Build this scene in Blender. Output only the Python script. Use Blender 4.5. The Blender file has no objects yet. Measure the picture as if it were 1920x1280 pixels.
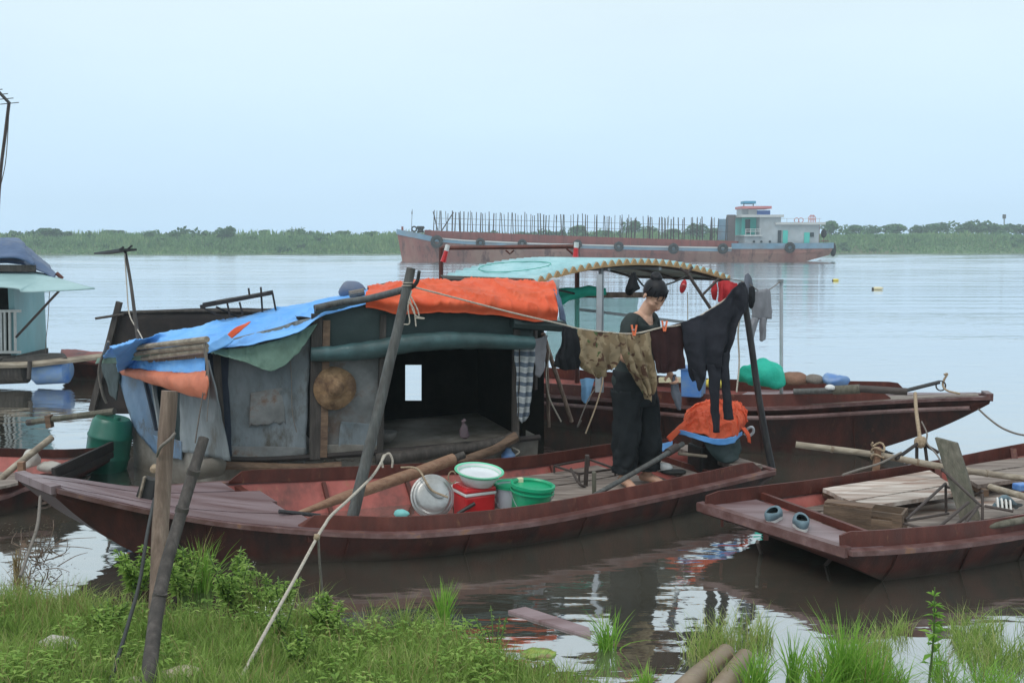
import bpy, bmesh, math, random
import numpy as np
from mathutils import Vector, Matrix, noise, Quaternion

random.seed(7)
rng = np.random.default_rng(7)
scene = bpy.context.scene
COL = scene.collection

# ------------------------------------------------------------------ camera
FPX = 1920.0
CAM_H = 2.1
PITCH = math.atan((640 - 455) / FPX)
cam_data = bpy.data.cameras.new("camera")
cam = bpy.data.objects.new("camera", cam_data)
COL.objects.link(cam)
cam.location = (0, 0, CAM_H)
cam.rotation_euler = (math.pi / 2 - PITCH, 0, 0)
cam_data.sensor_width = 36.0
cam_data.lens = 36.0
cam_data.clip_start = 0.05
cam_data.clip_end = 5000
scene.camera = cam

# ------------------------------------------------------------------ sky
world = bpy.data.worlds.new("World")
scene.world = world
world.use_nodes = True
wn, wl = world.node_tree.nodes, world.node_tree.links
wn.clear()
SUN_EL, SUN_ROT = math.radians(58), math.radians(215)
sky = wn.new("ShaderNodeTexSky")
sky.sky_type = 'NISHITA'
sky.sun_disc = False
sky.sun_elevation = SUN_EL
sky.sun_rotation = SUN_ROT
sky.altitude = 10
sky.air_density = 1.0
sky.dust_density = 4.0
bg_sky = wn.new("ShaderNodeBackground")
bg_sky.inputs["Strength"].default_value = 0.06
wl.new(sky.outputs[0], bg_sky.inputs["Color"])
# the even overcast layer: pale blue low down, whiter overhead
tc = wn.new("ShaderNodeTexCoord")
sep = wn.new("ShaderNodeSeparateXYZ")
wl.new(tc.outputs["Generated"], sep.inputs[0])
ramp = wn.new("ShaderNodeValToRGB")
wl.new(sep.outputs["Z"], ramp.inputs[0])
e = ramp.color_ramp.elements
e[0].position, e[0].color = 0.0, (0.63, 0.86, 1.13, 1)
e[1].position, e[1].color = 0.26, (0.84, 0.99, 1.05, 1)
m_ = ramp.color_ramp.elements.new(0.10); m_.color = (0.70, 0.92, 1.10, 1)
m_ = ramp.color_ramp.elements.new(0.7); m_.color = (0.88, 0.98, 1.03, 1)
cl = wn.new("ShaderNodeTexNoise")
cl.inputs["Scale"].default_value = 1.7
cl.inputs["Detail"].default_value = 4
mp = wn.new("ShaderNodeMapping"); mp.inputs["Scale"].default_value = (1, 1, 3.5)
wl.new(tc.outputs["Generated"], mp.inputs[0]); wl.new(mp.outputs[0], cl.inputs["Vector"])
cm = wn.new("ShaderNodeMapRange")
cm.inputs[1].default_value, cm.inputs[2].default_value = 0.3, 0.7
cm.inputs[3].default_value, cm.inputs[4].default_value = 0.955, 1.045
wl.new(cl.outputs[0], cm.inputs[0])
bg_cl = wn.new("ShaderNodeBackground")
wl.new(ramp.outputs[0], bg_cl.inputs["Color"])
wl.new(cm.outputs[0], bg_cl.inputs["Strength"])
mix = wn.new("ShaderNodeMixShader")
mix.inputs[0].default_value = 0.92
wl.new(bg_sky.outputs[0], mix.inputs[1]); wl.new(bg_cl.outputs[0], mix.inputs[2])
wo = wn.new("ShaderNodeOutputWorld")
wl.new(mix.outputs[0], wo.inputs["Surface"])

# ------------------------------------------------------------------ soft overcast sun
sd = bpy.data.lights.new("sun", 'SUN')
sun = bpy.data.objects.new("sun", sd)
COL.objects.link(sun)
sd.energy = 1.4
sd.angle = math.radians(35)
sd.color = (1.0, 0.97, 0.93)
# the sun stands behind the camera's left shoulder, veiled
sdir = Vector((math.sin(SUN_ROT) * math.cos(SUN_EL), math.cos(SUN_ROT) * math.cos(SUN_EL), math.sin(SUN_EL)))
sun.rotation_euler = sdir.to_track_quat('Z', 'Y').to_euler()
sun.location = sdir * 30

vs = scene.view_settings
vs.view_transform = 'Standard'
vs.look = 'None'
vs.exposure = 0.0
vs.gamma = 1.0
scene.cycles.max_bounces = 8
scene.cycles.volume_bounces = 3
scene.cycles.use_denoising = True

# ------------------------------------------------------------------ placing helpers
SP, CP = math.sin(PITCH), math.cos(PITCH)
def ray(px, py):
    a = (px - 960) / FPX; b = (640 - py) / FPX
    return Vector((a, CP + b * SP, -SP + b * CP))
def Pz(px, py, z):
    r = ray(px, py); t = (z - CAM_H) / r.z
    return Vector((r.x * t, r.y * t, z))
def Pd(px, py, d):
    r = ray(px, py); t = d / r.y
    return Vector((r.x * t, d, CAM_H + r.z * t))
def KA(px):
    """how much farther than first judged the front sampan and its gear lie, from the heights of their mirror images"""
    return float(np.interp(px, [37, 105, 300, 680, 1000, 1200, 1330, 1450], [1.05, 1.055, 1.066, 1.07, 1.069, 1.098, 1.12, 1.16]))
def PA(px, py, d): return Pd(px, py, d * KA(px))
KE = 1.13
def PE(px, py, d): return Pd(px, py, d * KE)
def zE(z): return CAM_H - (CAM_H - z) * KE
KD = 1.085
def PD(px, py, d): return Pd(px, py, d * KD)
def zD(z): return CAM_H - (CAM_H - z) * KD
class Plane:
    """a vertical plane through two ground points; at() meets it with a line of sight, off moves it towards the near side"""
    def __init__(s, a, b):
        s.a = Vector((a[0], a[1], 0)); d = Vector((b[0] - a[0], b[1] - a[1], 0)); s.u = d.normalized()
        s.n = Vector((s.u.y, -s.u.x, 0))
    def at(s, px, py, off=0.0):
        r = ray(px, py); o = s.a + s.n * off
        t = (o.dot(s.n)) / (r.x * s.n.x + r.y * s.n.y)
        return Vector((r.x * t, r.y * t, CAM_H + r.z * t))
    def depth(s, px, off=0.0):
        return s.at(px, 500, off).y

def cat(p0, p1, p2, p3, t):
    t2, t3 = t * t, t * t * t
    return 0.5 * ((2 * p1) + (-p0 + p2) * t + (2 * p0 - 5 * p1 + 4 * p2 - p3) * t2 + (-p0 + 3 * p1 - 3 * p2 + p3) * t3)
def spline(pts, n):
    pts = [Vector(p) if not isinstance(p, (int, float)) else p for p in pts]
    k = len(pts) - 1
    if k == 0: return [pts[0]] * n
    out = []
    for i in range(n):
        u = i / (n - 1) * k
        j = min(int(u), k - 1); t = u - j
        p1, p2 = pts[j], pts[j + 1]
        p0 = pts[j - 1] if j > 0 else p1 * 2 - p2
        p3 = pts[j + 2] if j + 2 <= k else p2 * 2 - p1
        out.append(cat(p0, p1, p2, p3, t))
    return out
def lin(pts, n):
    k = len(pts) - 1; out = []
    for i in range(n):
        u = i / (n - 1) * k; j = min(int(u), k - 1); t = u - j
        out.append(pts[j] * (1 - t) + pts[j + 1] * t)
    return out
def arclen(pts, n):
    """resample a polyline evenly"""
    d = [0.0]
    for a, b in zip(pts, pts[1:]): d.append(d[-1] + (b - a).length)
    out = []
    for i in range(n):
        s = d[-1] * i / (n - 1)
        j = 0
        while j < len(pts) - 2 and d[j + 1] < s: j += 1
        t = (s - d[j]) / max(1e-9, d[j + 1] - d[j])
        out.append(pts[j].lerp(pts[j + 1], t))
    return out

# ------------------------------------------------------------------ scene-tree helpers
def tag(o, label=None, cat_=None, group=None, kind=None):
    if label: o["label"] = label
    if cat_: o["category"] = cat_
    if group: o["group"] = group
    if kind: o["kind"] = kind
    return o
def thing(name, label, cat_, loc=(0, 0, 0), group=None):
    o = bpy.data.objects.new(name, None)
    o.empty_display_size = 0.1
    COL.objects.link(o); o.location = loc
    return tag(o, label, cat_, group)
def root_loc(o):
    v = Vector((0, 0, 0))
    while o is not None:
        v += o.location; o = o.parent
    return v
def link(name, me, parent=None):
    o = bpy.data.objects.new(name, me); COL.objects.link(o)
    if parent is not None: o.parent = parent
    return o

class MB:
    def __init__(s): s.v = []; s.f = []
    def add(s, vs_, fs):
        k = len(s.v); s.v += [Vector(v) for v in vs_]; s.f += [tuple(i + k for i in f) for f in fs]; return s
    def box(s, c, size, rot=None, taper=1.0):
        c = Vector(c); x, y, z = size[0] / 2, size[1] / 2, size[2] / 2
        P = [(-x, -y, -z), (x, -y, -z), (x, y, -z), (-x, y, -z), (-x * taper, -y * taper, z), (x * taper, -y * taper, z), (x * taper, y * taper, z), (-x * taper, y * taper, z)]
        R = rot if rot is not None else Matrix.Identity(3)
        return s.add([c + R @ Vector(p) for p in P], [(0, 3, 2, 1), (4, 5, 6, 7), (0, 1, 5, 4), (1, 2, 6, 5), (2, 3, 7, 6), (3, 0, 4, 7)])
    def beam(s, a, b, w, h, up=(0, 0, 1)):
        a, b = Vector(a), Vector(b); d = (b - a).normalized(); up = Vector(up)
        r = d.cross(up)
        if r.length < 1e-4: r = d.cross(Vector((0, 1, 0)))
        r.normalize(); u = r.cross(d)
        P = []
        for q in (a, b):
            P += [q - r * w / 2 - u * h / 2, q + r * w / 2 - u * h / 2, q + r * w / 2 + u * h / 2, q - r * w / 2 + u * h / 2]
        return s.add(P, [(3, 2, 1, 0), (4, 5, 6, 7), (0, 1, 5, 4), (1, 2, 6, 5), (2, 3, 7, 6), (3, 0, 4, 7)])
    def tube(s, pts, r, n=8, cap=True, flat=1.0):
        pts = [Vector(p) for p in pts]; k = len(pts)
        rr = r if isinstance(r, (list, tuple)) else [r] * k
        if len(rr) != k: rr = lin(list(rr), k)
        t0 = (pts[1] - pts[0]).normalized()
        ref = Vector((0, 0, 1)) if abs(t0.z) < 0.9 else Vector((1, 0, 0))
        nrm = t0.cross(ref).normalized()
        V = []; prev = t0
        for i, p in enumerate(pts):
            t = (pts[min(i + 1, k - 1)] - pts[max(i - 1, 0)])
            t = t.normalized() if t.length > 1e-9 else prev
            q = prev.rotation_difference(t); nrm = (q @ nrm); nrm = (nrm - t * nrm.dot(t)).normalized(); prev = t
            bn = t.cross(nrm)
            for j in range(n):
                a = 2 * math.pi * j / n
                V.append(p + (nrm * math.cos(a) + bn * math.sin(a) * flat) * rr[i])
        F = []
        for i in range(k - 1):
            for j in range(n):
                F.append((i * n + j, i * n + (j + 1) % n, (i + 1) * n + (j + 1) % n, (i + 1) * n + j))
        if cap: F += [tuple(range(n))[::-1], tuple((k - 1) * n + j for j in range(n))]
        return s.add(V, F)
    def lathe(s, prof, c, n=28, rot=None, cap=True):
        """prof: (radius, height) pairs from the bottom"""
        c = Vector(c); R = rot if rot is not None else Matrix.Identity(3)
        V = []; F = []; k = len(prof)
        for (r, z) in prof:
            for j in range(n):
                a = 2 * math.pi * j / n
                V.append(c + R @ Vector((r * math.cos(a), r * math.sin(a), z)))
        for i in range(k - 1):
            for j in range(n):
                F.append((i * n + j, i * n + (j + 1) % n, (i + 1) * n + (j + 1) % n, (i + 1) * n + j))
        if cap: F += [tuple(range(n))[::-1], tuple((k - 1) * n + j for j in range(n))]
        return s.add(V, F)
    def grid(s, rows, flip=False):
        m = len(rows[0]); V = [p for r in rows for p in r]; F = []
        for i in range(len(rows) - 1):
            for j in range(m - 1):
                q = (i * m + j, i * m + j + 1, (i + 1) * m + j + 1, (i + 1) * m + j)
                F.append(q[::-1] if flip else q)
        return s.add(V, F)
    def prism(s, poly, ext):
        ext = Vector(ext); n = len(poly); poly = [Vector(p) for p in poly]
        return s.add(poly + [p + ext for p in poly], [tuple(range(n))[::-1], tuple(range(n, 2 * n))] + [(i, (i + 1) % n, (i + 1) % n + n, i + n) for i in range(n)])
    def ell(s, c, r, n=14, m=10, rot=None):
        c = Vector(c); R = rot if rot is not None else Matrix.Identity(3)
        r = r if isinstance(r, (tuple, list)) else (r, r, r)
        V = []; F = []
        for i in range(m + 1):
            th = math.pi * i / m
            for j in range(n):
                a = 2 * math.pi * j / n
                V.append(c + R @ Vector((r[0] * math.sin(th) * math.cos(a), r[1] * math.sin(th) * math.sin(a), -r[2] * math.cos(th))))
        for i in range(m):
            for j in range(n):
                F.append((i * n + j, i * n + (j + 1) % n, (i + 1) * n + (j + 1) % n, (i + 1) * n + j))
        return s.add(V, F)
    def rough(s, amp, scale, seed=0):
        o = Vector((seed * 3.1, seed * 1.7, seed * 5.3))
        s.v = [v + noise.noise_vector(v * scale + o) * amp for v in s.v]; return s
    def build(s, name, mat_, parent=None, smooth=False, bevel=0.0, solid=0.0, sharp=40, fix=True):
        off = root_loc(parent) if parent is not None else Vector((0, 0, 0))
        me = bpy.data.meshes.new(name)
        me.from_pydata([tuple(v - off) for v in s.v], [], s.f)
        if fix:
            bm = bmesh.new(); bm.from_mesh(me)
            bmesh.ops.recalc_face_normals(bm, faces=bm.faces)
            bm.to_mesh(me); bm.free()
        if smooth:
            me.polygons.foreach_set("use_smooth", [True] * len(me.polygons))
            me.set_sharp_from_angle(angle=math.radians(sharp))
        me.materials.append(M[mat_] if isinstance(mat_, str) else mat_)
        o = link(name, me, parent)
        if solid:
            md = o.modifiers.new("thickness", 'SOLIDIFY'); md.thickness = solid; md.offset = 0
        if bevel:
            md = o.modifiers.new("bevel", 'BEVEL'); md.width = bevel; md.segments = 2; md.limit_method = 'ANGLE'
        return o

def net(ctrl, nu, nv):
    """a control net (rows of points) smoothed to nv rows of nu points"""
    rows = [spline(r, nu) for r in ctrl]
    cols = [spline([rows[i][j] for i in range(len(rows))], nv) for j in range(nu)]
    return [[cols[j][i] for j in range(nu)] for i in range(nv)]
def sheet(name, ctrl, mat_, parent=None, nu=40, nv=20, wr=0.012, ws=5.0, thick=0.006, seed=0, fold=None, ragged=0.0, crease=0.0, cs=4.0):
    g = net(ctrl, nu, nv)
    o = Vector((seed * 7.3, seed * 2.9, seed * 4.1))
    for i in range(nv):
        for j in range(nu):
            p = g[i][j]
            d = noise.noise_vector(p * ws + o) * wr + noise.noise_vector(p * ws * 2.7 + o) * wr * 0.4
            if crease:
                q = Vector((p.x * cs * 1.5, p.y * cs * 1.5, p.z * cs * 0.45)) + o; q = q + noise.noise_vector(p * cs * 0.5 + o) * 0.55
                k = 1 - abs(noise.noise(q)) * 4.5; k2 = 1 - abs(noise.noise(q * 2.3 + o)) * 4.0
                ef = min(1.0, 0.25 + 5.0 * min(i / (nv - 1), 1 - i / (nv - 1)))
                d += Vector((0, -0.55, 0.8)) * crease * ef * (max(0, k) ** 2 + 0.45 * max(0, k2) ** 2)
            if fold: d += fold(j / (nu - 1), i / (nv - 1))
            g[i][j] = p + d
    if ragged:
        for j in range(nu):
            r = noise.noise(Vector((j * 0.35, seed, 0.5))) * ragged + noise.noise(Vector((j * 1.1, seed, 9.5))) * ragged * 0.6
            dirv = (g[nv - 1][j] - g[nv - 2][j]).normalized()
            g[nv - 1][j] = g[nv - 1][j] + dirv * r
    return MB().grid(g).build(name, mat_, parent, smooth=True, solid=thick, sharp=80, fix=False)
def rope(name, pts, r, mat_, parent=None, n=40, seg=6):
    return MB().tube(spline(pts, n), r, seg).build(name, mat_, parent, smooth=True, sharp=80)
def rope_thing(name, pts, r, mat_, label, cat_="rope", n=40, group=None):
    return tag(rope(name, pts, r, mat_, None, n), label, cat_, group)
def RZ(a): return Matrix.Rotation(a, 3, 'Z')
def RX(a): return Matrix.Rotation(a, 3, 'X')
def RY(a): return Matrix.Rotation(a, 3, 'Y')
def axis_rot(z, x=None):
    """a rotation whose Z is the given direction"""
    z = Vector(z).normalized(); x = Vector(x) if x else (Vector((1, 0, 0)) if abs(z.x) < 0.9 else Vector((0, 1, 0)))
    y = z.cross(x).normalized(); x = y.cross(z)
    return Matrix((x, y, z)).transposed()
# ------------------------------------------------------------------ materials
M = {}
def _n(nt, t): return nt.nodes.new(t)
def mat(name, cols, scale=5, rough=0.6, bump=0.15, bscale=None, stretch=(1, 1, 1), rotz=0.0, rand=0.0, metal=0.0, spec=0.5,
        grime=None, gscale=1.6, glo=0.45, ghi=0.7, transl=0.0, detail=7, rvar=0.1, alpha=None, rust=None, rscale=7.0, rlo=0.6, rhi=0.66, band=None, wrinkle=0.0, wscale=5.0):
    """cols: colours spread over a noise; grime: a second colour in patches with an outline of their own"""
    m = bpy.data.materials.new(name); m.use_nodes = True; M[name] = m
    nt = m.node_tree; nt.nodes.clear(); L = nt.links
    out = _n(nt, "ShaderNodeOutputMaterial"); b = _n(nt, "ShaderNodeBsdfPrincipled")
    tcn = _n(nt, "ShaderNodeTexCoord"); mp_ = _n(nt, "ShaderNodeMapping")
    mp_.inputs["Rotation"].default_value = (0, 0, -rotz); mp_.inputs["Scale"].default_value = stretch
    mp_.vector_type = 'TEXTURE' if False else 'POINT'
    oi = _n(nt, "ShaderNodeObjectInfo")
    addv = _n(nt, "ShaderNodeVectorMath"); addv.operation = 'ADD'
    mulr = _n(nt, "ShaderNodeMath"); mulr.operation = 'MULTIPLY'; mulr.inputs[1].default_value = 37.0
    L.new(oi.outputs["Random"], mulr.inputs[0])
    L.new(tcn.outputs["Object"], mp_.inputs[0]); L.new(mp_.outputs[0], addv.inputs[0]); L.new(mulr.outputs[0], addv.inputs[1])
    nz = _n(nt, "ShaderNodeTexNoise"); nz.inputs["Scale"].default_value = scale; nz.inputs["Detail"].default_value = detail; nz.inputs["Roughness"].default_value = 0.62
    L.new(addv.outputs[0], nz.inputs["Vector"])
    rp = _n(nt, "ShaderNodeValToRGB"); L.new(nz.outputs[0], rp.inputs[0])
    els = rp.color_ramp.elements; k = len(cols)
    for i, c in enumerate(cols):
        p = 0.32 + 0.36 * i / max(1, k - 1)
        el = els[i] if i < 2 else els.new(p)
        el.position = p; el.color = (*c, 1)
    if k == 1: els[1].position = 0.9; els[1].color = (*cols[0], 1)
    col = rp.outputs[0]
    if grime is not None:
        n2 = _n(nt, "ShaderNodeTexNoise"); n2.inputs["Scale"].default_value = gscale; n2.inputs["Detail"].default_value = 9; n2.inputs["Roughness"].default_value = 0.68
        L.new(addv.outputs[0], n2.inputs["Vector"])
        mr = _n(nt, "ShaderNodeMapRange"); mr.inputs[1].default_value, mr.inputs[2].default_value = glo, ghi
        L.new(n2.outputs[0], mr.inputs[0])
        mx = _n(nt, "ShaderNodeMix"); mx.data_type = 'RGBA'; mx.inputs["B"].default_value = (*grime, 1)
        L.new(mr.outputs[0], mx.inputs["Factor"]); L.new(col, mx.inputs["A"]); col = mx.outputs["Result"]
    if rust is not None:
        n4 = _n(nt, "ShaderNodeTexNoise"); n4.inputs["Scale"].default_value = rscale; n4.inputs["Detail"].default_value = 10; n4.inputs["Roughness"].default_value = 0.7
        L.new(addv.outputs[0], n4.inputs["Vector"])
        mr4 = _n(nt, "ShaderNodeMapRange"); mr4.inputs[1].default_value, mr4.inputs[2].default_value = rlo, rhi; L.new(n4.outputs[0], mr4.inputs[0])
        mx4 = _n(nt, "ShaderNodeMix"); mx4.data_type = 'RGBA'; mx4.inputs["B"].default_value = (*rust, 1)
        L.new(mr4.outputs[0], mx4.inputs["Factor"]); L.new(col, mx4.inputs["A"]); col = mx4.outputs["Result"]
    if band is not None:
        # dried mud line left by the river, uneven along its upper edge
        z0, z1, bc_ = band
        sz = _n(nt, "ShaderNodeSeparateXYZ"); L.new(tcn.outputs["Object"], sz.inputs[0])
        n5_ = _n(nt, "ShaderNodeTexNoise"); n5_.inputs["Scale"].default_value = 9; n5_.inputs["Detail"].default_value = 8; L.new(tcn.outputs["Object"], n5_.inputs["Vector"])
        ma = _n(nt, "ShaderNodeMath"); ma.operation = 'MULTIPLY_ADD'; ma.inputs[1].default_value = -0.16; L.new(n5_.outputs[0], ma.inputs[0]); L.new(sz.outputs["Z"], ma.inputs[2])
        mr5 = _n(nt, "ShaderNodeMapRange"); mr5.inputs[1].default_value, mr5.inputs[2].default_value, mr5.inputs[3].default_value, mr5.inputs[4].default_value = z0 - 0.08, z1 - 0.08, 0.75, 0.0; L.new(ma.outputs[0], mr5.inputs[0])
        mx5 = _n(nt, "ShaderNodeMix"); mx5.data_type = 'RGBA'; mx5.inputs["B"].default_value = (*bc_, 1)
        L.new(mr5.outputs[0], mx5.inputs["Factor"]); L.new(col, mx5.inputs["A"]); col = mx5.outputs["Result"]
    if rand:
        mr2 = _n(nt, "ShaderNodeMapRange"); mr2.inputs[3].default_value, mr2.inputs[4].default_value = 1 - rand, 1 + rand
        L.new(oi.outputs["Random"], mr2.inputs[0])
        hs = _n(nt, "ShaderNodeHueSaturation"); L.new(mr2.outputs[0], hs.inputs["Value"]); L.new(col, hs.inputs["Color"]); col = hs.outputs[0]
    L.new(col, b.inputs["Base Color"])
    if rvar:
        mr3 = _n(nt, "ShaderNodeMapRange"); mr3.inputs[3].default_value, mr3.inputs[4].default_value = max(0.02, rough - rvar), min(1, rough + rvar)
        L.new(nz.outputs[0], mr3.inputs[0]); L.new(mr3.outputs[0], b.inputs["Roughness"])
    else: b.inputs["Roughness"].default_value = rough
    b.inputs["Metallic"].default_value = metal
    b.inputs["Specular IOR Level"].default_value = spec
    if bump:
        bp = _n(nt, "ShaderNodeBump"); bp.inputs["Strength"].default_value = bump; bp.inputs["Distance"].default_value = 0.02
        src = nz.outputs[0]
        if bscale:
            n3 = _n(nt, "ShaderNodeTexNoise"); n3.inputs["Scale"].default_value = bscale; n3.inputs["Detail"].default_value = 6
            L.new(addv.outputs[0], n3.inputs["Vector"]); src = n3.outputs[0]
        L.new(src, bp.inputs["Height"]); nrm_ = bp.outputs[0]
        if wrinkle:
            n6 = _n(nt, "ShaderNodeTexNoise"); n6.noise_type = 'RIDGED_MULTIFRACTAL'; n6.inputs["Scale"].default_value = wscale; n6.inputs["Detail"].default_value = 4; n6.inputs["Distortion"].default_value = 0.6
            L.new(addv.outputs[0], n6.inputs["Vector"])
            bp6 = _n(nt, "ShaderNodeBump"); bp6.inputs["Strength"].default_value = wrinkle; bp6.inputs["Distance"].default_value = 0.03
            L.new(n6.outputs[0], bp6.inputs["Height"]); L.new(nrm_, bp6.inputs["Normal"]); nrm_ = bp6.outputs[0]
        L.new(nrm_, b.inputs["Normal"])
    sh = b.outputs[0]
    if transl:
        tr = _n(nt, "ShaderNodeBsdfTranslucent"); L.new(col, tr.inputs[0])
        ms = _n(nt, "ShaderNodeMixShader"); ms.inputs[0].default_value = transl
        L.new(sh, ms.inputs[1]); L.new(tr.outputs[0], ms.inputs[2]); sh = ms.outputs[0]
    if alpha is not None:
        ta = _n(nt, "ShaderNodeBsdfTransparent"); ms = _n(nt, "ShaderNodeMixShader")
        ms.inputs[0].default_value = alpha
        L.new(ta.outputs[0], ms.inputs[1]); L.new(sh, ms.inputs[2]); sh = ms.outputs[0]
    L.new(sh, out.inputs["Surface"])
    return m

A20 = math.radians(20)
# boat paint: maroon primer over steel, chalky, rust-browned
mat("maroon", [(0.075, 0.020, 0.0145), (0.105, 0.029, 0.021), (0.145, 0.044, 0.032)], 3.5, 0.5, 0.12, 40, grime=(0.075, 0.028, 0.022), gscale=2.2, glo=0.47, ghi=0.66, stretch=(2.4, 2.4, 0.8), spec=0.35, rust=(0.17, 0.075, 0.042), rscale=5.5, rlo=0.60, rhi=0.68)
mat("maroon_shaded", [(0.036, 0.0105, 0.0078), (0.054, 0.0150, 0.0108), (0.078, 0.0225, 0.0165)], 3.0, 0.55, 0.12, 40, grime=(0.014, 0.009, 0.008), gscale=1.8, glo=0.44, ghi=0.66, spec=0.25, stretch=(2.2, 2.2, 0.7), rust=(0.080, 0.034, 0.020), rscale=4.5, rlo=0.60, rhi=0.70, band=(0.01, 0.08, (0.055, 0.047, 0.037)))  # outer hull: same maroon, with the shade of the flared sides darkened in
mat("maroon_inside", [(0.27, 0.062, 0.050), (0.35, 0.088, 0.072), (0.41, 0.12, 0.10)], 3.0, 0.6, 0.1, 30, grime=(0.10, 0.038, 0.032), gscale=2.0, glo=0.46, ghi=0.7, stretch=(1.6, 1.6, 0.8), rust=(0.30, 0.14, 0.08), rscale=5, rlo=0.61, rhi=0.70)
mat("maroon_rail", [(0.090, 0.037, 0.032), (0.135, 0.070, 0.065), (0.20, 0.125, 0.125)], 9, 0.42, 0.15, 50, grime=(0.10, 0.042, 0.035), gscale=3.5, glo=0.5, ghi=0.68, rust=(0.22, 0.11, 0.065), rscale=9, rlo=0.58, rhi=0.66)
mat("rust_brown", [(0.014, 0.011, 0.0105), (0.023, 0.017, 0.0155), (0.038, 0.027, 0.023)], 8, 0.75, 0.2, 50)
mat("deck_paint", [(0.16, 0.105, 0.105), (0.24, 0.175, 0.185), (0.32, 0.25, 0.265)], 3.2, 0.45, 0.15, 24, stretch=(0.5, 5, 1), rotz=A20, rand=0.08, grime=(0.10, 0.045, 0.042), gscale=1.6, glo=0.48, ghi=0.66)
mat("plank_grey", [(0.12, 0.095, 0.08), (0.22, 0.18, 0.155), (0.33, 0.285, 0.25)], 3.0, 0.75, 0.3, 18, stretch=(0.7, 9, 3), rotz=A20, rand=0.22, grime=(0.09, 0.06, 0.048), gscale=1.3, glo=0.5, ghi=0.72)
mat("plank_pale", [(0.30, 0.245, 0.205), (0.50, 0.435, 0.385), (0.64, 0.585, 0.535)], 3.0, 0.7, 0.25, 18, stretch=(0.8, 8, 3), rotz=math.radians(22), rand=0.15, grime=(0.24, 0.14, 0.10), gscale=1.4, glo=0.46, ghi=0.66)
mat("timber", [(0.10, 0.06, 0.038), (0.16, 0.098, 0.06), (0.22, 0.14, 0.09)], 4, 0.7, 0.25, 20, stretch=(0.6, 8, 8), rotz=A20, rand=0.1, grime=(0.07, 0.04, 0.028), gscale=1.5)
mat("timber_red", [(0.17, 0.085, 0.05), (0.25, 0.135, 0.08), (0.31, 0.19, 0.12)], 4, 0.6, 0.2, 20, stretch=(0.5, 9, 9), rotz=A20)
mat("wood_post", [(0.14, 0.095, 0.07), (0.22, 0.155, 0.12), (0.29, 0.215, 0.17)], 5, 0.85, 0.35, 22, stretch=(7, 7, 0.5), grime=(0.10, 0.07, 0.05), gscale=2.0)
mat("wood_dark", [(0.035, 0.028, 0.024), (0.06, 0.05, 0.044), (0.10, 0.085, 0.075)], 6, 0.75, 0.25, 25, stretch=(5, 5, 0.7), grime=(0.03, 0.026, 0.022), gscale=2.5)
mat("pole_grey", [(0.055, 0.058, 0.056), (0.085, 0.088, 0.084), (0.13, 0.132, 0.125)], 7, 0.6, 0.2, 30, stretch=(5, 5, 0.8), grime=(0.05, 0.04, 0.033), gscale=3.0)
mat("pole_black", [(0.018, 0.018, 0.02), (0.032, 0.032, 0.034), (0.05, 0.048, 0.046)], 7, 0.5, 0.15, 30, stretch=(5, 5, 0.8))
mat("bamboo", [(0.20, 0.16, 0.115), (0.30, 0.25, 0.185), (0.38, 0.33, 0.26)], 5, 0.6, 0.2, 25, stretch=(1, 6, 6), grime=(0.14, 0.11, 0.085), gscale=2.0, rand=0.12)
mat("bamboo_wet", [(0.17, 0.12, 0.08), (0.25, 0.185, 0.125), (0.33, 0.26, 0.19)], 5, 0.45, 0.2, 25, rand=0.12, grime=(0.12, 0.085, 0.06), gscale=2.5)
mat("rope_pale", [(0.36, 0.31, 0.25), (0.48, 0.43, 0.36), (0.56, 0.51, 0.44)], 60, 0.9, 0.6)
mat("rope_tan", [(0.26, 0.19, 0.12), (0.36, 0.27, 0.18), (0.44, 0.34, 0.24)], 60, 0.9, 0.6)
mat("rope_grey", [(0.15, 0.13, 0.115), (0.22, 0.195, 0.17)], 60, 0.9, 0.5)
mat("cable_black", [(0.015, 0.017, 0.016), (0.03, 0.03, 0.028)], 20, 0.6, 0.1)
mat("orange_tarp", [(0.70, 0.095, 0.036), (0.78, 0.125, 0.05), (0.82, 0.16, 0.075)], 5, 0.55, 0.35, 14, grime=(0.55, 0.10, 0.038), gscale=2.4, glo=0.5, ghi=0.72, transl=0.12, wrinkle=0.42, wscale=4.5, spec=0.25)
mat("orange_faded", [(0.70, 0.20, 0.105), (0.76, 0.26, 0.15)], 5, 0.6, 0.3, 16, grime=(0.50, 0.15, 0.085), gscale=3.0, transl=0.1, wrinkle=0.42, wscale=4.5)
mat("blue_tarp", [(0.12, 0.38, 0.84), (0.17, 0.46, 0.92), (0.24, 0.54, 0.94)], 4, 0.55, 0.3, 18, grime=(0.10, 0.30, 0.70), gscale=2.0, glo=0.5, ghi=0.74, transl=0.08, wrinkle=0.42, wscale=4.5)
mat("blue_dull", [(0.045, 0.085, 0.175), (0.065, 0.115, 0.22), (0.10, 0.15, 0.26)], 3, 0.6, 0.25, 14, grime=(0.15, 0.17, 0.22), gscale=1.2, wrinkle=0.42, wscale=4.5)
mat("green_canvas", [(0.125, 0.215, 0.165), (0.165, 0.27, 0.21), (0.21, 0.33, 0.26)], 4, 0.7, 0.25, 30, grime=(0.10, 0.17, 0.13), gscale=2.4, glo=0.46, ghi=0.68, wrinkle=0.42, wscale=4.5)
mat("teal_tarp", [(0.03, 0.07, 0.072), (0.045, 0.10, 0.105), (0.065, 0.135, 0.14)], 5, 0.4, 0.2, 25, grime=(0.028, 0.05, 0.048), gscale=2.2, wrinkle=0.35, wscale=6)
mat("dark_green_tarp", [(0.018, 0.034, 0.034), (0.028, 0.05, 0.05)], 5, 0.6, 0.2, 25)
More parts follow.
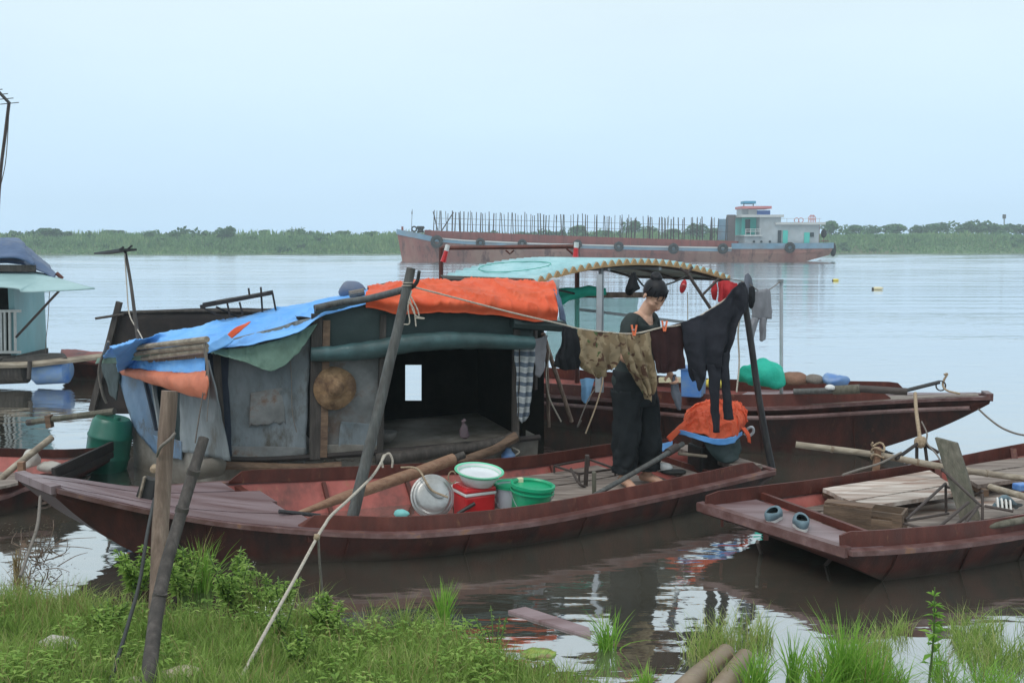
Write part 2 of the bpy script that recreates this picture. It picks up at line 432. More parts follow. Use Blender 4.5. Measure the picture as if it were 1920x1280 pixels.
mat("grey_sheet", [(0.13, 0.155, 0.168), (0.20, 0.228, 0.243), (0.29, 0.315, 0.325)], 3.5, 0.8, 0.2, 35, grime=(0.095, 0.105, 0.105), gscale=1.7, glo=0.44, ghi=0.68, stretch=(1, 1, 0.45), rust=(0.085, 0.075, 0.06), rscale=3.2, rlo=0.56, rhi=0.68, wrinkle=0.25, wscale=2.5)
mat("grey_sheet_brown", [(0.12, 0.125, 0.122), (0.18, 0.185, 0.182), (0.25, 0.255, 0.25)], 4, 0.8, 0.25, 35, grime=(0.13, 0.095, 0.075), gscale=2.3, glo=0.5, ghi=0.66, rust=(0.16, 0.10, 0.07), rscale=4.0, rlo=0.56, rhi=0.66, wrinkle=0.25, wscale=2.5)
mat("blue_panel", [(0.10, 0.17, 0.27), (0.14, 0.225, 0.34), (0.20, 0.29, 0.41)], 3, 0.7, 0.15, 30, grime=(0.13, 0.15, 0.165), gscale=1.8, glo=0.48, ghi=0.68, rust=(0.09, 0.085, 0.075), rscale=3.5, rlo=0.57, rhi=0.68)
mat("navy_cloth", [(0.015, 0.022, 0.038), (0.028, 0.038, 0.058)], 6, 0.85, 0.2, 40)
mat("shaded_inside", [(0.005, 0.005, 0.005), (0.010, 0.009, 0.008), (0.016, 0.014, 0.012)], 4, 0.9, 0.2, 20, spec=0.1)  # near-black colour puts the shade of enclosed rooms into their surfaces
mat("grey_hull", [(0.17, 0.155, 0.135), (0.24, 0.225, 0.20), (0.31, 0.295, 0.265)], 3, 0.7, 0.2, 25, grime=(0.095, 0.08, 0.062), gscale=1.9, glo=0.42, ghi=0.66, band=(0.03, 0.16, (0.075, 0.062, 0.045)))
mat("straw", [(0.17, 0.10, 0.05), (0.27, 0.165, 0.085), (0.34, 0.22, 0.125)], 9, 0.85, 0.5, 45, grime=(0.11, 0.062, 0.035), gscale=7, glo=0.46, ghi=0.62)
mat("black_cloth", [(0.008, 0.009, 0.011), (0.016, 0.017, 0.02)], 6, 0.9, 0.15, 60, spec=0.2)
mat("ink_cloth", [(0.013, 0.014, 0.020), (0.026, 0.027, 0.036)], 6, 0.85, 0.2, 60, spec=0.25)
mat("brown_cloth", [(0.028, 0.012, 0.013), (0.042, 0.019, 0.019)], 6, 0.9, 0.2, 60, spec=0.2)
mat("grey_cloth", [(0.19, 0.19, 0.205), (0.27, 0.27, 0.29)], 6, 0.9, 0.2, 50)
mat("sock_cloth", [(0.075, 0.085, 0.11), (0.12, 0.13, 0.16)], 6, 0.9, 0.2, 50)
mat("red_cloth", [(0.38, 0.012, 0.02), (0.52, 0.03, 0.035)], 6, 0.8, 0.2, 50)
mat("blue_rag", [(0.16, 0.36, 0.62), (0.24, 0.47, 0.72)], 8, 0.8, 0.2, 40)
mat("skin", [(0.50, 0.285, 0.195), (0.58, 0.345, 0.245)], 9, 0.5, 0.06, 60)
mat("skin_feet", [(0.38, 0.20, 0.13), (0.46, 0.255, 0.175)], 9, 0.6, 0.06, 60)
mat("lips", [(0.30, 0.10, 0.085)], 9, 0.45, 0.0)
mat("brow", [(0.02, 0.016, 0.015)], 9, 0.7, 0.0)
mat("hair", [(0.004, 0.004, 0.006), (0.010, 0.010, 0.014)], 14, 0.5, 0.2, 40, stretch=(1, 1, 4), spec=0.3)
mat("shirt", [(0.030, 0.038, 0.038), (0.042, 0.053, 0.052)], 6, 0.9, 0.15, 60, spec=0.25)
mat("trousers", [(0.010, 0.012, 0.014), (0.018, 0.021, 0.024)], 6, 0.9, 0.2, 60, spec=0.25)
mat("white_plastic", [(0.62, 0.63, 0.62), (0.70, 0.71, 0.70)], 5, 0.35, 0.03, spec=0.5, grime=(0.46, 0.45, 0.42), gscale=4, glo=0.52, ghi=0.75)
mat("soapy_water", [(0.72, 0.75, 0.78), (0.80, 0.83, 0.86)], 8, 0.25, 0.1)
mat("mint_plastic", [(0.14, 0.60, 0.36), (0.19, 0.68, 0.43)], 5, 0.35, 0.03)
mat("green_plastic", [(0.008, 0.32, 0.15), (0.014, 0.40, 0.19)], 5, 0.32, 0.04, grime=(0.02, 0.26, 0.13), gscale=5, glo=0.5, ghi=0.72)
mat("red_plastic", [(0.50, 0.014, 0.018), (0.60, 0.022, 0.028)], 5, 0.35, 0.04, grime=(0.36, 0.02, 0.02), gscale=4, glo=0.5, ghi=0.75)
mat("pink_lid", [(0.52, 0.07, 0.075), (0.62, 0.13, 0.13)], 5, 0.4, 0.04)
mat("lilac_plastic", [(0.50, 0.52, 0.58), (0.58, 0.60, 0.66)], 5, 0.4, 0.04)
mat("aluminium", [(0.42, 0.42, 0.41), (0.55, 0.55, 0.54)], 7, 0.38, 0.1, 30, metal=0.75, grime=(0.30, 0.29, 0.27), gscale=3)
mat("turquoise_plastic", [(0.16, 0.50, 0.48), (0.24, 0.60, 0.58)], 5, 0.5, 0.05)
mat("blue_plastic", [(0.035, 0.16, 0.52), (0.06, 0.23, 0.62)], 4, 0.4, 0.05, grime=(0.20, 0.29, 0.40), gscale=2, glo=0.38, ghi=0.6)
mat("barrel_green", [(0.012, 0.11, 0.075), (0.02, 0.16, 0.11)], 4, 0.35, 0.05, grime=(0.008, 0.06, 0.045), gscale=2)
mat("black_plastic", [(0.012, 0.013, 0.013), (0.026, 0.027, 0.025)], 8, 0.5, 0.1, 40)
mat("steel_grey", [(0.20, 0.225, 0.24), (0.28, 0.31, 0.33)], 5, 0.45, 0.06, metal=0.3)
mat("steel_dark", [(0.05, 0.038, 0.034), (0.085, 0.065, 0.058)], 8, 0.6, 0.2, 40, metal=0.2)
mat("steel_light", [(0.42, 0.45, 0.48), (0.52, 0.55, 0.58)], 5, 0.4, 0.05, metal=0.3)
mat("roof_sheet", [(0.26, 0.50, 0.53), (0.33, 0.57, 0.60), (0.42, 0.63, 0.66)], 3, 0.45, 0.06, 20, grime=(0.24, 0.42, 0.45), gscale=1.6)
mat("roof_under", [(0.24, 0.29, 0.27), (0.31, 0.36, 0.34)], 3, 0.7, 0.06, 20, grime=(0.20, 0.18, 0.14), gscale=1.6)
mat("foam_edge", [(0.34, 0.215, 0.10), (0.46, 0.31, 0.16)], 8, 0.85, 0.2, 40)
mat("net_green", [(0.03, 0.40, 0.29), (0.06, 0.50, 0.38)], 8, 0.8, 0.3, 60, transl=0.35, alpha=0.72)
mat("net_thin", [(0.13, 0.52, 0.44), (0.20, 0.60, 0.52)], 8, 0.8, 0.2, 60, transl=0.5, alpha=0.42)
mat("net_bundle", [(0.015, 0.52, 0.36), (0.04, 0.64, 0.48)], 8, 0.7, 0.4, 40, transl=0.25)
mat("brown_sack", [(0.20, 0.105, 0.07), (0.28, 0.155, 0.105)], 9, 0.9, 0.4, 50)
mat("bag_purple", [(0.06, 0.04, 0.05), (0.11, 0.075, 0.085)], 9, 0.6, 0.2)
mat("clear_plastic", [(0.55, 0.58, 0.60), (0.65, 0.68, 0.70)], 6, 0.3, 0.1, transl=0.3, alpha=0.75)
mat("yellow_plastic", [(0.62, 0.50, 0.06), (0.70, 0.58, 0.10)], 5, 0.5, 0.03)
mat("cream", [(0.62, 0.56, 0.36), (0.70, 0.64, 0.44)], 5, 0.6, 0.05)
mat("orange_plastic", [(0.78, 0.17, 0.07), (0.85, 0.22, 0.10)], 5, 0.4, 0.02)
mat("shoe_blue", [(0.09, 0.145, 0.175), (0.135, 0.20, 0.235)], 7, 0.75, 0.1, 60)
mat("shoe_inside", [(0.13, 0.19, 0.18), (0.18, 0.25, 0.24)], 7, 0.8, 0.1, 60)
mat("shoe_sole", [(0.60, 0.60, 0.58), (0.70, 0.70, 0.68)], 5, 0.5, 0.03)
mat("stone_white", [(0.42, 0.40, 0.37), (0.55, 0.53, 0.49), (0.62, 0.60, 0.57)], 6, 0.9, 0.5, 18, grime=(0.30, 0.26, 0.21), gscale=3)
mat("stone_tan", [(0.32, 0.27, 0.20), (0.44, 0.38, 0.29), (0.50, 0.44, 0.35)], 6, 0.9, 0.5, 18, grime=(0.2, 0.16, 0.11), gscale=3)
mat("crate_brown", [(0.095, 0.062, 0.04), (0.15, 0.10, 0.066), (0.20, 0.14, 0.095)], 4, 0.75, 0.2, 20, stretch=(1, 1, 5), grime=(0.06, 0.042, 0.03), gscale=2.5)
mat("weathered_board", [(0.075, 0.068, 0.05), (0.125, 0.112, 0.085), (0.18, 0.165, 0.13)], 5, 0.85, 0.3, 22, stretch=(6, 6, 0.6), grime=(0.07, 0.075, 0.05), gscale=2.0)
mat("turquoise_wall", [(0.14, 0.32, 0.35), (0.18, 0.38, 0.41), (0.23, 0.43, 0.46)], 2.5, 0.6, 0.06, 20, grime=(0.20, 0.30, 0.31), gscale=1.0, stretch=(1, 1, 0.4))
mat("awning_sheet", [(0.30, 0.46, 0.47), (0.36, 0.52, 0.53)], 2.5, 0.5, 0.06, 20, grime=(0.26, 0.40, 0.40), gscale=1.5)
mat("white_paint", [(0.42, 0.43, 0.41), (0.55, 0.56, 0.54)], 6, 0.6, 0.1, 30)
mat("wrapper", [(0.42, 0.36, 0.05), (0.20, 0.34, 0.06), (0.36, 0.05, 0.13)], 9, 0.35, 0.2)
# the far barge
mat("barge_red", [(0.12, 0.036, 0.031), (0.185, 0.058, 0.048), (0.25, 0.095, 0.078)], 0.35, 0.75, 0.1, 2, stretch=(1, 1, 0.35), grime=(0.24, 0.155, 0.12), gscale=0.16, glo=0.42, ghi=0.66, rust=(0.085, 0.032, 0.028), rscale=1.1, rlo=0.52, rhi=0.62)
mat("barge_rust", [(0.20, 0.055, 0.048), (0.26, 0.085, 0.072)], 0.6, 0.8, 0.1, 3, stretch=(1, 1, 0.3), grime=(0.12, 0.045, 0.04), gscale=0.4)
mat("barge_blue", [(0.10, 0.19, 0.27), (0.15, 0.25, 0.34), (0.19, 0.29, 0.37)], 0.5, 0.7, 0.05, 3, grime=(0.16, 0.14, 0.14), gscale=0.35)
mat("barge_grey", [(0.30, 0.345, 0.375), (0.36, 0.405, 0.435), (0.42, 0.46, 0.48)], 0.5, 0.7, 0.05, 3, grime=(0.27, 0.29, 0.30), gscale=0.3)
mat("barge_pale", [(0.40, 0.42, 0.42), (0.48, 0.50, 0.50)], 0.6, 0.7, 0.05, 3)
mat("barge_turq", [(0.05, 0.42, 0.36), (0.08, 0.48, 0.42)], 0.6, 0.6, 0.0)
mat("barge_signblue", [(0.05, 0.26, 0.42), (0.08, 0.32, 0.48)], 0.6, 0.6, 0.0)
mat("barge_clothblue", [(0.06, 0.12, 0.34), (0.09, 0.16, 0.40)], 0.6, 0.7, 0.0)
mat("barge_pink", [(0.45, 0.16, 0.17), (0.52, 0.22, 0.22)], 0.6, 0.6, 0.0)
mat("tyre", [(0.013, 0.014, 0.015), (0.028, 0.028, 0.03)], 5, 0.85, 0.2, 20)
mat("barge_funnel", [(0.10, 0.09, 0.095), (0.15, 0.135, 0.14)], 0.6, 0.8, 0.0)
mat("dark_glass", [(0.02, 0.025, 0.03)], 3, 0.15, 0.0, rvar=0)
mat("barge_pole", [(0.035, 0.03, 0.032), (0.07, 0.055, 0.055)], 1, 0.8, 0.0, rand=0.3)
# foliage
def leaf_mat(name, c1, c2, c3, transl=0.3, rough=0.6):
    m = bpy.data.materials.new(name); m.use_nodes = True; M[name] = m
    nt = m.node_tree; nt.nodes.clear(); L = nt.links
    out = _n(nt, "ShaderNodeOutputMaterial"); b = _n(nt, "ShaderNodeBsdfPrincipled"); b.inputs["Roughness"].default_value = rough; b.inputs["Specular IOR Level"].default_value = 0.3
    at = _n(nt, "ShaderNodeAttribute"); at.attribute_name = "tint"
    rp = _n(nt, "ShaderNodeValToRGB"); L.new(at.outputs["Fac"], rp.inputs[0])
    els = rp.color_ramp.elements; els[0].position = 0.0; els[0].color = (*c1, 1); els[1].position = 1.0; els[1].color = (*c3, 1)
    el = els.new(0.55); el.color = (*c2, 1)
    L.new(rp.outputs[0], b.inputs["Base Color"])
    tr = _n(nt, "ShaderNodeBsdfTranslucent"); L.new(rp.outputs[0], tr.inputs[0])
    ms = _n(nt, "ShaderNodeMixShader"); ms.inputs[0].default_value = transl
    L.new(b.outputs[0], ms.inputs[1]); L.new(tr.outputs[0], ms.inputs[2]); L.new(ms.outputs[0], out.inputs["Surface"])
leaf_mat("grass", (0.13, 0.22, 0.045), (0.28, 0.42, 0.09), (0.50, 0.50, 0.22), 0.45)
leaf_mat("dry_grass", (0.20, 0.15, 0.065), (0.33, 0.25, 0.11), (0.46, 0.35, 0.18), 0.25)
leaf_mat("reed", (0.13, 0.29, 0.035), (0.23, 0.46, 0.06), (0.38, 0.56, 0.12), 0.45)
leaf_mat("herb", (0.16, 0.29, 0.05), (0.29, 0.46, 0.095), (0.46, 0.60, 0.17), 0.45)
leaf_mat("flower", (0.6, 0.6, 0.55), (0.7, 0.7, 0.64), (0.78, 0.78, 0.70), 0.3)
leaf_mat("twig", (0.06, 0.05, 0.032), (0.10, 0.082, 0.052), (0.15, 0.125, 0.08), 0.1)
leaf_mat("far_reed", (0.08, 0.18, 0.06), (0.14, 0.26, 0.09), (0.24, 0.34, 0.13), 0.25)
leaf_mat("far_leaf", (0.035, 0.10, 0.04), (0.07, 0.155, 0.055), (0.13, 0.22, 0.08), 0.2)

# camouflage cloth
def camo(name):
    m = bpy.data.materials.new(name); m.use_nodes = True; M[name] = m
    nt = m.node_tree; nt.nodes.clear(); L = nt.links
    out = _n(nt, "ShaderNodeOutputMaterial"); b = _n(nt, "ShaderNodeBsdfPrincipled"); b.inputs["Roughness"].default_value = 0.9; b.inputs["Specular IOR Level"].default_value = 0.2
    tcn = _n(nt, "ShaderNodeTexCoord"); col = None
    for k, (c, lo, sc) in enumerate((((0.185, 0.135, 0.08), 0, 1), ((0.26, 0.20, 0.125), 0.50, 11), ((0.06, 0.09, 0.035), 0.64, 9), ((0.085, 0.045, 0.03), 0.60, 13))):
        rgb = _n(nt, "ShaderNodeRGB"); rgb.outputs[0].default_value = (*c, 1)
        if col is None: col = rgb.outputs[0]; continue
        ad = _n(nt, "ShaderNodeVectorMath"); ad.operation = 'ADD'; ad.inputs[1].default_value = (k * 3.7, k * 9.1, k * 5.5)
        L.new(tcn.outputs["Object"], ad.inputs[0])
        nz = _n(nt, "ShaderNodeTexNoise"); nz.inputs["Scale"].default_value = sc; nz.inputs["Detail"].default_value = 2.5; nz.inputs["Distortion"].default_value = 0.8
        L.new(ad.outputs[0], nz.inputs["Vector"])
        mr = _n(nt, "ShaderNodeMapRange"); mr.inputs[1].default_value = lo - 0.01; mr.inputs[2].default_value = lo + 0.015
        L.new(nz.outputs[0], mr.inputs[0])
        mx = _n(nt, "ShaderNodeMix"); mx.data_type = 'RGBA'
        L.new(mr.outputs[0], mx.inputs["Factor"]); L.new(col, mx.inputs["A"]); L.new(rgb.outputs[0], mx.inputs["B"]); col = mx.outputs["Result"]
    L.new(col, b.inputs["Base Color"]); L.new(b.outputs[0], out.inputs["Surface"])
camo("camo")
# banded cloth hung at the cabin door
def banded(name):
    m = bpy.data.materials.new(name); m.use_nodes = True; M[name] = m
    nt = m.node_tree; nt.nodes.clear(); L = nt.links
    out = _n(nt, "ShaderNodeOutputMaterial"); b = _n(nt, "ShaderNodeBsdfPrincipled"); b.inputs["Roughness"].default_value = 0.85
    tcn = _n(nt, "ShaderNodeTexCoord")
    wv = _n(nt, "ShaderNodeTexWave"); wv.bands_direction = 'Z'; wv.inputs["Scale"].default_value = 3.4; wv.inputs["Distortion"].default_value = 2.2; wv.inputs["Detail"].default_value = 2
    L.new(tcn.outputs["Object"], wv.inputs["Vector"])
    rp = _n(nt, "ShaderNodeValToRGB"); L.new(wv.outputs[0], rp.inputs[0])
    els = rp.color_ramp.elements; els[0].position = 0.3; els[0].color = (0.10, 0.13, 0.17, 1); els[1].position = 0.55; els[1].color = (0.50, 0.51, 0.50, 1)
    el = els.new(0.8); el.color = (0.34, 0.37, 0.38, 1)
    L.new(rp.outputs[0], b.inputs["Base Color"]); L.new(b.outputs[0], out.inputs["Surface"])
banded("banded_cloth")

# river water: murky brown body under a mirror surface, calm by the bank, rippled further out
def water_mat():
    m = bpy.data.materials.new("river_water"); m.use_nodes = True; M["water"] = m
    nt = m.node_tree; nt.nodes.clear(); L = nt.links
    out = _n(nt, "ShaderNodeOutputMaterial")
    tcn = _n(nt, "ShaderNodeTexCoord"); sp = _n(nt, "ShaderNodeSeparateXYZ"); L.new(tcn.outputs["Object"], sp.inputs[0])
    def noise_h(scale, stretch, detail, rot=0.0, dist=0.0):
        mp_ = _n(nt, "ShaderNodeMapping"); mp_.inputs["Scale"].default_value = stretch; mp_.inputs["Rotation"].default_value = (0, 0, rot)
        L.new(tcn.outputs["Object"], mp_.inputs[0])
        nz = _n(nt, "ShaderNodeTexNoise"); nz.inputs["Scale"].default_value = scale; nz.inputs["Detail"].default_value = detail; nz.inputs["Distortion"].default_value = dist
        L.new(mp_.outputs[0], nz.inputs["Vector"]); return nz.outputs[0]
    def mr(src, a, b_, c, d):
        k = _n(nt, "ShaderNodeMapRange"); k.inputs[1].default_value, k.inputs[2].default_value, k.inputs[3].default_value, k.inputs[4].default_value = a, b_, c, d
        k.interpolation_type = 'SMOOTHSTEP'; L.new(src, k.inputs[0]); return k.outputs[0]
    def math_(op, a, b_):
        k = _n(nt, "ShaderNodeMath"); k.operation = op
        for i, q in enumerate((a, b_)):
            if isinstance(q, (int, float)): k.inputs[i].default_value = q
            else: L.new(q, k.inputs[i])
        return k.outputs[0]
    out_y = mr(sp.outputs["Y"], 7.0, 26.0, 0.0, 1.0)
    calm = noise_h(1.6, (1, 2.0, 1), 2, 0.2)
    fine = noise_h(5.0, (0.6, 2.2, 1), 3, 0.1)
    wind = noise_h(2.4, (0.35, 1.5, 1), 4, -0.15)
    patch = mr(noise_h(0.16, (0.5, 1.2, 1), 3), 0.42, 0.62, 0.25, 1.0)
    h = math_('ADD', math_('MULTIPLY', calm, 0.009), math_('MULTIPLY', fine, 0.0016))
    h = math_('ADD', h, math_('MULTIPLY', math_('MULTIPLY', wind, patch), math_('MULTIPLY', out_y, 0.016)))
    h = math_('MULTIPLY', h, mr(sp.outputs["Y"], 14.0, 60.0, 1.0, 0.06))
    bp = _n(nt, "ShaderNodeBump"); bp.inputs["Strength"].default_value = 1.0; bp.inputs["Distance"].default_value = 1.0
    L.new(h, bp.inputs["Height"])
    df = _n(nt, "ShaderNodeBsdfDiffuse")
    mud = noise_h(0.9, (0.5, 1.4, 1), 5)
    rp = _n(nt, "ShaderNodeValToRGB"); L.new(mud, rp.inputs[0])
    els = rp.color_ramp.elements; els[0].position = 0.35; els[0].color = (0.064, 0.060, 0.047, 1); els[1].position = 0.7; els[1].color = (0.108, 0.100, 0.078, 1)
    L.new(rp.outputs[0], df.inputs[0])
    gl = _n(nt, "ShaderNodeBsdfGlossy"); L.new(mr(sp.outputs["Y"], 12.0, 70.0, 0.03, 0.13), gl.inputs["Roughness"]); gl.inputs["Color"].default_value = (0.98, 0.985, 1.0, 1)
    L.new(bp.outputs[0], gl.inputs["Normal"])
    lw = _n(nt, "ShaderNodeLayerWeight"); lw.inputs["Blend"].default_value = 0.5
    refl = math_('ADD', math_('MULTIPLY', math_('POWER', lw.outputs["Facing"], 3.5), 0.50), 0.49)
    ms = _n(nt, "ShaderNodeMixShader"); L.new(refl, ms.inputs[0]); L.new(df.outputs[0], ms.inputs[1]); L.new(gl.outputs[0], ms.inputs[2])
    L.new(ms.outputs[0], out.inputs["Surface"])
water_mat()
mat("mud_ground", [(0.07, 0.065, 0.03), (0.11, 0.10, 0.045), (0.15, 0.13, 0.065)], 6, 0.9, 0.5, 20, grime=(0.045, 0.065, 0.018), gscale=3.0, glo=0.42, ghi=0.6)
mat("far_ground", [(0.06, 0.12, 0.04), (0.09, 0.16, 0.055), (0.13, 0.18, 0.075)], 0.15, 0.9, 0.4, 1.0, stretch=(1, 1, 1), grime=(0.12, 0.10, 0.06), gscale=0.05, glo=0.5, ghi=0.68)
# ------------------------------------------------------------------ ground and water
def shore(x):
    """distance of the waterline from the camera along the near bank"""
    pts = [(-60, 9.0), (-7, 7.2), (-4, 5.9), (-3, 5.75), (-1.9, 5.62), (-1.0, 5.45), (-0.35, 5.30), (0.05, 5.0), (0.5, 4.45), (1.1, 4.40), (1.8, 4.55), (2.6, 4.5), (4.5, 4.7), (60, 6)]
    for (a, b), (c, d) in zip(pts, pts[1:]):
        if a <= x <= c: return b + (d - b) * (x - a) / (c - a)
    return 5.0
def ground_z(x, y):
    s = shore(x) + 0.12 * noise.noise(Vector((x * 1.3, 3.3, 0.0)))
    d = s - y
    z = 0.16 * d if d > 0 else 0.3 * d
    z = min(z, 0.32 + 0.012 * max(0, d))
    z += 0.05 * noise.noise(Vector((x * 1.6, y * 1.6, 0))) * min(1, max(0, d + 0.3))
    return max(z, -0.9)
xs = sorted(set([round(-6 + 0.12 * i, 3) for i in range(101)] + [-60, -40, -25, -15, -10, -8, 8, 10, 15, 25, 40, 60]))
ys = sorted(set([round(3 + 0.12 * i, 3) for i in range(38)] + [-60, -30, -15, -6, -2, 0, 1.5, 2.3, 8.5, 10]))
rows = [[Vector((x, y, ground_z(x, y))) for x in xs] for y in ys]
bank = tag(MB().grid(rows).build("bank_ground", "mud_ground", None, smooth=True, sharp=180), kind="structure")
# the river: flat and calm by the bank, real low swell farther out
wy = [-60, 0, 4, 8, 11, 13] + [13 + 0.22 * i for i in range(1, 460)] + [115 + 0.45 * i for i in range(1, 190)]
wx = [-300, -200] + [-130 + 2.4 * i for i in range(109)] + [200, 300]
gx, gy_ = np.meshgrid(np.array(wx, float), np.array(wy, float))
amp = np.clip((gy_ - 12) / 26, 0, 1) * (0.35 + 0.65 * np.clip((gy_ - 20) / 60, 0, 1)) * (0.014 + 0.022 * np.clip((gy_ - 70) / 60, 0, 1))
ph = rng.uniform(0, 6.28, 8); wz = np.zeros_like(gx)
for i, (lam, th) in enumerate(((1.5, 0.10), (1.9, -0.16), (2.4, 0.05), (3.1, -0.08), (1.25, 0.22), (4.0, 0.14), (1.7, -0.30), (2.1, 0.33))):
    kk = 2 * math.pi / lam * np.where(gy_ > 115, 0.55, 1.0)
    wz += np.sin(kk * (gy_ * math.cos(th) + gx * math.sin(th) * 0.35) + ph[i] + 1.7 * np.sin(gx * 0.11 + i) + 1.3 * np.sin(gx * 0.05 + gy_ * 0.07 + 2 * i)) / 2.6
wz *= amp * (0.65 + 0.35 * np.sin(gx * 0.06 + gy_ * 0.045) * np.sin(gy_ * 0.11 - gx * 0.02))
wz[gy_ > 192] = 0
V_ = np.stack([gx, gy_, wz], -1).reshape(-1, 3); nc = len(wx); ii = np.arange(len(wy) - 1)[:, None] * nc + np.arange(nc - 1)[None]
F_ = np.stack([ii, ii + 1, ii + nc + 1, ii + nc], -1).reshape(-1, 4)
wme = bpy.data.meshes.new("river"); wme.vertices.add(len(V_)); wme.vertices.foreach_set("co", V_.astype(np.float32).ravel())
wme.loops.add(F_.size); wme.loops.foreach_set("vertex_index", F_.astype(np.int32).ravel()); wme.polygons.add(len(F_)); wme.polygons.foreach_set("loop_start", np.arange(0, F_.size, 4, dtype=np.int32)); wme.update(calc_edges=True)
wme.polygons.foreach_set("use_smooth", [True] * len(F_)); wme.materials.append(M["water"])
river = tag(link("river", wme), kind="structure")

# ------------------------------------------------------------------ the far bank
def far_shore(x): return 196 + 0.10 * x + 3.0 * noise.noise(Vector((x * 0.02, 1.5, 0))) + 1.2 * noise.noise(Vector((x * 0.09, 4.5, 0)))
def far_z(x, o):
    k = max(0.0, min(1.0, (x + 20) / 90.0))
    left = np.interp(o, [-6, 0, 3, 10, 22, 40, 900], [-1.2, -0.02, 0.55, 2.3, 3.5, 3.9, 4.4])
    right = np.interp(o, [-6, 0, 2.5, 8, 10, 40, 900], [-1.2, -0.02, 0.9, 3.2, 3.45, 3.6, 4.4])
    z = left * (1 - k) + right * k
    if o > 0.5: z += 0.35 * noise.noise(Vector((x * 0.11, o * 0.11, 2.0))) * min(1, o / 6)
    return float(z)
fx = [-296 + 8 * i for i in range(75)]
fo = [-6, 0, 1, 2.5, 4, 6, 8, 10, 13, 17, 22, 30, 40, 70, 130]
rows = [[Vector((x, far_shore(x) + o, far_z(x, o))) for x in fx] for o in fo]
tag(MB().grid(rows).build("far_bank", "far_ground", None, smooth=True, sharp=180), kind="structure")

def np_mesh(name, V, F, tint, mat_, parent=None, smooth=False):
    """V (n,3), F (m,k) int arrays, tint per vertex"""
    me = bpy.data.meshes.new(name)
    me.vertices.add(len(V)); me.vertices.foreach_set("co", np.asarray(V, np.float32).ravel())
    k = F.shape[1]
    me.loops.add(F.size); me.loops.foreach_set("vertex_index", F.astype(np.int32).ravel())
    me.polygons.add(len(F)); me.polygons.foreach_set("loop_start", np.arange(0, F.size, k, dtype=np.int32))
    me.update(calc_edges=True)
    at = me.attributes.new("tint", 'FLOAT', 'POINT'); at.data.foreach_set("value", np.asarray(tint, np.float32))
    me.materials.append(M[mat_])
    if smooth: me.polygons.foreach_set("use_smooth", [True] * len(me.polygons))
    return link(name, me, parent)
def blades(base, hgt, wid, lean, tint, seg=3, curl=1.0):
    """bent tapering blades as strips; base (n,3), lean (n,2) is the sideways reach of the tip"""
    n = len(base); V = np.zeros((n, 2 * seg + 1, 3)); T = np.repeat(tint[:, None], 2 * seg + 1, 1)
    ang = rng.uniform(0, 2 * np.pi, n); side = np.stack([np.cos(ang), np.sin(ang), np.zeros(n)], 1)
    for i in range(seg + 1):
        t = i / seg
        c = base.copy(); c[:, :2] += lean * (t ** 1.8)[..., None] if False else lean * (t ** 1.8)
        c[:, 2] += hgt * (t - 0.22 * curl * t * t * np.clip(np.linalg.norm(lean, axis=1) / np.maximum(hgt, 1e-3), 0, 2))
        if i < seg:
            wv = (wid * (1 - 0.75 * t))[:, None] * side * 0.5
            V[:, 2 * i] = c - wv; V[:, 2 * i + 1] = c + wv
        else: V[:, 2 * seg] = c
    F = []
    for i in range(seg - 1): F.append([2 * i, 2 * i + 1, 2 * i + 3]); F.append([2 * i, 2 * i + 3, 2 * i + 2])
    F.append([2 * seg - 2, 2 * seg - 1, 2 * seg])
    F = np.array(F); k = 2 * seg + 1
    FF = (np.arange(n)[:, None, None] * k + F[None]).reshape(-1, 3)
    return V.reshape(-1, 3), FF, T.ravel()

# reeds and scrub that clothe the far bank: one mass
N = 52000
X = rng.uniform(-150, 165, N); O = np.concatenate([rng.uniform(0.2, 24, N // 2), rng.uniform(0.2, 11, N - N // 2)])
B = np.array([[x, far_shore(x) + o, far_z(x, o) - 0.05] for x, o in zip(X, O)])
pt = np.array([noise.noise(Vector((x * 0.06, o * 0.12, 7))) for x, o in zip(X, O)])
pt2 = np.array([noise.noise(Vector((x * 0.3, o * 0.3, 17))) for x, o in zip(X, O)])
Hh = rng.uniform(0.4, 1.1, N) * (1 + 0.7 * pt + 0.5 * pt2) * np.clip(0.45 + O / 9, 0.4, 1.15)
right = X > 62
Hh[right & (O > 8.5)] *= 0.55
Ti = np.clip(0.45 + 0.45 * pt + 0.3 * pt2 + rng.normal(0, 0.16, N), 0, 1)
V_, F_, T_ = blades(B, np.maximum(Hh, 0.2), rng.uniform(0.22, 0.55, N), rng.normal(0, 0.28, (N, 2)), Ti, seg=2)
tag(np_mesh("bank_scrub", V_, F_, T_, "far_reed"), "low green scrub and reeds covering the far river bank", "scrub", kind="stuff")

# bushes scattered over the far bank: one mass
P_, S_, Q_ = [], [], []
for i in range(170):
    x = rng.uniform(-140, 150); o = rng.uniform(1.5, 22); zb0 = far_z(x, o); r_ = rng.uniform(0.5, 1.5) * (0.6 + o / 30); tb_ = rng.uniform(0.1, 0.8)
    k = rng.integers(26, 46); d = rng.normal(0, 1, (k, 3)); d /= np.linalg.norm(d, axis=1)[:, None]
    c = np.array([x, far_shore(x) + o, zb0 + r_ * 0.3]); P_.append(c + d * r_ * rng.uniform(0.5, 1, (k, 1)) * np.array([1.3, 1, 0.75])); S_.append(rng.uniform(0.3, 0.6, k)); Q_.append(np.clip(tb_ + rng.normal(0, 0.15, k), 0, 1))
P_ = np.concatenate(P_); S_ = np.concatenate(S_)[:, None]; Q_ = np.concatenate(Q_); k = len(P_)
a_ = rng.normal(0, 1, (k, 3)); a_ /= np.linalg.norm(a_, axis=1)[:, None]; b_ = np.cross(a_, rng.normal(0, 1, (k, 3))); b_ /= np.linalg.norm(b_, axis=1)[:, None]
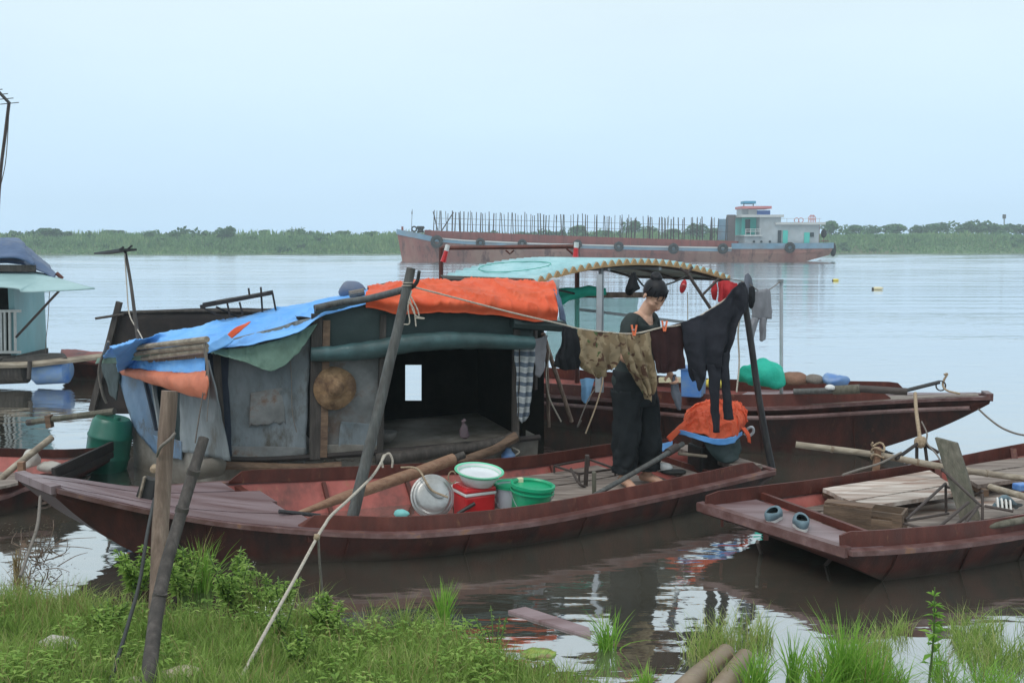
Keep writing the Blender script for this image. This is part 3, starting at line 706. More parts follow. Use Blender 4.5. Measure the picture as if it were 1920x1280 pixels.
tag(np_mesh("bank_bushes", np.stack([P_ - a_ * S_, P_ + b_ * S_ * 0.6, P_ + a_ * S_, P_ - b_ * S_ * 0.6], 1).reshape(-1, 3), np.arange(4 * k).reshape(k, 4), np.repeat(Q_, 4), "far_leaf"), "bushes merging along the far river bank slope", "bushes", kind="stuff")
# trees on the far bank
def crown_mesh(name, seed, n=620, lobes=7, leaf=0.15, flat=0.8):
    r = np.random.default_rng(seed)
    C = r.normal(0, 0.42, (lobes, 3)); C[:, 2] = np.abs(C[:, 2]) * 0.7 * flat + r.uniform(-0.25, 0.2, lobes); R = r.uniform(0.36, 0.6, lobes)
    k = r.integers(0, lobes, n); d = r.normal(0, 1, (n, 3)); d /= np.linalg.norm(d, axis=1)[:, None]
    rad = R[k] * r.uniform(0.55, 1.08, n) ** 0.5
    P = C[k] + d * rad[:, None]
    a = r.normal(0, 1, (n, 3)); a /= np.linalg.norm(a, axis=1)[:, None]
    b = np.cross(a, r.normal(0, 1, (n, 3))); b /= np.linalg.norm(b, axis=1)[:, None]
    s = r.uniform(0.6, 1.3, n)[:, None] * leaf
    V = np.stack([P - a * s, P + b * s * 0.6, P + a * s, P - b * s * 0.6], 1).reshape(-1, 3)
    F = np.arange(4 * n).reshape(n, 4)
    T = np.repeat(np.clip(0.45 + 0.25 * (k / lobes - 0.5) + r.normal(0, 0.2, n), 0, 1), 4)
    me = bpy.data.meshes.new(name)
    me.vertices.add(len(V)); me.vertices.foreach_set("co", V.astype(np.float32).ravel())
    me.loops.add(F.size); me.loops.foreach_set("vertex_index", F.astype(np.int32).ravel())
    me.polygons.add(n); me.polygons.foreach_set("loop_start", np.arange(0, F.size, 4, dtype=np.int32)); me.update(calc_edges=True)
    at = me.attributes.new("tint", 'FLOAT', 'POINT'); at.data.foreach_set("value", T.astype(np.float32))
    me.materials.append(M["far_leaf"]); return me
CROWNS = [crown_mesh("crown_%d" % i, 40 + i) for i in range(5)]
tm = MB(); tm.tube([(0, 0, 0), (0.02, 0, 0.4), (-0.03, 0.02, 0.75), (0.05, 0, 1.0)], [0.06, 0.05, 0.04, 0.015], 6)
for a in range(4):
    q = Vector((math.cos(a * 1.7), math.sin(a * 1.7), 0)); tm.tube([(0, 0, 0.5 + 0.08 * a), q * 0.18 + Vector((0, 0, 0.75)), q * 0.32 + Vector((0, 0, 1.0))], [0.03, 0.02, 0.008], 5)
tr0 = tm.build("trunk_source", "wood_dark"); TRUNK = tr0.data; bpy.data.objects.remove(tr0)
def far_tree(px, top, wpx, label, off=14.0, group=None, k=0, rise=0.62):
    x0 = (px - 960) / FPX * 205
    d = far_shore(x0) + off; x = (px - 960) / FPX * d
    base = Vector((x, far_shore(x) + off, far_z(x, off)))
    ztop = CAM_H + (455 - top) / FPX * d
    rx = wpx / FPX * d / 2; hh = max(1.2, ztop - base.z)
    t = thing("bank_tree", label, "tree", base, group)
    tk = link("trunk", TRUNK, t); tk.scale = (hh * 0.45, hh * 0.45, hh * 0.75)
    c = link("crown", CROWNS[k % 5], t); c.scale = (rx * 1.05, rx * 1.05, hh * 0.56); c.location = (0, 0, hh * 0.42); c.rotation_euler = (0, 0, k * 1.3)
    return t
far_tree(430, 420, 42, "round dark tree standing alone above the left far bank", 12, k=0)
far_tree(90, 426, 52, "broad domed tree at far left of the far bank", 16, k=1)
far_tree(28, 434, 34, "low bushy tree at the left edge of the far bank", 16, k=2)
far_tree(132, 433, 30, "small tree just right of the broad domed far left tree", 18, k=3)
far_tree(283, 430, 20, "narrow small tree between the round lone tree and the domed tree", 13, k=4)
far_tree(346, 435, 30, "faint low tree just left of the round lone tree on far bank", 22, k=2)
far_tree(212, 437, 50, "low wide tree midway along the left far bank skyline", 26, k=1)
for i, (px, tp, wd) in enumerate(((700, 434, 34), (640, 435, 30), (560, 434, 36), (500, 432, 30))):
    far_tree(px, tp, wd, "low far bank tree, %s left of the barge bow" % ("first", "second", "third", "fourth")[i], 24 + i, group="low trees left of the barge", k=i)
for i, (px, tp, wd) in enumerate(((832, 434, 40), (905, 436, 44), (975, 436, 40), (1085, 421, 46), (1040, 432, 40), (1130, 430, 40), (1182, 411, 34), (1215, 424, 40), (1262, 428, 36), (1302, 414, 40), (1345, 424, 42), (1385, 430, 40))):
    far_tree(px, tp, wd, "%s tree seen through the barge's poles, number %s from its bow" % ({3: "broad", 6: "tallest", 9: "tall dark"}.get(i, "low green"), "one two three five four six seven eight nine ten eleven twelve".split()[i]), 16 + (i * 5) % 9, group="trees behind the barge poles", k=i)
far_tree(1556, 412, 40, "tall tree on the far bank right behind the barge stern", 13, k=3)
far_tree(1884, 416, 40, "tree under the thin mast on the right far bank", 26, k=0)
for i, (px, tp, wd) in enumerate(((1590, 420, 44), (1632, 422, 46), (1682, 418, 60), (1724, 418, 40), (1757, 413, 48), (1800, 413, 54), (1838, 412, 44), (1862, 417, 40), (1910, 417, 44), (1940, 418, 44))):
    far_tree(px, tp, wd, "green tree on the right far bank, %s from the barge stern" % "second third fourth fifth sixth seventh eighth ninth tenth eleventh".split()[i], 24 + (i * 7) % 8, group="tree row on the right far bank", k=i + 1)
# thin mast behind the trees
d = 255; b_ = Pd(1883, 440, d); t = thing("radio_mast", "thin grey mast rising above the right far bank trees", "mast", b_)
MB().tube([b_ - Vector((0, 0, 1)), Pd(1883, 404, d)], 0.16, 6).build("pole", "steel_grey", t)
MB().tube([Pd(1883, 410, d), Pd(1883, 402, d)], 0.42, 8).build("aerial_drum", "steel_dark", t)

# ------------------------------------------------------------------ haze over the river
hz = bpy.data.materials.new("haze_air"); hz.use_nodes = True
hz.node_tree.nodes.clear()
ho = hz.node_tree.nodes.new("ShaderNodeOutputMaterial"); hv = hz.node_tree.nodes.new("ShaderNodeVolumePrincipled")
hv.inputs["Color"].default_value = (0.80, 0.94, 1.0, 1); hv.inputs["Density"].default_value = 0.0010; hv.inputs["Anisotropy"].default_value = 0.0
hz.node_tree.links.new(hv.outputs[0], ho.inputs["Volume"])
M["haze"] = hz
tag(MB().box((0, 150, 6.0), (640, 460, 16.0)).build("haze", "haze"), "thin pale haze over the river", "haze", kind="stuff")

# ------------------------------------------------------------------ cargo barge out on the river
BD = 116.0; bs = BD / FPX
def bx(px): return (px - 960) * bs
def bz(py): return CAM_H - (py - 455) * bs
BY = BD; BW = 8.0
barge = thing("cargo_barge", "long rusty red cargo barge with bare poles crossing the river", "barge", (bx(1150), BY + BW / 2, 0))
def hull_rows():
    top = [(738, 430), (748, 432), (775, 437), (810, 444), (870, 449), (1000, 455), (1200, 460), (1370, 463), (1480, 463), (1562, 462)]
    bot = [(749, 494), (757, 494), (780, 494), (815, 494), (870, 494), (1000, 494), (1200, 494), (1370, 494), (1500, 493), (1556, 478)]
    wid = [0.10, 0.22, 0.55, 0.85, 1, 1, 1, 1, 1, 0.92]
    rows = []
    for (a, b), (c, d), k in zip(top, bot, wid):
        h = BW / 2 * k; yc = BY + BW / 2; hb = h * 0.9
        rows.append([Vector((bx(a), yc - h, bz(b))), Vector((bx(a * .6 + c * .4), yc - h, bz(b * .6 + d * .4))), Vector((bx(c), yc - hb, bz(d))), Vector((bx(c), yc + hb, bz(d))), Vector((bx(a), yc + h, bz(b)))])
    return rows, top, wid
hr, htop, hwid = hull_rows()
hm = MB().grid(hr); k = len(hm.v)
n5 = 5
hm.f.append(tuple(range(5))); hm.f.append(tuple(range((len(hr) - 1) * 5, len(hr) * 5))[::-1])
for i in range(len(hr) - 1): hm.f.append((i * 5, i * 5 + 4, (i + 1) * 5 + 4, (i + 1) * 5))
hull = hm.build("hull", "barge_red", barge)
# blue painted sheer strake along the top of the hull, and a pale fender bar under it
def strake(name, dy0, dy1, mat_, out, par, i0=0, i1=10):
    m = MB()
    for sgn in (-1, 1):
        r = []
        for i in range(i0, i1):
            (a, b), kk = htop[i], hwid[i]
            y = BY + BW / 2 + sgn * (BW / 2 * kk + out)
            r.append([Vector((bx(a), y, bz(b + dy0))), Vector((bx(a), y, bz(b + dy1))), Vector((bx(a), y - sgn * (out + 0.12), bz(b + dy1))), Vector((bx(a), y - sgn * (out + 0.12), bz(b + dy0)))])
        rr = [[row[j] for row in r] for j in (0, 1, 2, 3, 0)]
        m.grid(rr)
    return m.build(name, mat_, par)
strake("bow_strake", -1, 9, "barge_blue", 0.06, barge, 0, 4)
strake("fender_bar", 0.5, 3.0, "barge_pale", 0.10, barge, 3, 8)
strake("side_band", 3.2, 8.5, "barge_blue", 0.04, barge, 3, 8)
strake("stern_strake", -7, 3.5, "barge_blue", 0.07, barge, 7, 10)
# raised cargo coaming
cy0, cy1 = BY + 0.9, BY + BW - 0.9
m = MB()
tops = [(806, 432), (1000, 440), (1200, 447), (1385, 452)]; bots = [(806, 452), (1000, 458), (1200, 463), (1385, 466)]
for yy0, yy1 in ((cy0, cy0 + 0.12), (cy1 - 0.12, cy1)):
    for (a, b), (c, d), (e_, f_), (g, h) in zip(tops, tops[1:], bots, bots[1:]):
        m.prism([(bx(a), yy0, bz(b)), (bx(c), yy0, bz(d)), (bx(g), yy0, bz(h)), (bx(e_), yy0, bz(f_))], (0, yy1 - yy0, 0))
m.box((bx(806), BY + BW / 2, bz(442)), (0.12, BW - 1.8, 20 * bs)); m.box((bx(1385), BY + BW / 2, bz(459)), (0.12, BW - 1.8, 14 * bs))
m.box((bx(1095), BY + BW / 2, bz(466)), (579 * bs, BW - 1.8, 0.1))
m.build("cargo_coaming", "barge_rust", barge)
rp_ = random.Random(3)
rib = None
for i in range(36):
    px = 815 + i * 16; top = np.interp(px, [806, 1385], [432, 452])
    q = MB().box((bx(px), cy0 - 0.05, bz(top + 7.5)), (0.10, 0.1, 14 * bs)).build("coaming_rib", "barge_rust", barge)
px = 812.0
while px < 1372:
    top = np.interp(px, [812, 1372], [395, 409]) + rp_.uniform(-2, 2.5); bot = np.interp(px, [812, 1372], [434, 452]); far = rp_.random() < 0.35
    yy = cy1 - 0.2 if far else cy0 + 0.2
    r = rp_.choice([0.045, 0.05, 0.06, 0.08])
    MB().tube([(bx(px), yy, bz(bot + 6)), (bx(px + rp_.uniform(-2.5, 2.5)), yy, bz(top))], [r, r * 0.8], 5).build("bamboo_pole", "barge_pole", barge)
    px += rp_.uniform(4.6, 6.4) if px > 850 else 5.0
for (a, b, c, d) in ((812, 397, 820, 432), (850, 398, 828, 432)):
    MB().tube([(bx(a), cy0 + 0.3, bz(b)), (bx(c), cy0 + 0.3, bz(d))], 0.07, 5).build("slanted_pole", "barge_pole", barge)
for dy in (0.36, 0.62):
    MB().tube([(bx(812), cy0 + 0.25, bz(395 + 39 * dy)), (bx(1372), cy0 + 0.25, bz(409 + 42 * dy))], 0.018, 4).build("rail_wire", "barge_pole", barge)
for (px, py, r) in ((820, 453, 0.72), (901, 455, 0.52), (979, 457, 0.52), (1082, 458, 0.52), (1159, 462, 0.55), (1261, 466, 0.6), (1353, 466, 0.6), (1478, 464, 0.6)):
    t_ = MB(); R = r * 0.68; tr = r * 0.34
    ring = [Vector((bx(px) + R * math.cos(a), BY - 0.22, bz(py) + R * math.sin(a))) for a in np.linspace(0, 2 * math.pi, 17)]
    t_.tube(ring, tr, 8, cap=False).build("tyre_fender", "tyre", barge, smooth=True)
ring = [Vector((bx(1566), BY + 1.2 + 0.45 * math.cos(a), bz(468) + 0.6 * math.sin(a))) for a in np.linspace(0, 2 * math.pi, 15)]
MB().tube(ring, 0.2, 8, cap=False).build("tyre_fender", "tyre", barge, smooth=True)
ring = [Vector((bx(773) + 0.28 * math.cos(a), BY + 3, bz(429) + 0.28 * math.sin(a))) for a in np.linspace(0, 2 * math.pi, 13)]
MB().tube(ring, 0.1, 6, cap=False).build("spare_tyre", "tyre", barge, smooth=True)
MB().lathe([(0.35, 0), (0.45, 0.1), (0.3, 0.3), (0.5, 0.6), (0.4, 0.75)], (bx(785), BY + 3, bz(436)), 10).build("windlass", "tyre", barge)
MB().box((bx(799), BY + 3.2, bz(437)), (0.7, 1.2, 0.75)).build("deck_winch", "barge_rust", barge)
MB().tube([(bx(749), BY + 3.8, bz(436)), (bx(749), BY + 3.8, bz(424))], 0.14, 6).build("bollard", "barge_rust", barge)
q = MB().tube([(bx(766), BY + 4, bz(434)), (bx(768), BY + 4, bz(391))], 0.03, 5).build("bow_mast", "barge_pole", barge)
MB().box((bx(767.5), BY + 4, bz(398)), (0.12, 0.06, 0.3)).build("pennant", "barge_pole", q)
# deckhouse
hy0, hy1 = BY + 0.7, BY + BW - 0.7
def house(px0, px1, py0, py1, y0=hy0, y1=hy1):
    return MB().box(((bx(px0) + bx(px1)) / 2, (y0 + y1) / 2, (bz(py0) + bz(py1)) / 2), (bx(px1) - bx(px0), y1 - y0, bz(py0) - bz(py1)))
house(1424, 1464, 407, 460).build("stair_tower_wall", "barge_grey", barge)
house(1397, 1424.5, 441, 460, hy0 + 0.05).build("bridge_base_wall", "barge_grey", barge)
house(1397, 1424, 407, 441, hy0 + 1.6).build("bridge_wall", "barge_turq", barge)
fw = house(1403, 1412, 411, 438, hy0 + 1.5, hy0 + 1.62).build("bridge_doorway", "dark_glass", barge)
m = MB()
for yy in (430, 434): m.tube([(bx(1397), hy0 - 0.1, bz(yy)), (bx(1426), hy0 - 0.1, bz(yy))], 0.04, 5)
for xx in (1398, 1407, 1416, 1425): m.tube([(bx(xx), hy0 - 0.1, bz(429)), (bx(xx), hy0 - 0.1, bz(441))], 0.04, 5)
m.build("balcony_rail", "barge_pale", barge)
house(1395, 1429, 440.5, 443, hy0 - 0.25, hy1).build("balcony_floor", "barge_pale", barge)
house(1388, 1468, 403, 407.5, hy0 - 0.35, hy1 + 0.35).build("bridge_roof", "barge_pale", barge)
house(1463.8, 1536, 421, 462, hy0 + 0.02).build("cabin_wall", "barge_grey", barge)
house(1453, 1546, 417, 421.5, hy0 - 0.4, hy1 + 0.4).build("cabin_roof", "barge_pale", barge)
for (a, b, c, d, nm, mt) in ((1468, 1477, 432, 456, "cabin_door", "barge_turq"), (1458.5, 1465, 432, 455, "dark_doorway", "dark_glass"), (1508, 1518, 436, 457, "cabin_door", "barge_turq"), (1519, 1526, 436, 444, "cabin_window", "dark_glass")):
    house(a, b, c, d, hy0 - 0.12, hy0 + 0.06).build(nm, mt, barge)
for px in (1414, 1428, 1444):
    MB().lathe([(0.14, -0.05), (0.14, 0.05)], (bx(px), hy0 - 0.02, bz(453)), 10, RX(math.pi / 2)).build("porthole", "dark_glass", barge)
house(1372, 1386, 402, 462, hy0 + 2, hy0 + 3).build("funnel_casing", "barge_funnel", barge)
house(1354, 1371, 410, 450, hy0 + 2.2, hy0 + 2.4).build("canvas_screen", "barge_blue", barge)
w_ = house(1397, 1410, 391, 403, hy0 + 2, hy1 - 2).build("wheelhouse_front", "barge_grey", barge)
house(1410, 1426, 393, 403, hy0 + 1.9, hy1 - 2).build("wheelhouse_side", "barge_pale", barge)
house(1426.2, 1451, 394, 403, hy0 + 1.8, hy1 - 2).build("wheelhouse_screen", "barge_clothblue", barge)
house(1396, 1452, 386, 391, hy0 + 1.4, hy1 - 1.4).build("wheelhouse_roof", "barge_pink", barge)
house(1403, 1425, 376, 381, hy0 + 2.2, hy1 - 2.4).build("roof_board", "barge_signblue", barge)
m = MB()
for px in (1405, 1423): m.tube([(bx(px), hy0 + 3, bz(386)), (bx(px), hy0 + 3, bz(380))], 0.06, 5)
m.build("board_stay", "barge_pole", barge)
for cx in (1498, 1506):
    ring = [Vector((bx(cx) + 0.27 * math.cos(a), hy0 + 1, bz(413) + 0.27 * math.sin(a))) for a in np.linspace(0, 2 * math.pi, 13)]
    MB().tube(ring, 0.05, 5, cap=False).build("life_ring", "barge_pink", barge)
m = MB()
for a in np.linspace(-0.4, 0.4, 5): m.tube([(bx(1527) + a, hy0 + 1, bz(417)), (bx(1527) + a, hy0 + 1, bz(408)), (bx(1527) + a * 0.4, hy0 + 1, bz(403))], 0.05, 5)
m.tube([(bx(1520), hy0 + 1, bz(411)), (bx(1534), hy0 + 1, bz(411))], 0.06, 5).build("lantern_cage", "barge_pink", barge)
m = MB()
for px in (1462, 1475, 1490, 1515, 1536): m.tube([(bx(px), hy0, bz(417.5)), (bx(px), hy0, bz(410))], 0.025, 4)
m.tube([(bx(1462), hy0, bz(410)), (bx(1540), hy0, bz(410))], 0.025, 4).build("roof_rail", "barge_pale", barge)
MB().tube([(bx(1537), hy0 + 0.2, bz(421)), (bx(1537), hy0 + 0.2, bz(458))], 0.06, 5).build("stern_post", "barge_rust", barge)
MB().ell((bx(1548), hy0 + 0.6, bz(438)), (0.35, 0.3, 0.5), 10, 8).build("stern_lamp", "tyre", barge)
m = MB().tube([(bx(1548), hy0 + 0.6, bz(462)), (bx(1548), hy0 + 0.6, bz(443))], 0.04, 5)
for yy in (452, 457): m.tube([(bx(1540), hy0, bz(yy)), (bx(1560), hy0 + 1, bz(yy))], 0.05, 5)
m.build("stern_rail", "barge_rust", barge)
MB().prism([(bx(1534), BY + 3.9, bz(492)), (bx(1558), BY + 3.9, bz(488)), (bx(1558), BY + 3.9, bz(491)), (bx(1541), BY + 3.9, bz(495))], (0, 0.2, 0)).build("rudder", "barge_rust", barge)
# ------------------------------------------------------------------ plank boats
class Boat:
    """a flat-bottomed steel sampan given by its two rail edges (near, far), each from one end to the other"""
    def __init__(s, name, label, near, far, n=40, draft=0.14, end0=0.10, end1=0.10, rise0=0.28, rise1=0.25, coam=0.11, c0=0.0, c1=1.0, inset=0.16, m_out="maroon_shaded", m_in="maroon_inside", m_coam="maroon", m_rail="maroon_rail", smooth_in=True, floor_z=0.04, group=None):
        s.n = n
        s.N = arclen(spline(near, 120), n); s.F = arclen(spline(far, 120), n)
        mid = (s.N[n // 2] + s.F[n // 2]) / 2
        s.t = thing(name, label, "boat", (mid.x, mid.y, 0.0), group)
        s.parts = {}
        def zb(t, zr):
            # bottom height: flat amidships, swept up to the rail at the ends
            a = max(0.0, 1 - t / rise0) if rise0 else 0; b = max(0.0, 1 - (1 - t) / rise1) if rise1 else 0
            k = max(a, b) ** 1.6
            e_ = end0 if a > b else end1
            return -draft * (1 - k) + (zr - e_) * k
        outer, inner = [], []
        s.zb = []
        for i in range(n):
            t = i / (n - 1); a, b = s.N[i], s.F[i]; zr = (a.z + b.z) / 2; z = zb(t, min(a.z, b.z)); s.zb.append(z)
            k = min(1, (zr - z) / 0.4) * inset
            ac = a.lerp(b, k); ac.z = z; bc = b.lerp(a, k); bc.z = z
            am = a.lerp(ac, 0.5) + (a - b).normalized() * 0.02; bm_ = b.lerp(bc, 0.5) + (b - a).normalized() * 0.02
            outer.append([a, am, ac, bc, bm_, b])
            zf = max(z + 0.03, min(floor_z, zr - 0.03)); zf = min(zf, zr - 0.012)
            ai = a.lerp(b, 0.03); bi = b.lerp(a, 0.03)
            ki = 0.03 + k * min(1, max(0.0, (zr - zf) / max(0.05, zr - z)))
            af = a.lerp(b, ki + 0.01); af.z = zf; bf = b.lerp(a, ki + 0.01); bf.z = zf
            inner.append([ai, af, bf, bi])
        s.outer, s.inner = outer, inner
        m = MB().grid(outer); k0 = len(m.v)
        m.grid(inner)
        for i in range(n - 1):
            o, p = i * 6, (i + 1) * 6; q, r = k0 + i * 4, k0 + (i + 1) * 4
            m.f += [(o, p, r, q), (o + 5, p + 5, r + 3, q + 3)]
        for i, fl in ((0, 0), (n - 1, 1)):
            o, q = i * 6, k0 + i * 4
            m.f += [(o, o + 1, o + 2, q + 1, q), (o + 2, o + 3, q + 2, q + 1), (o + 3, o + 4, o + 5, q + 3, q + 2)]
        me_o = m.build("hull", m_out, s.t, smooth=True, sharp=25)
        me_o.data.materials.append(M[m_in])
        # inner skin faces take the inside paint
        nin = (n - 1) * 3
        nout = (n - 1) * 5
        for p in me_o.data.polygons:
            if nout <= p.index < nout + nin: p.material_index = 1
        # rub rail: a flange round the edge
        for side, E, O in (("near", s.N, s.F), ("far", s.F, s.N)):
            m = MB(); r = []
            for i in range(n):
                d = (E[i] - O[i]); d.z = 0; d.normalize(); a = E[i]
                up = Vector((0, 0, 1))
                r.append([a + d * 0.035 + up * 0.012, a + d * 0.035 - up * 0.018, a - d * 0.05 - up * 0.018, a - d * 0.05 + up * 0.012])
            m.grid([[q[j] for q in r] for j in (0, 1, 2, 3, 0)])
            m.f += [(0, n, 2 * n, 3 * n), (n - 1, 2 * n - 1, 3 * n - 1, 4 * n - 1)]
            m.build("rub_rail", m_rail, s.t)
            if coam:
                i0, i1 = int(c0 * (n - 1)), int(c1 * (n - 1)); m = MB(); r = []
                for i in range(i0, i1 + 1):
                    d = (E[i] - O[i]); d.z = 0; d.normalize()
                    e_ = min(1, (i - i0) / 1.5 + (0.25 if i0 > 0 else 0.8), (i1 - i) / 1.5 + (0.25 if i1 < n - 1 else 0.8)); h = coam * e_
                    wob = 0.006 * noise.noise(Vector((i * 0.7, 5 if side == "near" else 9, 0)))
                    a = E[i] - d * (0.045 + wob); up = Vector((0, 0, 1))
                    r.append([a + up * 0.004, a - d * 0.012 + up * h, a - d * 0.026 + up * h, a - d * 0.018 + up * 0.004])
                m.grid([[q[j] for q in r] for j in (0, 1, 2, 3, 0)]); w_ = i1 - i0 + 1
                m.f += [(0, w_, 2 * w_, 3 * w_), (w_ - 1, 2 * w_ - 1, 3 * w_ - 1, 4 * w_ - 1)]
                m.build("coaming", m_coam, s.t)
    def seams(s, ts, side="near"):
        """weld beads running down the outer plating"""
        for t in ts:
            i = int(t * (s.n - 1)); r = s.outer[i] if side == "near" else s.outer[i][::-1]
            MB().tube(spline([r[0] - Vector((0, 0.004, 0.02)), r[1] - Vector((0, 0.006, 0)), r[2] - Vector((0, 0.004, 0))], 8), 0.0055, 5).build("weld_seam", "maroon_shaded", s.t, smooth=True)
    def pt(s, t, a, z=None, dz=0.0):
        u = t * (s.n - 1); i = min(int(u), s.n - 2); k = u - i
        N = s.N[i].lerp(s.N[i + 1], k); F = s.F[i].lerp(s.F[i + 1], k); p = N.lerp(F, a)
        if z is not None: p.z = z
        p.z += dz; return p
    def plank(s, t0, t1, a0, a1, dz=0.0, z=None, th=0.022, mat_="plank_grey", name="plank", k=8, par=None, wob=0.004):
        """a board lying along the boat from t0 to t1 between a0 and a1 across"""
        top = []; sd_ = random.random() * 50
        for i in range(k + 1):
            t = t0 + (t1 - t0) * i / k; w_ = wob * noise.noise(Vector((t * 9, sd_, 0)))
            top.append((s.pt(t, a0 + w_, z, dz + w_), s.pt(t, a1 + w_, z, dz + w_)))
        up = Vector((0, 0, th)); m = MB()
        m.grid([[p[0] for p in top], [p[1] for p in top], [p[1] - up for p in top], [p[0] - up for p in top], [p[0] for p in top]])
        m.f += [(0, k + 1, 2 * k + 2, 3 * k + 3), (k, 2 * k + 1, 3 * k + 2, 4 * k + 3)]
        return m.build(name, mat_, par or s.t)
    def cross(s, t, z_top, w_, th, mat_, name, a0=0.02, a1=0.98, par=None, zoff=None):
        a, b = s.pt(t, a0, z_top, zoff or 0), s.pt(t, a1, z_top, zoff or 0)
        return MB().beam(a, b, w_, th).build(name, mat_, par or s.t)
    def end_rail(s, t, name="end_rail", mat_="maroon_rail", h=0.045):
        i = 0 if t == 0 else s.n - 1
        a, b = s.N[i], s.F[i]
        return MB().beam(a, b, 0.06, h).build(name, mat_, s.t)

# ---- A: the long sampan in front
nearA = [Pz(105, 918, 0.60), Pz(195, 940, 0.50), Pz(300, 962, 0.40), Pz(420, 981, 0.31), Pz(540, 993, 0.25), Pz(680, 1001, 0.21), Pz(800, 1000, 0.195), Pz(1000, 979, 0.19), Pz(1200, 940, 0.20), Pz(1330, 912, 0.205), Pz(1450, 884, 0.215)]
farA = [Pz(37, 890, 0.60), Pz(130, 900, 0.50), Pz(255, 916, 0.38), Pz(350, 910, 0.31), Pz(460, 903, 0.26), Pz(600, 898, 0.22), Pz(740, 891, 0.20), Pz(870, 884, 0.19), Pz(1000, 872, 0.19), Pz(1150, 849, 0.195), Pz(1300, 838, 0.215)]
A = Boat("sampan", "long maroon sampan in the foreground with a plank foredeck and washing gear", nearA, farA, n=56, draft=0.20, floor_z=-0.06, end0=0.05, end1=0.07, rise0=0.30, rise1=0.24, coam=0.105, c0=0.28, c1=0.995)
A.end_rail(0, "bow_edge", "deck_paint", 0.05); A.end_rail(1, "stern_edge")
# foredeck boards
for i, (a0, a1) in enumerate(((0.02, 0.27), (0.28, 0.52), (0.53, 0.76), (0.77, 0.98))):
    A.plank(0.012 + 0.004 * (i % 2), 0.30 - 0.012 * i + 0.02 * (i == 2), a0, a1, dz=0.016 + 0.003 * (i % 2), th=0.03, mat_="deck_paint", name="deck_plank", k=14)
A.cross(0.285, None, 0.05, 0.06, "maroon", "deck_beam", zoff=-0.045)
# frames inside the hull
for t in (0.40, 0.515, 0.63, 0.74):
    for side in (0.045, 0.955):
        q = 0.16 if side < 0.5 else 0.84
        MB().beam(A.pt(t, side, None, -0.01), A.pt(t, q, -0.04), 0.03, 0.03).build("hull_frame", "maroon", A.t)
# floor boards aft (where the woman stands)
ZF = 0.135
for i, (a0, a1, t0, t1, mt) in enumerate(((0.08, 0.22, 0.60, 0.90, "plank_pale"), (0.225, 0.36, 0.555, 0.885, "plank_grey"), (0.365, 0.50, 0.55, 0.86, "plank_grey"), (0.505, 0.64, 0.535, 0.84, "plank_grey"), (0.645, 0.77, 0.555, 0.83, "plank_grey"), (0.775, 0.90, 0.56, 0.82, "plank_grey"))):
    A.plank(t0, t1, a0, a1, z=ZF + 0.004 * (i % 3), th=0.03, mat_=mt, name="floor_plank")
for t in (0.58, 0.70, 0.83): A.cross(t, ZF - 0.055, 0.05, 0.05, "timber", "floor_bearer", 0.10, 0.90)
# stern boards set across
for t, z, w_ in ((0.97, 0.245, 0.24), (0.885, 0.185, 0.15)):
    a, b = A.pt(t, 0.10, z), A.pt(t, 0.90, z); MB().beam(a, b, w_, 0.035).build("stern_board", "plank_grey", A.t)
A.cross(0.925, 0.13, 0.02, 0.14, "maroon", "engine_bed", 0.12, 0.88)
# low metal frame on the floor
m = MB(); g = [A.pt(0.735, 0.62, ZF + 0.02), A.pt(0.73, 0.86, ZF + 0.02), A.pt(0.80, 0.88, ZF + 0.02), A.pt(0.80, 0.60, ZF + 0.02)]
fr_ = thing("seat_frame", "rusty low steel frame on the floor planks beside the woman's feet", "frame", A.pt(0.76, 0.7, ZF))
for p, q in zip(g, g[1:] + g[:1]): m.beam(p + Vector((0, 0, 0.06)), q + Vector((0, 0, 0.06)), 0.016, 0.016)
m.build("top_frame", "steel_dark", fr_)
for p in g: MB().beam(p - Vector((0, 0, 0.0)), p + Vector((0, 0, 0.06)), 0.016, 0.016).build("leg", "steel_dark", fr_)
a = PA(1098, 912, 7.55)
st = thing("steel_upright", "dark steel upright with bent foot standing on the floor planks", "bracket", Vector((a.x, a.y, ZF)))
MB().beam(Vector((a.x, a.y, ZF)), PA(1101, 853, 7.5), 0.03, 0.03).build("post", "steel_dark", st)
MB().tube(spline([PA(1070, 878, 7.6), PA(1085, 905, 7.5), PA(1097, 912, 7.5)], 8), 0.012, 6).build("bent_foot", "steel_dark", st)
b_ = PA(1114, 935, 7.0)
cl_ = thing("wooden_cleat", "short grey wooden peg upright beside the engine shaft", "peg", Vector((b_.x, b_.y, ZF)))
MB().beam(Vector((b_.x, b_.y, ZF)), PA(1114, 884, 7.0), 0.05, 0.03).build("peg", "weathered_board", cl_, bevel=0.006)

A.seams((0.17, 0.33, 0.49, 0.65, 0.81))
# ---- D: the sampan at right
nearD = [Pz(1590, 1035, zD(0.40)), Pz(1680, 1030, zD(0.385)), Pz(1800, 1019, zD(0.37)), Pz(1920, 1001, zD(0.37)), Pz(2060, 975, zD(0.40)), Pz(2260, 935, zD(0.5)), Pz(2420, 905, zD(0.62))]
farD = [Pz(1312, 948, zD(0.40)), Pz(1420, 934, zD(0.385)), Pz(1520, 921, zD(0.37)), Pz(1640, 903, zD(0.36)), Pz(1780, 878, zD(0.365)), Pz(1920, 850, zD(0.39)), Pz(2110, 818, zD(0.47)), Pz(2300, 800, zD(0.6))]
D = Boat("sampan", "maroon sampan at right with pale planks and a pair of shoes on its end", nearD, farD, n=48, draft=0.18, floor_z=-0.03, end0=0.05, end1=0.05, rise0=0.30, rise1=0.3, coam=0.11, c0=0.0, c1=1.0, m_rail="maroon_rail")
D.end_rail(0, "transom_edge", "maroon_rail", 0.06)
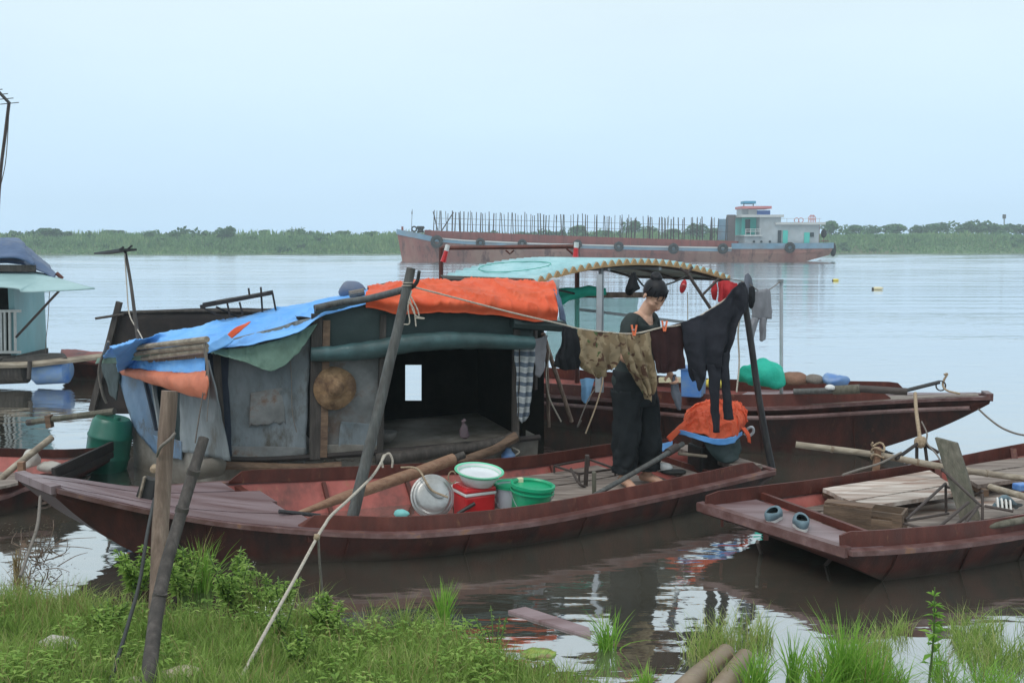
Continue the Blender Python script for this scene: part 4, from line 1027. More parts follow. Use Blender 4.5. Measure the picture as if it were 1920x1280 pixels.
D.plank(0.005, 0.085, 0.03, 0.97, dz=0.014, th=0.03, mat_="deck_paint", name="end_deck")
D.cross(0.095, None, 0.03, 0.05, "maroon", "deck_lip", 0.04, 0.96, zoff=0.035)
for i, (a0, a1, t0, t1, mt) in enumerate(((0.80, 0.92, 0.20, 0.42, "plank_pale"), (0.66, 0.79, 0.195, 0.415, "plank_pale"), (0.54, 0.65, 0.205, 0.42, "plank_grey"))):
    D.plank(t0, t1, a0, a1, z=zD(0.415) + 0.004 * (i % 2), th=0.03, mat_="plank_pale", name="seat_plank")
for t in (0.21, 0.405): D.cross(t, zD(0.37), 0.04, 0.05, "timber", "seat_bearer", 0.50, 0.95)
for i, (a0, a1, t0, t1, mt) in enumerate(((0.05, 0.20, 0.14, 0.60, "plank_pale"), (0.205, 0.36, 0.13, 0.62, "plank_pale"), (0.365, 0.52, 0.12, 0.60, "plank_grey"), (0.525, 0.68, 0.11, 0.58, "plank_pale"), (0.685, 0.84, 0.10, 0.60, "plank_grey"), (0.845, 0.94, 0.12, 0.50, "plank_grey"))):
    D.plank(t0, t1, a0, a1, z=zD(0.285) + 0.004 * (i % 3), th=0.03, mat_=mt, name="floor_plank")
for i, (a0, a1) in enumerate(((0.62, 0.78), (0.79, 0.93))):
    D.plank(0.47, 0.66, a0, a1, z=zD(0.395) + 0.004 * i, th=0.03, mat_="plank_grey", name="seat_plank")
D.cross(0.48, zD(0.35), 0.04, 0.05, "timber", "seat_bearer", 0.58, 0.95); D.cross(0.65, zD(0.35), 0.04, 0.05, "timber", "seat_bearer", 0.58, 0.95)
for t in (0.44, 0.62, 0.80):
    MB().beam(D.pt(t, 0.95, None, 0.09), D.pt(t, 0.86, zD(0.20)), 0.05, 0.02).build("hull_frame", "maroon", D.t)
for t in (0.19, 0.5):
    D.cross(t, zD(0.235), 0.05, 0.05, "timber", "floor_bearer", 0.10, 0.92)
# fenders and stays under the near end
for (p0, z0, p1, z1) in (((1420, 1015), 0.3, (1440, 1075), -0.1), ((1560, 1045), 0.25, (1520, 1090), -0.05)):
    MB().tube([Pz(*p0, zD(z0)), Pz(*p1, zD(z1))], 0.013, 6).build("keel_stay", "steel_dark", D.t)
MB().beam(Pz(1354, 970, zD(0.36)), Pz(1354, 985, zD(0.29)), 0.02, 0.02).build("tow_lug", "maroon", D.t)
MB().beam(Pz(1436, 985, zD(0.385)), Pz(1436, 1012, zD(0.30)), 0.03, 0.03).build("tow_lug", "maroon", D.t)

D.seams((0.12, 0.28, 0.44))
# ---- C: the big boat with the canopy
nearC = [Pz(812, 716, 0.50), Pz(860, 724, 0.44), Pz(920, 731, 0.39), Pz(1000, 739, 0.36), Pz(1150, 750, 0.42), Pz(1300, 763, 0.46), Pz(1450, 765, 0.49), Pz(1600, 757, 0.54), Pz(1740, 749, 0.61), Pz(1856, 745, 0.68)]
farC = [Pz(856, 692, 0.50), Pz(905, 697, 0.44), Pz(970, 702, 0.40), Pz(1050, 708, 0.36), Pz(1180, 718, 0.38), Pz(1300, 727, 0.40), Pz(1450, 733, 0.42), Pz(1600, 735, 0.47), Pz(1740, 739, 0.58), Pz(1846, 739, 0.68)]
C = Boat("canopy_boat", "large maroon boat with a turquoise corrugated canopy behind the woman", nearC, farC, n=56, draft=0.16, end0=0.07, end1=0.06, rise0=0.25, rise1=0.36, coam=0.13, c0=0.05, c1=0.86, m_rail="maroon_rail")
C.end_rail(1, "bow_edge", "maroon_rail", 0.07); C.end_rail(0, "stern_edge", "maroon_rail", 0.07)
for i in range(5):
    a0 = 0.03 + 0.19 * i; C.plank(0.60 - 0.01 * (i % 2), 0.985, a0, a0 + 0.18, dz=0.02 + 0.003 * (i % 2), th=0.03, mat_="plank_grey" if i < 3 else "deck_paint", name="deck_plank", k=14)
for i in range(4):
    a0 = 0.10 + 0.2 * i; C.plank(0.22, 0.60, a0, a0 + 0.19, z=0.20 + 0.003 * (i % 2), mat_="plank_grey", name="floor_plank")
MB().tube([C.pt(t, 0.0, None, -0.09) + Vector((0.01, -0.015, 0)) for t in np.linspace(0.08, 0.97, 40)], 0.022, 6).build("hull_bead", "maroon_rail", C.t, smooth=True)

C.seams((0.18, 0.34, 0.50, 0.66, 0.80))
# ---- E: the small boat end at far left
nearE = [Pz(95, 905, zE(0.42)), Pz(50, 915, zE(0.40)), Pz(0, 932, zE(0.38)), Pz(-120, 950, zE(0.36)), Pz(-320, 950, zE(0.42))]
farE = [Pz(207, 852, zE(0.42)), Pz(110, 856, zE(0.39)), Pz(0, 853, zE(0.37)), Pz(-120, 850, zE(0.37)), Pz(-260, 846, zE(0.42))]
E = Boat("sampan", "maroon sampan entering the left edge with a white sack aboard", nearE, farE, n=24, draft=0.16, floor_z=-0.05, end0=0.06, end1=0.06, rise0=0.35, rise1=0.3, coam=0.08, c0=0.02, c1=1.0, m_out="maroon_shaded", m_coam="maroon_shaded")
a, b = Pz(97, 897, zE(0.44)), Pz(207, 845, zE(0.44))
MB().prism([a, b, b + Vector((0, 0, 0.085)), a + Vector((0, 0, 0.085))], (0.03, 0.004, 0)).build("end_board", "rust_brown", E.t)
E.end_rail(0, "end_rail", "rust_brown", 0.05)
for i in range(4):
    E.plank(0.06, 0.8, 0.10 + 0.2 * i, 0.29 + 0.2 * i, z=zE(0.27) + 0.003 * (i % 2), mat_="plank_pale" if i % 2 == 0 else "plank_grey", name="floor_plank")

# ---- H: the low maroon boat lying behind the cabin boat at left
nearH = [Pd(112, 676, 15.6), Pd(170, 681, 15.4), Pd(260, 686, 15.2), Pd(360, 688, 15.2), Pd(460, 684, 15.4)]
farH = [Pd(120, 662, 16.8), Pd(180, 664, 16.7), Pd(260, 666, 16.6), Pd(360, 667, 16.6), Pd(450, 664, 16.8)]
Hb = Boat("low_boat", "low faded red boat moored behind the cabin boat at left", nearH, farH, n=24, draft=0.1, end0=0.12, end1=0.06, rise0=0.10, coam=0.05, m_out="maroon_shaded", m_rail="maroon")
sheet("cover_sheet", [[p + Vector((0, -0.05, 0.02)) for p in nearH[:3]], [(p + q) / 2 + Vector((0, 0, 0.10)) for p, q in zip(nearH[:3], farH[:3])], [p + Vector((0, 0, 0.03)) for p in farH[:3]]], "maroon_inside", Hb.t, 20, 10, 0.03, 4)
# ------------------------------------------------------------------ B: the cabin boat
PB = Plane((-2.36, 8.40), (0.03, 9.20))
PL = Plane((-3.62, 9.55), (-2.52, 8.35))
B = thing("cabin_boat", "patched grey cabin boat roofed with blue and orange tarpaulins", "houseboat", (-1.3, 9.5, 0))
Bn = -PB.n   # away from the camera
BW_ = 1.55   # cabin width
def PBF(px, py): return PB.at(px, py, -BW_)
# hull: dark sides, pale grey swept bow at left
nb = [PB.at(1010, 838), PB.at(900, 845), PB.at(700, 858), PB.at(500, 868), PB.at(395, 862), PL.at(330, 838), PL.at(285, 812), PL.at(248, 792)]
nb = [Vector((p.x, p.y, z)) for p, z in zip(nb, (0.33, 0.31, 0.29, 0.29, 0.33, 0.37, 0.42, 0.46))]
fbh = [nb[0] + Bn * BW_, nb[1] + Bn * BW_, nb[2] + Bn * BW_, nb[3] + Bn * BW_, nb[4] + Bn * BW_ * 0.95, nb[5] + Bn * 1.15, nb[6] + Bn * 0.8, nb[7] + Bn * 0.45]
m = MB(); rows = []
for a, b in zip(spline(nb, 36), spline(fbh, 36)):
    c = (a + b) / 2
    al = a.lerp(c, 0.12); al.z = -0.15; bl = b.lerp(c, 0.12); bl.z = -0.15
    rows.append([a, al, bl, b])
m.grid(rows); k = len(rows)
m.f += [(0, 1, 2, 3), tuple((k - 1) * 4 + j for j in range(4))]
for i in range(k - 1): m.f.append((i * 4, (i + 1) * 4, (i + 1) * 4 + 3, i * 4 + 3))
m.build("hull", "grey_hull", B, smooth=True)
MB().tube([p + PB.n * 0.03 + Vector((0, 0, 0.0)) for p in spline(nb[:5], 30)], 0.028, 6).build("rub_rail", "rust_brown", B, smooth=True)
# floor inside
MB().prism([PB.at(700, 850, -0.05), PB.at(985, 828, -0.05), PB.at(985, 828, -0.05) + Bn * 1.4, PB.at(700, 850, -0.05) + Bn * 1.4], (0, 0, -0.03)).build("cabin_floor", "shaded_inside", B)
def panel(name, pts, mat_, off=0.0, th=0.02, plane=PB, par=B):
    P = [plane.at(x, y, off) for x, y in pts]
    return MB().prism(P, -plane.n * th).build(name, mat_, par)
# near wall sheets: rough boards covered in faded sheet, slightly warped
def wall_sheet(name, quad, mat_, plane, off, seed, ragged=0.02, wr=0.012):
    (x0, y0), (x1, y1), (x2, y2), (x3, y3) = quad   # top-left, top-right, bottom-right, bottom-left
    rows = []
    for v in (0, 0.5, 1):
        rows.append([plane.at(x0 + (x1 - x0) * u + ((x3 + (x2 - x3) * u) - (x0 + (x1 - x0) * u)) * v, y0 + (y1 - y0) * u + ((y3 + (y2 - y3) * u) - (y0 + (y1 - y0) * u)) * v, off) for u in (0, 0.33, 0.66, 1)])
    return sheet(name, rows, mat_, B, 30, 24, wr, 3.5, 0.014, seed, ragged=ragged)
wall_sheet("wall_panel", ((418, 640), (584, 596), (572, 862), (428, 858)), "grey_sheet", PB, 0.01, 1, 0.03)
wall_sheet("wall_panel", ((602, 590), (722, 580), (716, 856), (606, 852)), "grey_sheet_brown", PB, 0.0, 2, 0.04)
wall_sheet("corner_strip", ((383, 655), (426, 645), (436, 858), (400, 860)), "navy_cloth", PB, 0.03, 3, 0.02)
wall_sheet("wall_patch", ((470, 735), (530, 728), (536, 790), (468, 798)), "grey_sheet_brown", PB, 0.024, 31, 0.03)
wall_sheet("wall_patch", ((640, 790), (700, 795), (712, 852), (632, 850)), "grey_sheet", PB, 0.018, 32, 0.05)
wall_sheet("hem_strip", ((430, 836), (575, 838), (573, 866), (430, 862)), "grey_sheet_brown", PB, 0.026, 33, 0.05)
wall_sheet("hem_strip", ((606, 832), (716, 836), (716, 862), (606, 862)), "grey_hull", PB, 0.02, 34, 0.06)
# upper band above the door, dark green cover
sheet("door_header", [[PB.at(590, 575, 0.03), PB.at(720, 562, 0.03), PB.at(860, 580, 0.03), PB.at(1000, 600, 0.03)], [PB.at(588, 660, 0.02), PB.at(720, 652, 0.03), PB.at(860, 648, 0.03), PB.at(1000, 655, 0.02)]], "dark_green_tarp", B, 40, 12, 0.012, 5, 0.01, 4)
roll = [PB.at(583, 664, 0.10), PB.at(640, 662, 0.11), PB.at(700, 655, 0.12), PB.at(770, 643, 0.13), PB.at(850, 638, 0.13), PB.at(930, 640, 0.12), PB.at(1000, 643, 0.10)]
rm = MB(); rp2 = spline(roll, 50)
rr = [0.045 + 0.035 * math.sin(math.pi * min(1, 0.12 + 0.78 * i / 49)) + 0.006 * noise.noise(Vector((i * 0.4, 2, 0))) for i in range(50)]
rm.tube(rp2, rr, 14).rough(0.006, 9, 3).build("awning_roll", "teal_tarp", B, smooth=True, sharp=80)
# posts
for (x0, y0, x1, y1, w_, mt) in ((594, 588, 590, 860, 0.09, "wood_dark"), (612, 600, 606, 856, 0.06, "timber"), (718, 590, 712, 856, 0.05, "wood_dark"), (968, 600, 966, 828, 0.06, "wood_dark"), (405, 650, 418, 862, 0.06, "wood_dark")):
    MB().beam(PB.at(x0, y0, 0.035), PB.at(x1, y1, 0.035), w_, 0.05, up=PB.n).build("wall_post", mt, B)
# far wall with a window hole
fo_ = -BW_ + 0.06
panel("far_wall", ((560, 614), (760, 614), (760, 850), (560, 850)), "shaded_inside", fo_)
panel("far_wall", ((791, 614), (1020, 614), (1020, 850), (791, 850)), "shaded_inside", fo_)
panel("far_wall", ((760, 614), (791, 614), (791, 684), (760, 684)), "shaded_inside", fo_)
panel("far_wall", ((760, 751), (791, 751), (791, 850), (760, 850)), "shaded_inside", fo_)
# end wall at right and inner partition at left
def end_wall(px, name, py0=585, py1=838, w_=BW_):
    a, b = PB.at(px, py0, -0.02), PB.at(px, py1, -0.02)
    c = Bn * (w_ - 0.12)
    return MB().prism([a, b, b + c, a + c], PB.u * 0.03).build(name, "shaded_inside", B)
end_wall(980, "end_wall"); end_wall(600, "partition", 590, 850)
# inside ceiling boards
MB().prism([PB.at(560, 600, -0.02), PB.at(1000, 600, -0.02), PB.at(1000, 600, -0.02) + Bn * 1.5, PB.at(560, 600, -0.02) + Bn * 1.5], (0, 0, 0.02)).build("ceiling", "shaded_inside", B)
# banded cloth at the door's right edge
def fold_x(u, v): return PB.n * (0.02 * math.sin(u * 14 + v * 3))
sheet("door_curtain", [[PB.at(963, 645, 0.05), PB.at(985, 643, 0.06), PB.at(1003, 640, 0.05)], [PB.at(967, 715, 0.06), PB.at(985, 715, 0.09), PB.at(998, 715, 0.06)], [PB.at(970, 780, 0.06), PB.at(980, 792, 0.08), PB.at(994, 778, 0.06)]], "banded_cloth", B, 24, 30, 0.01, 9, 0.006, 5, fold=fold_x)
# logs along the sill
MB().tube(spline([PB.at(705, 862, 0.06), PB.at(820, 846, 0.07), PB.at(900, 836, 0.08), PB.at(972, 818, 0.09)], 16), [0.055, 0.06, 0.055, 0.05], 10).rough(0.008, 8, 1).build("sill_log", "wood_dark", B, smooth=True)
MB().tube(spline([PB.at(850, 872, 0.12), PB.at(915, 846, 0.12), PB.at(968, 818, 0.10)], 12), [0.045, 0.045, 0.05], 9).rough(0.006, 8, 2).build("sill_pole", "timber", B, smooth=True)
MB().tube(spline([PB.at(415, 872, 0.05), PB.at(560, 876, 0.05), PB.at(640, 872, 0.05)], 12), 0.035, 8).rough(0.006, 8, 3).build("sill_pole", "timber", B, smooth=True)
# left part: swept bow wall of blue panels, a window opening under a rolled orange cover
wall_sheet("bow_panel", ((212, 672), (292, 680), (300, 858), (250, 800)), "blue_panel", PL, 0.02, 11, 0.01)
wall_sheet("bow_panel", ((340, 680), (392, 676), (432, 862), (338, 846)), "grey_sheet", PL, 0.02, 12, 0.01)
wall_sheet("bow_panel", ((288, 815), (342, 828), (342, 862), (300, 852)), "blue_panel", PL, 0.025, 13, 0.0)
panel("window_shade", ((285, 676), (346, 676), (346, 840), (300, 838)), "dark_green_tarp", -0.04, 0.02, PL)
MB().beam(PL.at(272, 712, 0.06), PL.at(294, 806, 0.06), 0.03, 0.03).build("window_frame", "navy_cloth", B)
MB().beam(PL.at(284, 700, 0.05), PL.at(302, 812, 0.05), 0.03, 0.03).build("window_frame", "grey_sheet", B)
sheet("bow_side_cloth", [[PL.at(186, 672, -0.1), PL.at(200, 672, -0.02), PL.at(222, 680, 0.04)], [PL.at(196, 705, -0.1), PL.at(206, 710, -0.02), PL.at(224, 715, 0.04)], [PL.at(208, 740, -0.1), PL.at(213, 745, -0.02), PL.at(219, 750, 0.02)]], "dark_green_tarp", B, 20, 20, 0.02, 6, 0.008, 14)
# far side of the bow, closing the shape
MB().prism([PL.at(212, 680, -0.02), PL.at(248, 795, -0.02), PL.at(248, 795, -0.02) + Bn * 0.5, PL.at(212, 680, -0.02) + Bn * 0.7], Vector((0.02, 0, 0))).build("bow_end_panel", "blue_panel", B)
# rolled orange cover under the eave
sheet("orange_cover_roll", [[PL.at(226, 690, 0.06), PL.at(262, 692, 0.06), PL.at(310, 697, 0.06), PL.at(350, 699, 0.06), PL.at(389, 697, 0.05)],
    [PL.at(223, 690, 0.12), PL.at(262, 693, 0.15), PL.at(310, 700, 0.18), PL.at(350, 702, 0.20), PL.at(390, 700, 0.20)],
    [PL.at(224, 697, 0.14), PL.at(262, 702, 0.18), PL.at(310, 714, 0.21), PL.at(350, 722, 0.23), PL.at(391, 724, 0.23)],
    [PL.at(228, 702, 0.12), PL.at(262, 711, 0.15), PL.at(310, 727, 0.17), PL.at(350, 738, 0.18), PL.at(386, 748, 0.18)],
    [PL.at(230, 702, 0.06), PL.at(264, 710, 0.07), PL.at(310, 726, 0.07), PL.at(350, 738, 0.07), PL.at(384, 746, 0.06)]], "orange_faded", B, 60, 30, 0.008, 5, 0.006, 15, crease=0.012, cs=5)
sheet("blue_eave_strip", [[PL.at(228, 678, 0.09), PL.at(300, 672, 0.10), PL.at(384, 668, 0.10)], [PL.at(234, 690, 0.12), PL.at(300, 698, 0.14), PL.at(384, 700, 0.15)]], "blue_tarp", B, 60, 16, 0.012, 9, 0.006, 7, crease=0.018, cs=6)
# roof: blue tarp low at the bow, rising to the orange one
e1 = [PL.at(192, 676, 0.16), PL.at(260, 668, 0.16), PL.at(330, 662, 0.14), PB.at(400, 656, 0.18), PB.at(480, 648, 0.20), PB.at(560, 624, 0.18), PB.at(606, 596, 0.12), PB.at(690, 572, 0.06)]
def back(px, py, o): return PB.at(px, py, -o)
r1 = [back(212, 655, 0.35), back(275, 636, 0.55), back(345, 620, 0.7), back(420, 603, 0.75), back(490, 588, 0.75), back(560, 573, 0.75), back(640, 556, 0.75), back(690, 545, 0.75)]
f1 = [p + Bn * 0.75 - Vector((0, 0, 0.28)) for p in r1]
m1 = [(a + b) / 2 + Vector((0, 0, 0.03)) for a, b in zip(e1, r1)]
sheet("roof_blue_tarp", [[p + Vector((0, 0, 0.012)) for p in e1], m1, r1, f1], "blue_tarp", B, 170, 70, 0.014, 3.0, 0.004, 20, crease=0.026, cs=2.2)
e2 = [PB.at(685, 578, 0.10), PB.at(760, 588, 0.14), PB.at(860, 588, 0.15), PB.at(940, 594, 0.15), PB.at(1000, 600, 0.15), PB.at(1046, 600, 0.12)]
e2m = [PB.at(685, 556, 0.06), PB.at(760, 560, 0.12), PB.at(860, 560, 0.12), PB.at(940, 564, 0.12), PB.at(1000, 566, 0.12), PB.at(1046, 570, 0.08)]
r2 = [back(690, 543, 0.6), back(765, 531, 0.6), back(850, 526, 0.6), back(930, 528, 0.6), back(985, 531, 0.6), back(1032, 533, 0.5)]
f2 = [p + Bn * 0.85 - Vector((0, 0, 0.3)) for p in r2]
sheet("roof_orange_tarp", [e2, e2m, r2, f2], "orange_tarp", B, 180, 80, 0.020, 3.0, 0.004, 21, crease=0.034, cs=2.3)
# blue lining hem showing past the orange
sheet("blue_hem", [[back(1034, 536, 0.3), PB.at(1044, 560, 0.08), PB.at(1050, 600, 0.10)], [back(1046, 545, 0.3), PB.at(1056, 575, 0.04), PB.at(1062, 604, 0.06)]], "blue_dull", B, 16, 6, 0.01, 8, 0.006, 22)
MB().tube([PB.at(960, 606, 0.1), PB.at(1058, 612, 0.02)], 0.05, 8).build("eave_pole", "dark_green_tarp", B, smooth=True)
# green canvas flap hanging off the eave
sheet("green_flap", [[PB.at(388, 658, 0.13), PB.at(450, 652, 0.13), PB.at(520, 638, 0.12), PB.at(594, 606, 0.06)], [PB.at(398, 664, 0.16), PB.at(455, 666, 0.14), PB.at(520, 660, 0.13), PB.at(582, 630, 0.10)], [PB.at(410, 666, 0.2), PB.at(458, 680, 0.17), PB.at(514, 694, 0.15), PB.at(560, 664, 0.12)]], "green_canvas", B, 70, 36, 0.012, 5, 0.007, 23, ragged=0.012, crease=0.018, cs=4.5)
sheet("green_bow_flap", [[PL.at(184, 672, 0.15), PL.at(230, 664, 0.17), PL.at(300, 664, 0.17)], [PL.at(180, 682, 0.14), PL.at(230, 678, 0.16), PL.at(300, 672, 0.16)]], "green_canvas", B, 24, 8, 0.012, 6, 0.007, 24)
sheet("torn_orange_strip", [[PB.at(412, 645, 0.19), PB.at(425, 628, 0.18), PB.at(446, 612, 0.15), PB.at(466, 604, 0.12)], [PB.at(418, 648, 0.2), PB.at(436, 634, 0.19), PB.at(454, 618, 0.16), PB.at(470, 604, 0.13)]], "orange_tarp", B, 20, 6, 0.008, 9, 0.005, 25)
sheet("blue_fold", [[PB.at(383, 650, 0.2), PB.at(405, 640, 0.2), PB.at(425, 626, 0.2)], [PB.at(388, 662, 0.21), PB.at(412, 655, 0.22), PB.at(440, 636, 0.2)]], "blue_tarp", B, 14, 8, 0.014, 9, 0.006, 26)
# bamboo battens lashed along the bow eave
for i, (p0, p1) in enumerate((((226, 655), (388, 636)), ((240, 664), (386, 648)), ((268, 672), (386, 656)))):
    MB().tube([PL.at(*p0, 0.20 - 0.02 * i), PL.at(*p1, 0.20 - 0.02 * i)], [0.022, 0.026], 8).rough(0.003, 9, i).build("bamboo_batten", "bamboo", B, smooth=True)
panel("eave_board", ((272, 668), (384, 655), (384, 670), (276, 680)), "wood_post", 0.12, 0.02, PL)
# lashings and hanging cords
for i, pts in enumerate(([(386, 640), (383, 660), (390, 700), (384, 740)], [(384, 645), (388, 690), (380, 742), (372, 790), (366, 830)], [(388, 660), (392, 720), (388, 790)], [(540, 625), (546, 700), (548, 770), (556, 810)])):
    pl = PL if i < 3 else PB
    rope("lashing", [pl.at(x, y, 0.22 if i < 3 else 0.05) for x, y in pts], 0.006 if i < 2 else 0.004, "rope_grey", B, 20, 5)
rope("lashing", [PL.at(203, 640, 0.2), PL.at(186, 690, 0.18), PL.at(192, 735, 0.14), PL.at(200, 755, 0.1)], 0.014, "rope_grey", B, 20, 6)
# dark bundled rag on the roof
rg = MB().ell((0, 0, 0), (0.13, 0.10, 0.075), 16, 10); rp_ = back(660, 543, 0.55); rg.v = [v + rp_ for v in rg.v]
tag(rg.rough(0.035, 7, 6).build("rag_bundle", "blue_dull", None, smooth=True, sharp=80), "dark blue rag bundled on the roof between blue and orange tarps", "rag")
rb = MB().tube([back(655, 552, 0.35), back(682, 547, 0.35)], 0.03, 8); tag(rb.rough(0.006, 12, 3).build("rag_roll", "rope_grey", None, smooth=True), "small grey rolled rag on the cabin roof below the dark bundle", "rag")
bd = [back(706, 538, 0.62), back(735, 531, 0.62), back(737, 536, 0.55), back(708, 543, 0.55)]
tag(MB().prism([p + Vector((0, 0, 0.02)) for p in bd], (0, 0, -0.02)).build("roof_board", "timber", None), "short brown board poking above the orange tarp's left end", "board")

# straw hat on the wall
hc = PB.at(627, 727, 0.06); R = axis_rot(PB.n + Vector((0, 0, 0.12)))
hm_ = MB().lathe([(0.185, 0.0), (0.180, 0.012), (0.12, 0.03), (0.085, 0.045), (0.075, 0.075), (0.05, 0.10), (0.01, 0.106)], hc, 36, R)
hm_.lathe([(0.182, 0.0), (0.11, 0.018), (0.02, 0.03)], hc, 36, R, cap=False)
tag(hm_.rough(0.014, 5, 8).build("straw_hat", "straw", None, smooth=True, sharp=60), "round brown straw hat hung on the cabin's grey wall", "hat")
# small figurine-like bundle and bowl at the sill
bp_ = PB.at(871, 815, 0.10)
tag(MB().lathe([(0.02, -0.03), (0.042, -0.01), (0.04, 0.04), (0.026, 0.075), (0.010, 0.10), (0.020, 0.125), (0.004, 0.14)], bp_, 18).rough(0.022, 16, 4).build("tied_bag", "bag_purple", None, smooth=True), "small tied purple brown bag on the cabin door sill", "bag")
bo = PB.at(722, 828, -0.25)
tag(MB().lathe([(0.05, 0), (0.10, 0.05), (0.11, 0.09), (0.10, 0.085), (0.04, 0.02)], bo, 20).build("metal_bowl", "aluminium", None, smooth=True), "grey metal bowl just inside the cabin door's left edge", "bowl")

# floats and fender under the cabin
fl = thing("float_drum", "dented grey plastic float under the cabin wall's left corner", "float", PB.at(390, 880, 0.1))
MB().tube([PB.at(352, 890, 0.12), PB.at(365, 882, 0.12), PB.at(410, 874, 0.12), PB.at(422, 876, 0.12)], [0.05, 0.08, 0.08, 0.05], 14).build("drum", "grey_hull", fl, smooth=True)
bj = PB.at(953, 858, 0.05)
jb = thing("blue_jug", "small blue plastic jug hung beside the cabin's right end", "jug", bj)
MB().lathe([(0.05, -0.10), (0.065, -0.09), (0.065, 0.03), (0.03, 0.07), (0.028, 0.09)], bj, 16).build("body", "blue_plastic", jb, smooth=True)
MB().tube(spline([bj + Vector((0.06, 0, 0.02)), bj + Vector((0.10, 0, 0.06)), bj + Vector((0.03, 0, 0.10))], 8), 0.008, 5).build("handle", "rope_pale", jb)
# rags at the right end of the cabin
gr = sheet("grey_rag", [[PB.at(998, 640, 0.02), PB.at(1010, 632, 0.0), PB.at(1026, 628, -0.02)], [PB.at(1000, 672, 0.03), PB.at(1012, 672, 0.0), PB.at(1024, 668, -0.02)], [PB.at(1004, 700, 0.02), PB.at(1013, 706, 0), PB.at(1022, 696, -0.02)]], "grey_cloth", None, 16, 16, 0.02, 9, 0.006, 31)
tag(gr, "pale grey rag hanging at the right end of the cabin eave", "rag")

# oar pole with block sticking out from the bow
ob = thing("bow_pole", "weathered pole with a cross block jutting left from the cabin bow", "pole", PL.at(212, 772, 0))
MB().tube([PL.at(60, 791, -0.35) if False else Pd(52, 792, 9.7), Pd(215, 771, 9.35)], [0.026, 0.032], 8).rough(0.004, 9, 5).build("shaft", "weathered_board", ob, smooth=True)
MB().beam(Pd(91, 778, 9.6), Pd(94, 801, 9.6), 0.07, 0.05).build("block", "timber", ob)
MB().tube([Pd(52, 792, 9.7), Pd(63, 790.5, 9.68)], 0.032, 8).build("end_cap", "wood_dark", ob)

# leaning stick with a small solar board on the cabin roof
tp = thing("antenna_pole", "thin leaning stick with a dark flat aerial on the cabin roof", "pole", PL.at(264, 672, 0.15))
MB().tube(spline([PL.at(264, 674, 0.15), PL.at(254, 600, 0.10), PL.at(245, 530, 0.05), PL.at(235, 472, 0.0)], 16), [0.018, 0.013], 7).build("stick", "wood_dark", tp, smooth=True)
a, b = PL.at(192, 475, -0.02), PL.at(240, 468, 0.02)
bd_ = MB().beam(a, b, 0.16, 0.018).build("aerial_board", "black_plastic", tp)
MB().tube([PL.at(222, 470, 0.0), PL.at(231, 464, 0.0)], 0.012, 5).build("aerial_clip", "black_plastic", bd_); MB().tube([PL.at(236, 470, 0.0), PL.at(247, 461, 0.0)], 0.010, 5).build("aerial_clip", "black_plastic", bd_)
rope_thing("aerial_wire", [PL.at(234, 475, 0.02), PL.at(238, 540, 0.05), PL.at(243, 590, 0.08), PL.at(262, 625, 0.12), PL.at(282, 665, 0.18)], 0.006, "rope_pale", "thin pale wire running down beside the leaning aerial stick", "wire")

# rusty rack on the roof
rk = thing("metal_rack", "rusty brown metal rack lying on the blue roof tarp", "rack", back(445, 585, 0.6))
def rkp(x, y, o=0.65): return back(x, y, o)
m = MB().beam(rkp(375, 575, 0.55), rkp(512, 549, 0.55), 0.018, 0.03).beam(rkp(380, 571, 0.8), rkp(512, 547, 0.8), 0.018, 0.03)
m.build("top_rail", "rust_brown", rk); 
MB().prism([rkp(405, 568, 0.55), rkp(500, 551, 0.55), rkp(500, 549, 0.8), rkp(405, 565, 0.8)], (0, 0, 0.012)).build("shelf_board", "rust_brown", rk)
for (x0, y0, x1, y1, o) in ((426, 568, 432, 596, 0.55), (449, 566, 455, 590, 0.55), (489, 538, 492, 585, 0.6), (466, 540, 468, 556, 0.75), (511, 549, 517, 581, 0.55), (377, 575, 424, 598, 0.55), (405, 575, 445, 594, 0.8)):
    MB().beam(rkp(x0, y0, o), rkp(x1, y1, o), 0.016, 0.016).build("leg", "rust_brown", rk)

# ------------------------------------------------------------------ G: dark boat end raised behind the cabin bow
gy = 11.2
G = thing("raised_boat_end", "dark brown raised boat end behind the cabin boat's bow", "boat", Pd(300, 700, gy + 0.5))
g_near = [Pd(224, 588, gy), Pd(300, 585, gy), Pd(400, 584, gy + 0.1), Pd(500, 586, gy + 0.2), Pd(590, 592, gy + 0.3)]
g_low = [Pd(168, 775, gy), Pd(260, 775, gy + 0.05), Pd(400, 775, gy + 0.1), Pd(500, 770, gy + 0.2), Pd(590, 765, gy + 0.3)]
g_far = [p + Vector((0.05, 0.9, -0.02)) for p in g_near]
sheet("hull_side", [g_near, [(a + b) / 2 for a, b in zip(g_near, g_low)], g_low], "rust_brown", G, 30, 14, 0.006, 3, 0.03, 41)
sheet("hull_side", [g_far, [(a + b) / 2 + Vector((0, 0.9, 0)) for a, b in zip(g_near, g_low)], [p + Vector((0.1, 0.8, 0)) for p in g_low]], "rust_brown", G, 30, 14, 0.006, 3, 0.03, 42)
MB().prism([g_near[0], g_low[0], g_low[0] + Vector((0.1, 0.8, 0)), g_far[0]], (0.04, 0, 0)).build("hull_end", "rust_brown", G)
MB().beam(Pd(224, 566, gy - 0.05), Pd(172, 770, gy - 0.05), 0.05, 0.06).build("stem_post", "wood_dark", G)
MB().tube(spline([p + Vector((0, -0.02, 0.01)) for p in g_near], 20), 0.02, 6).build("gunwale", "wood_dark", G)
MB().tube([Pd(179, 597, gy - 0.1), Pd(232, 589, gy - 0.1)], 0.016, 6).build("tiller_stick", "wood_dark", G)

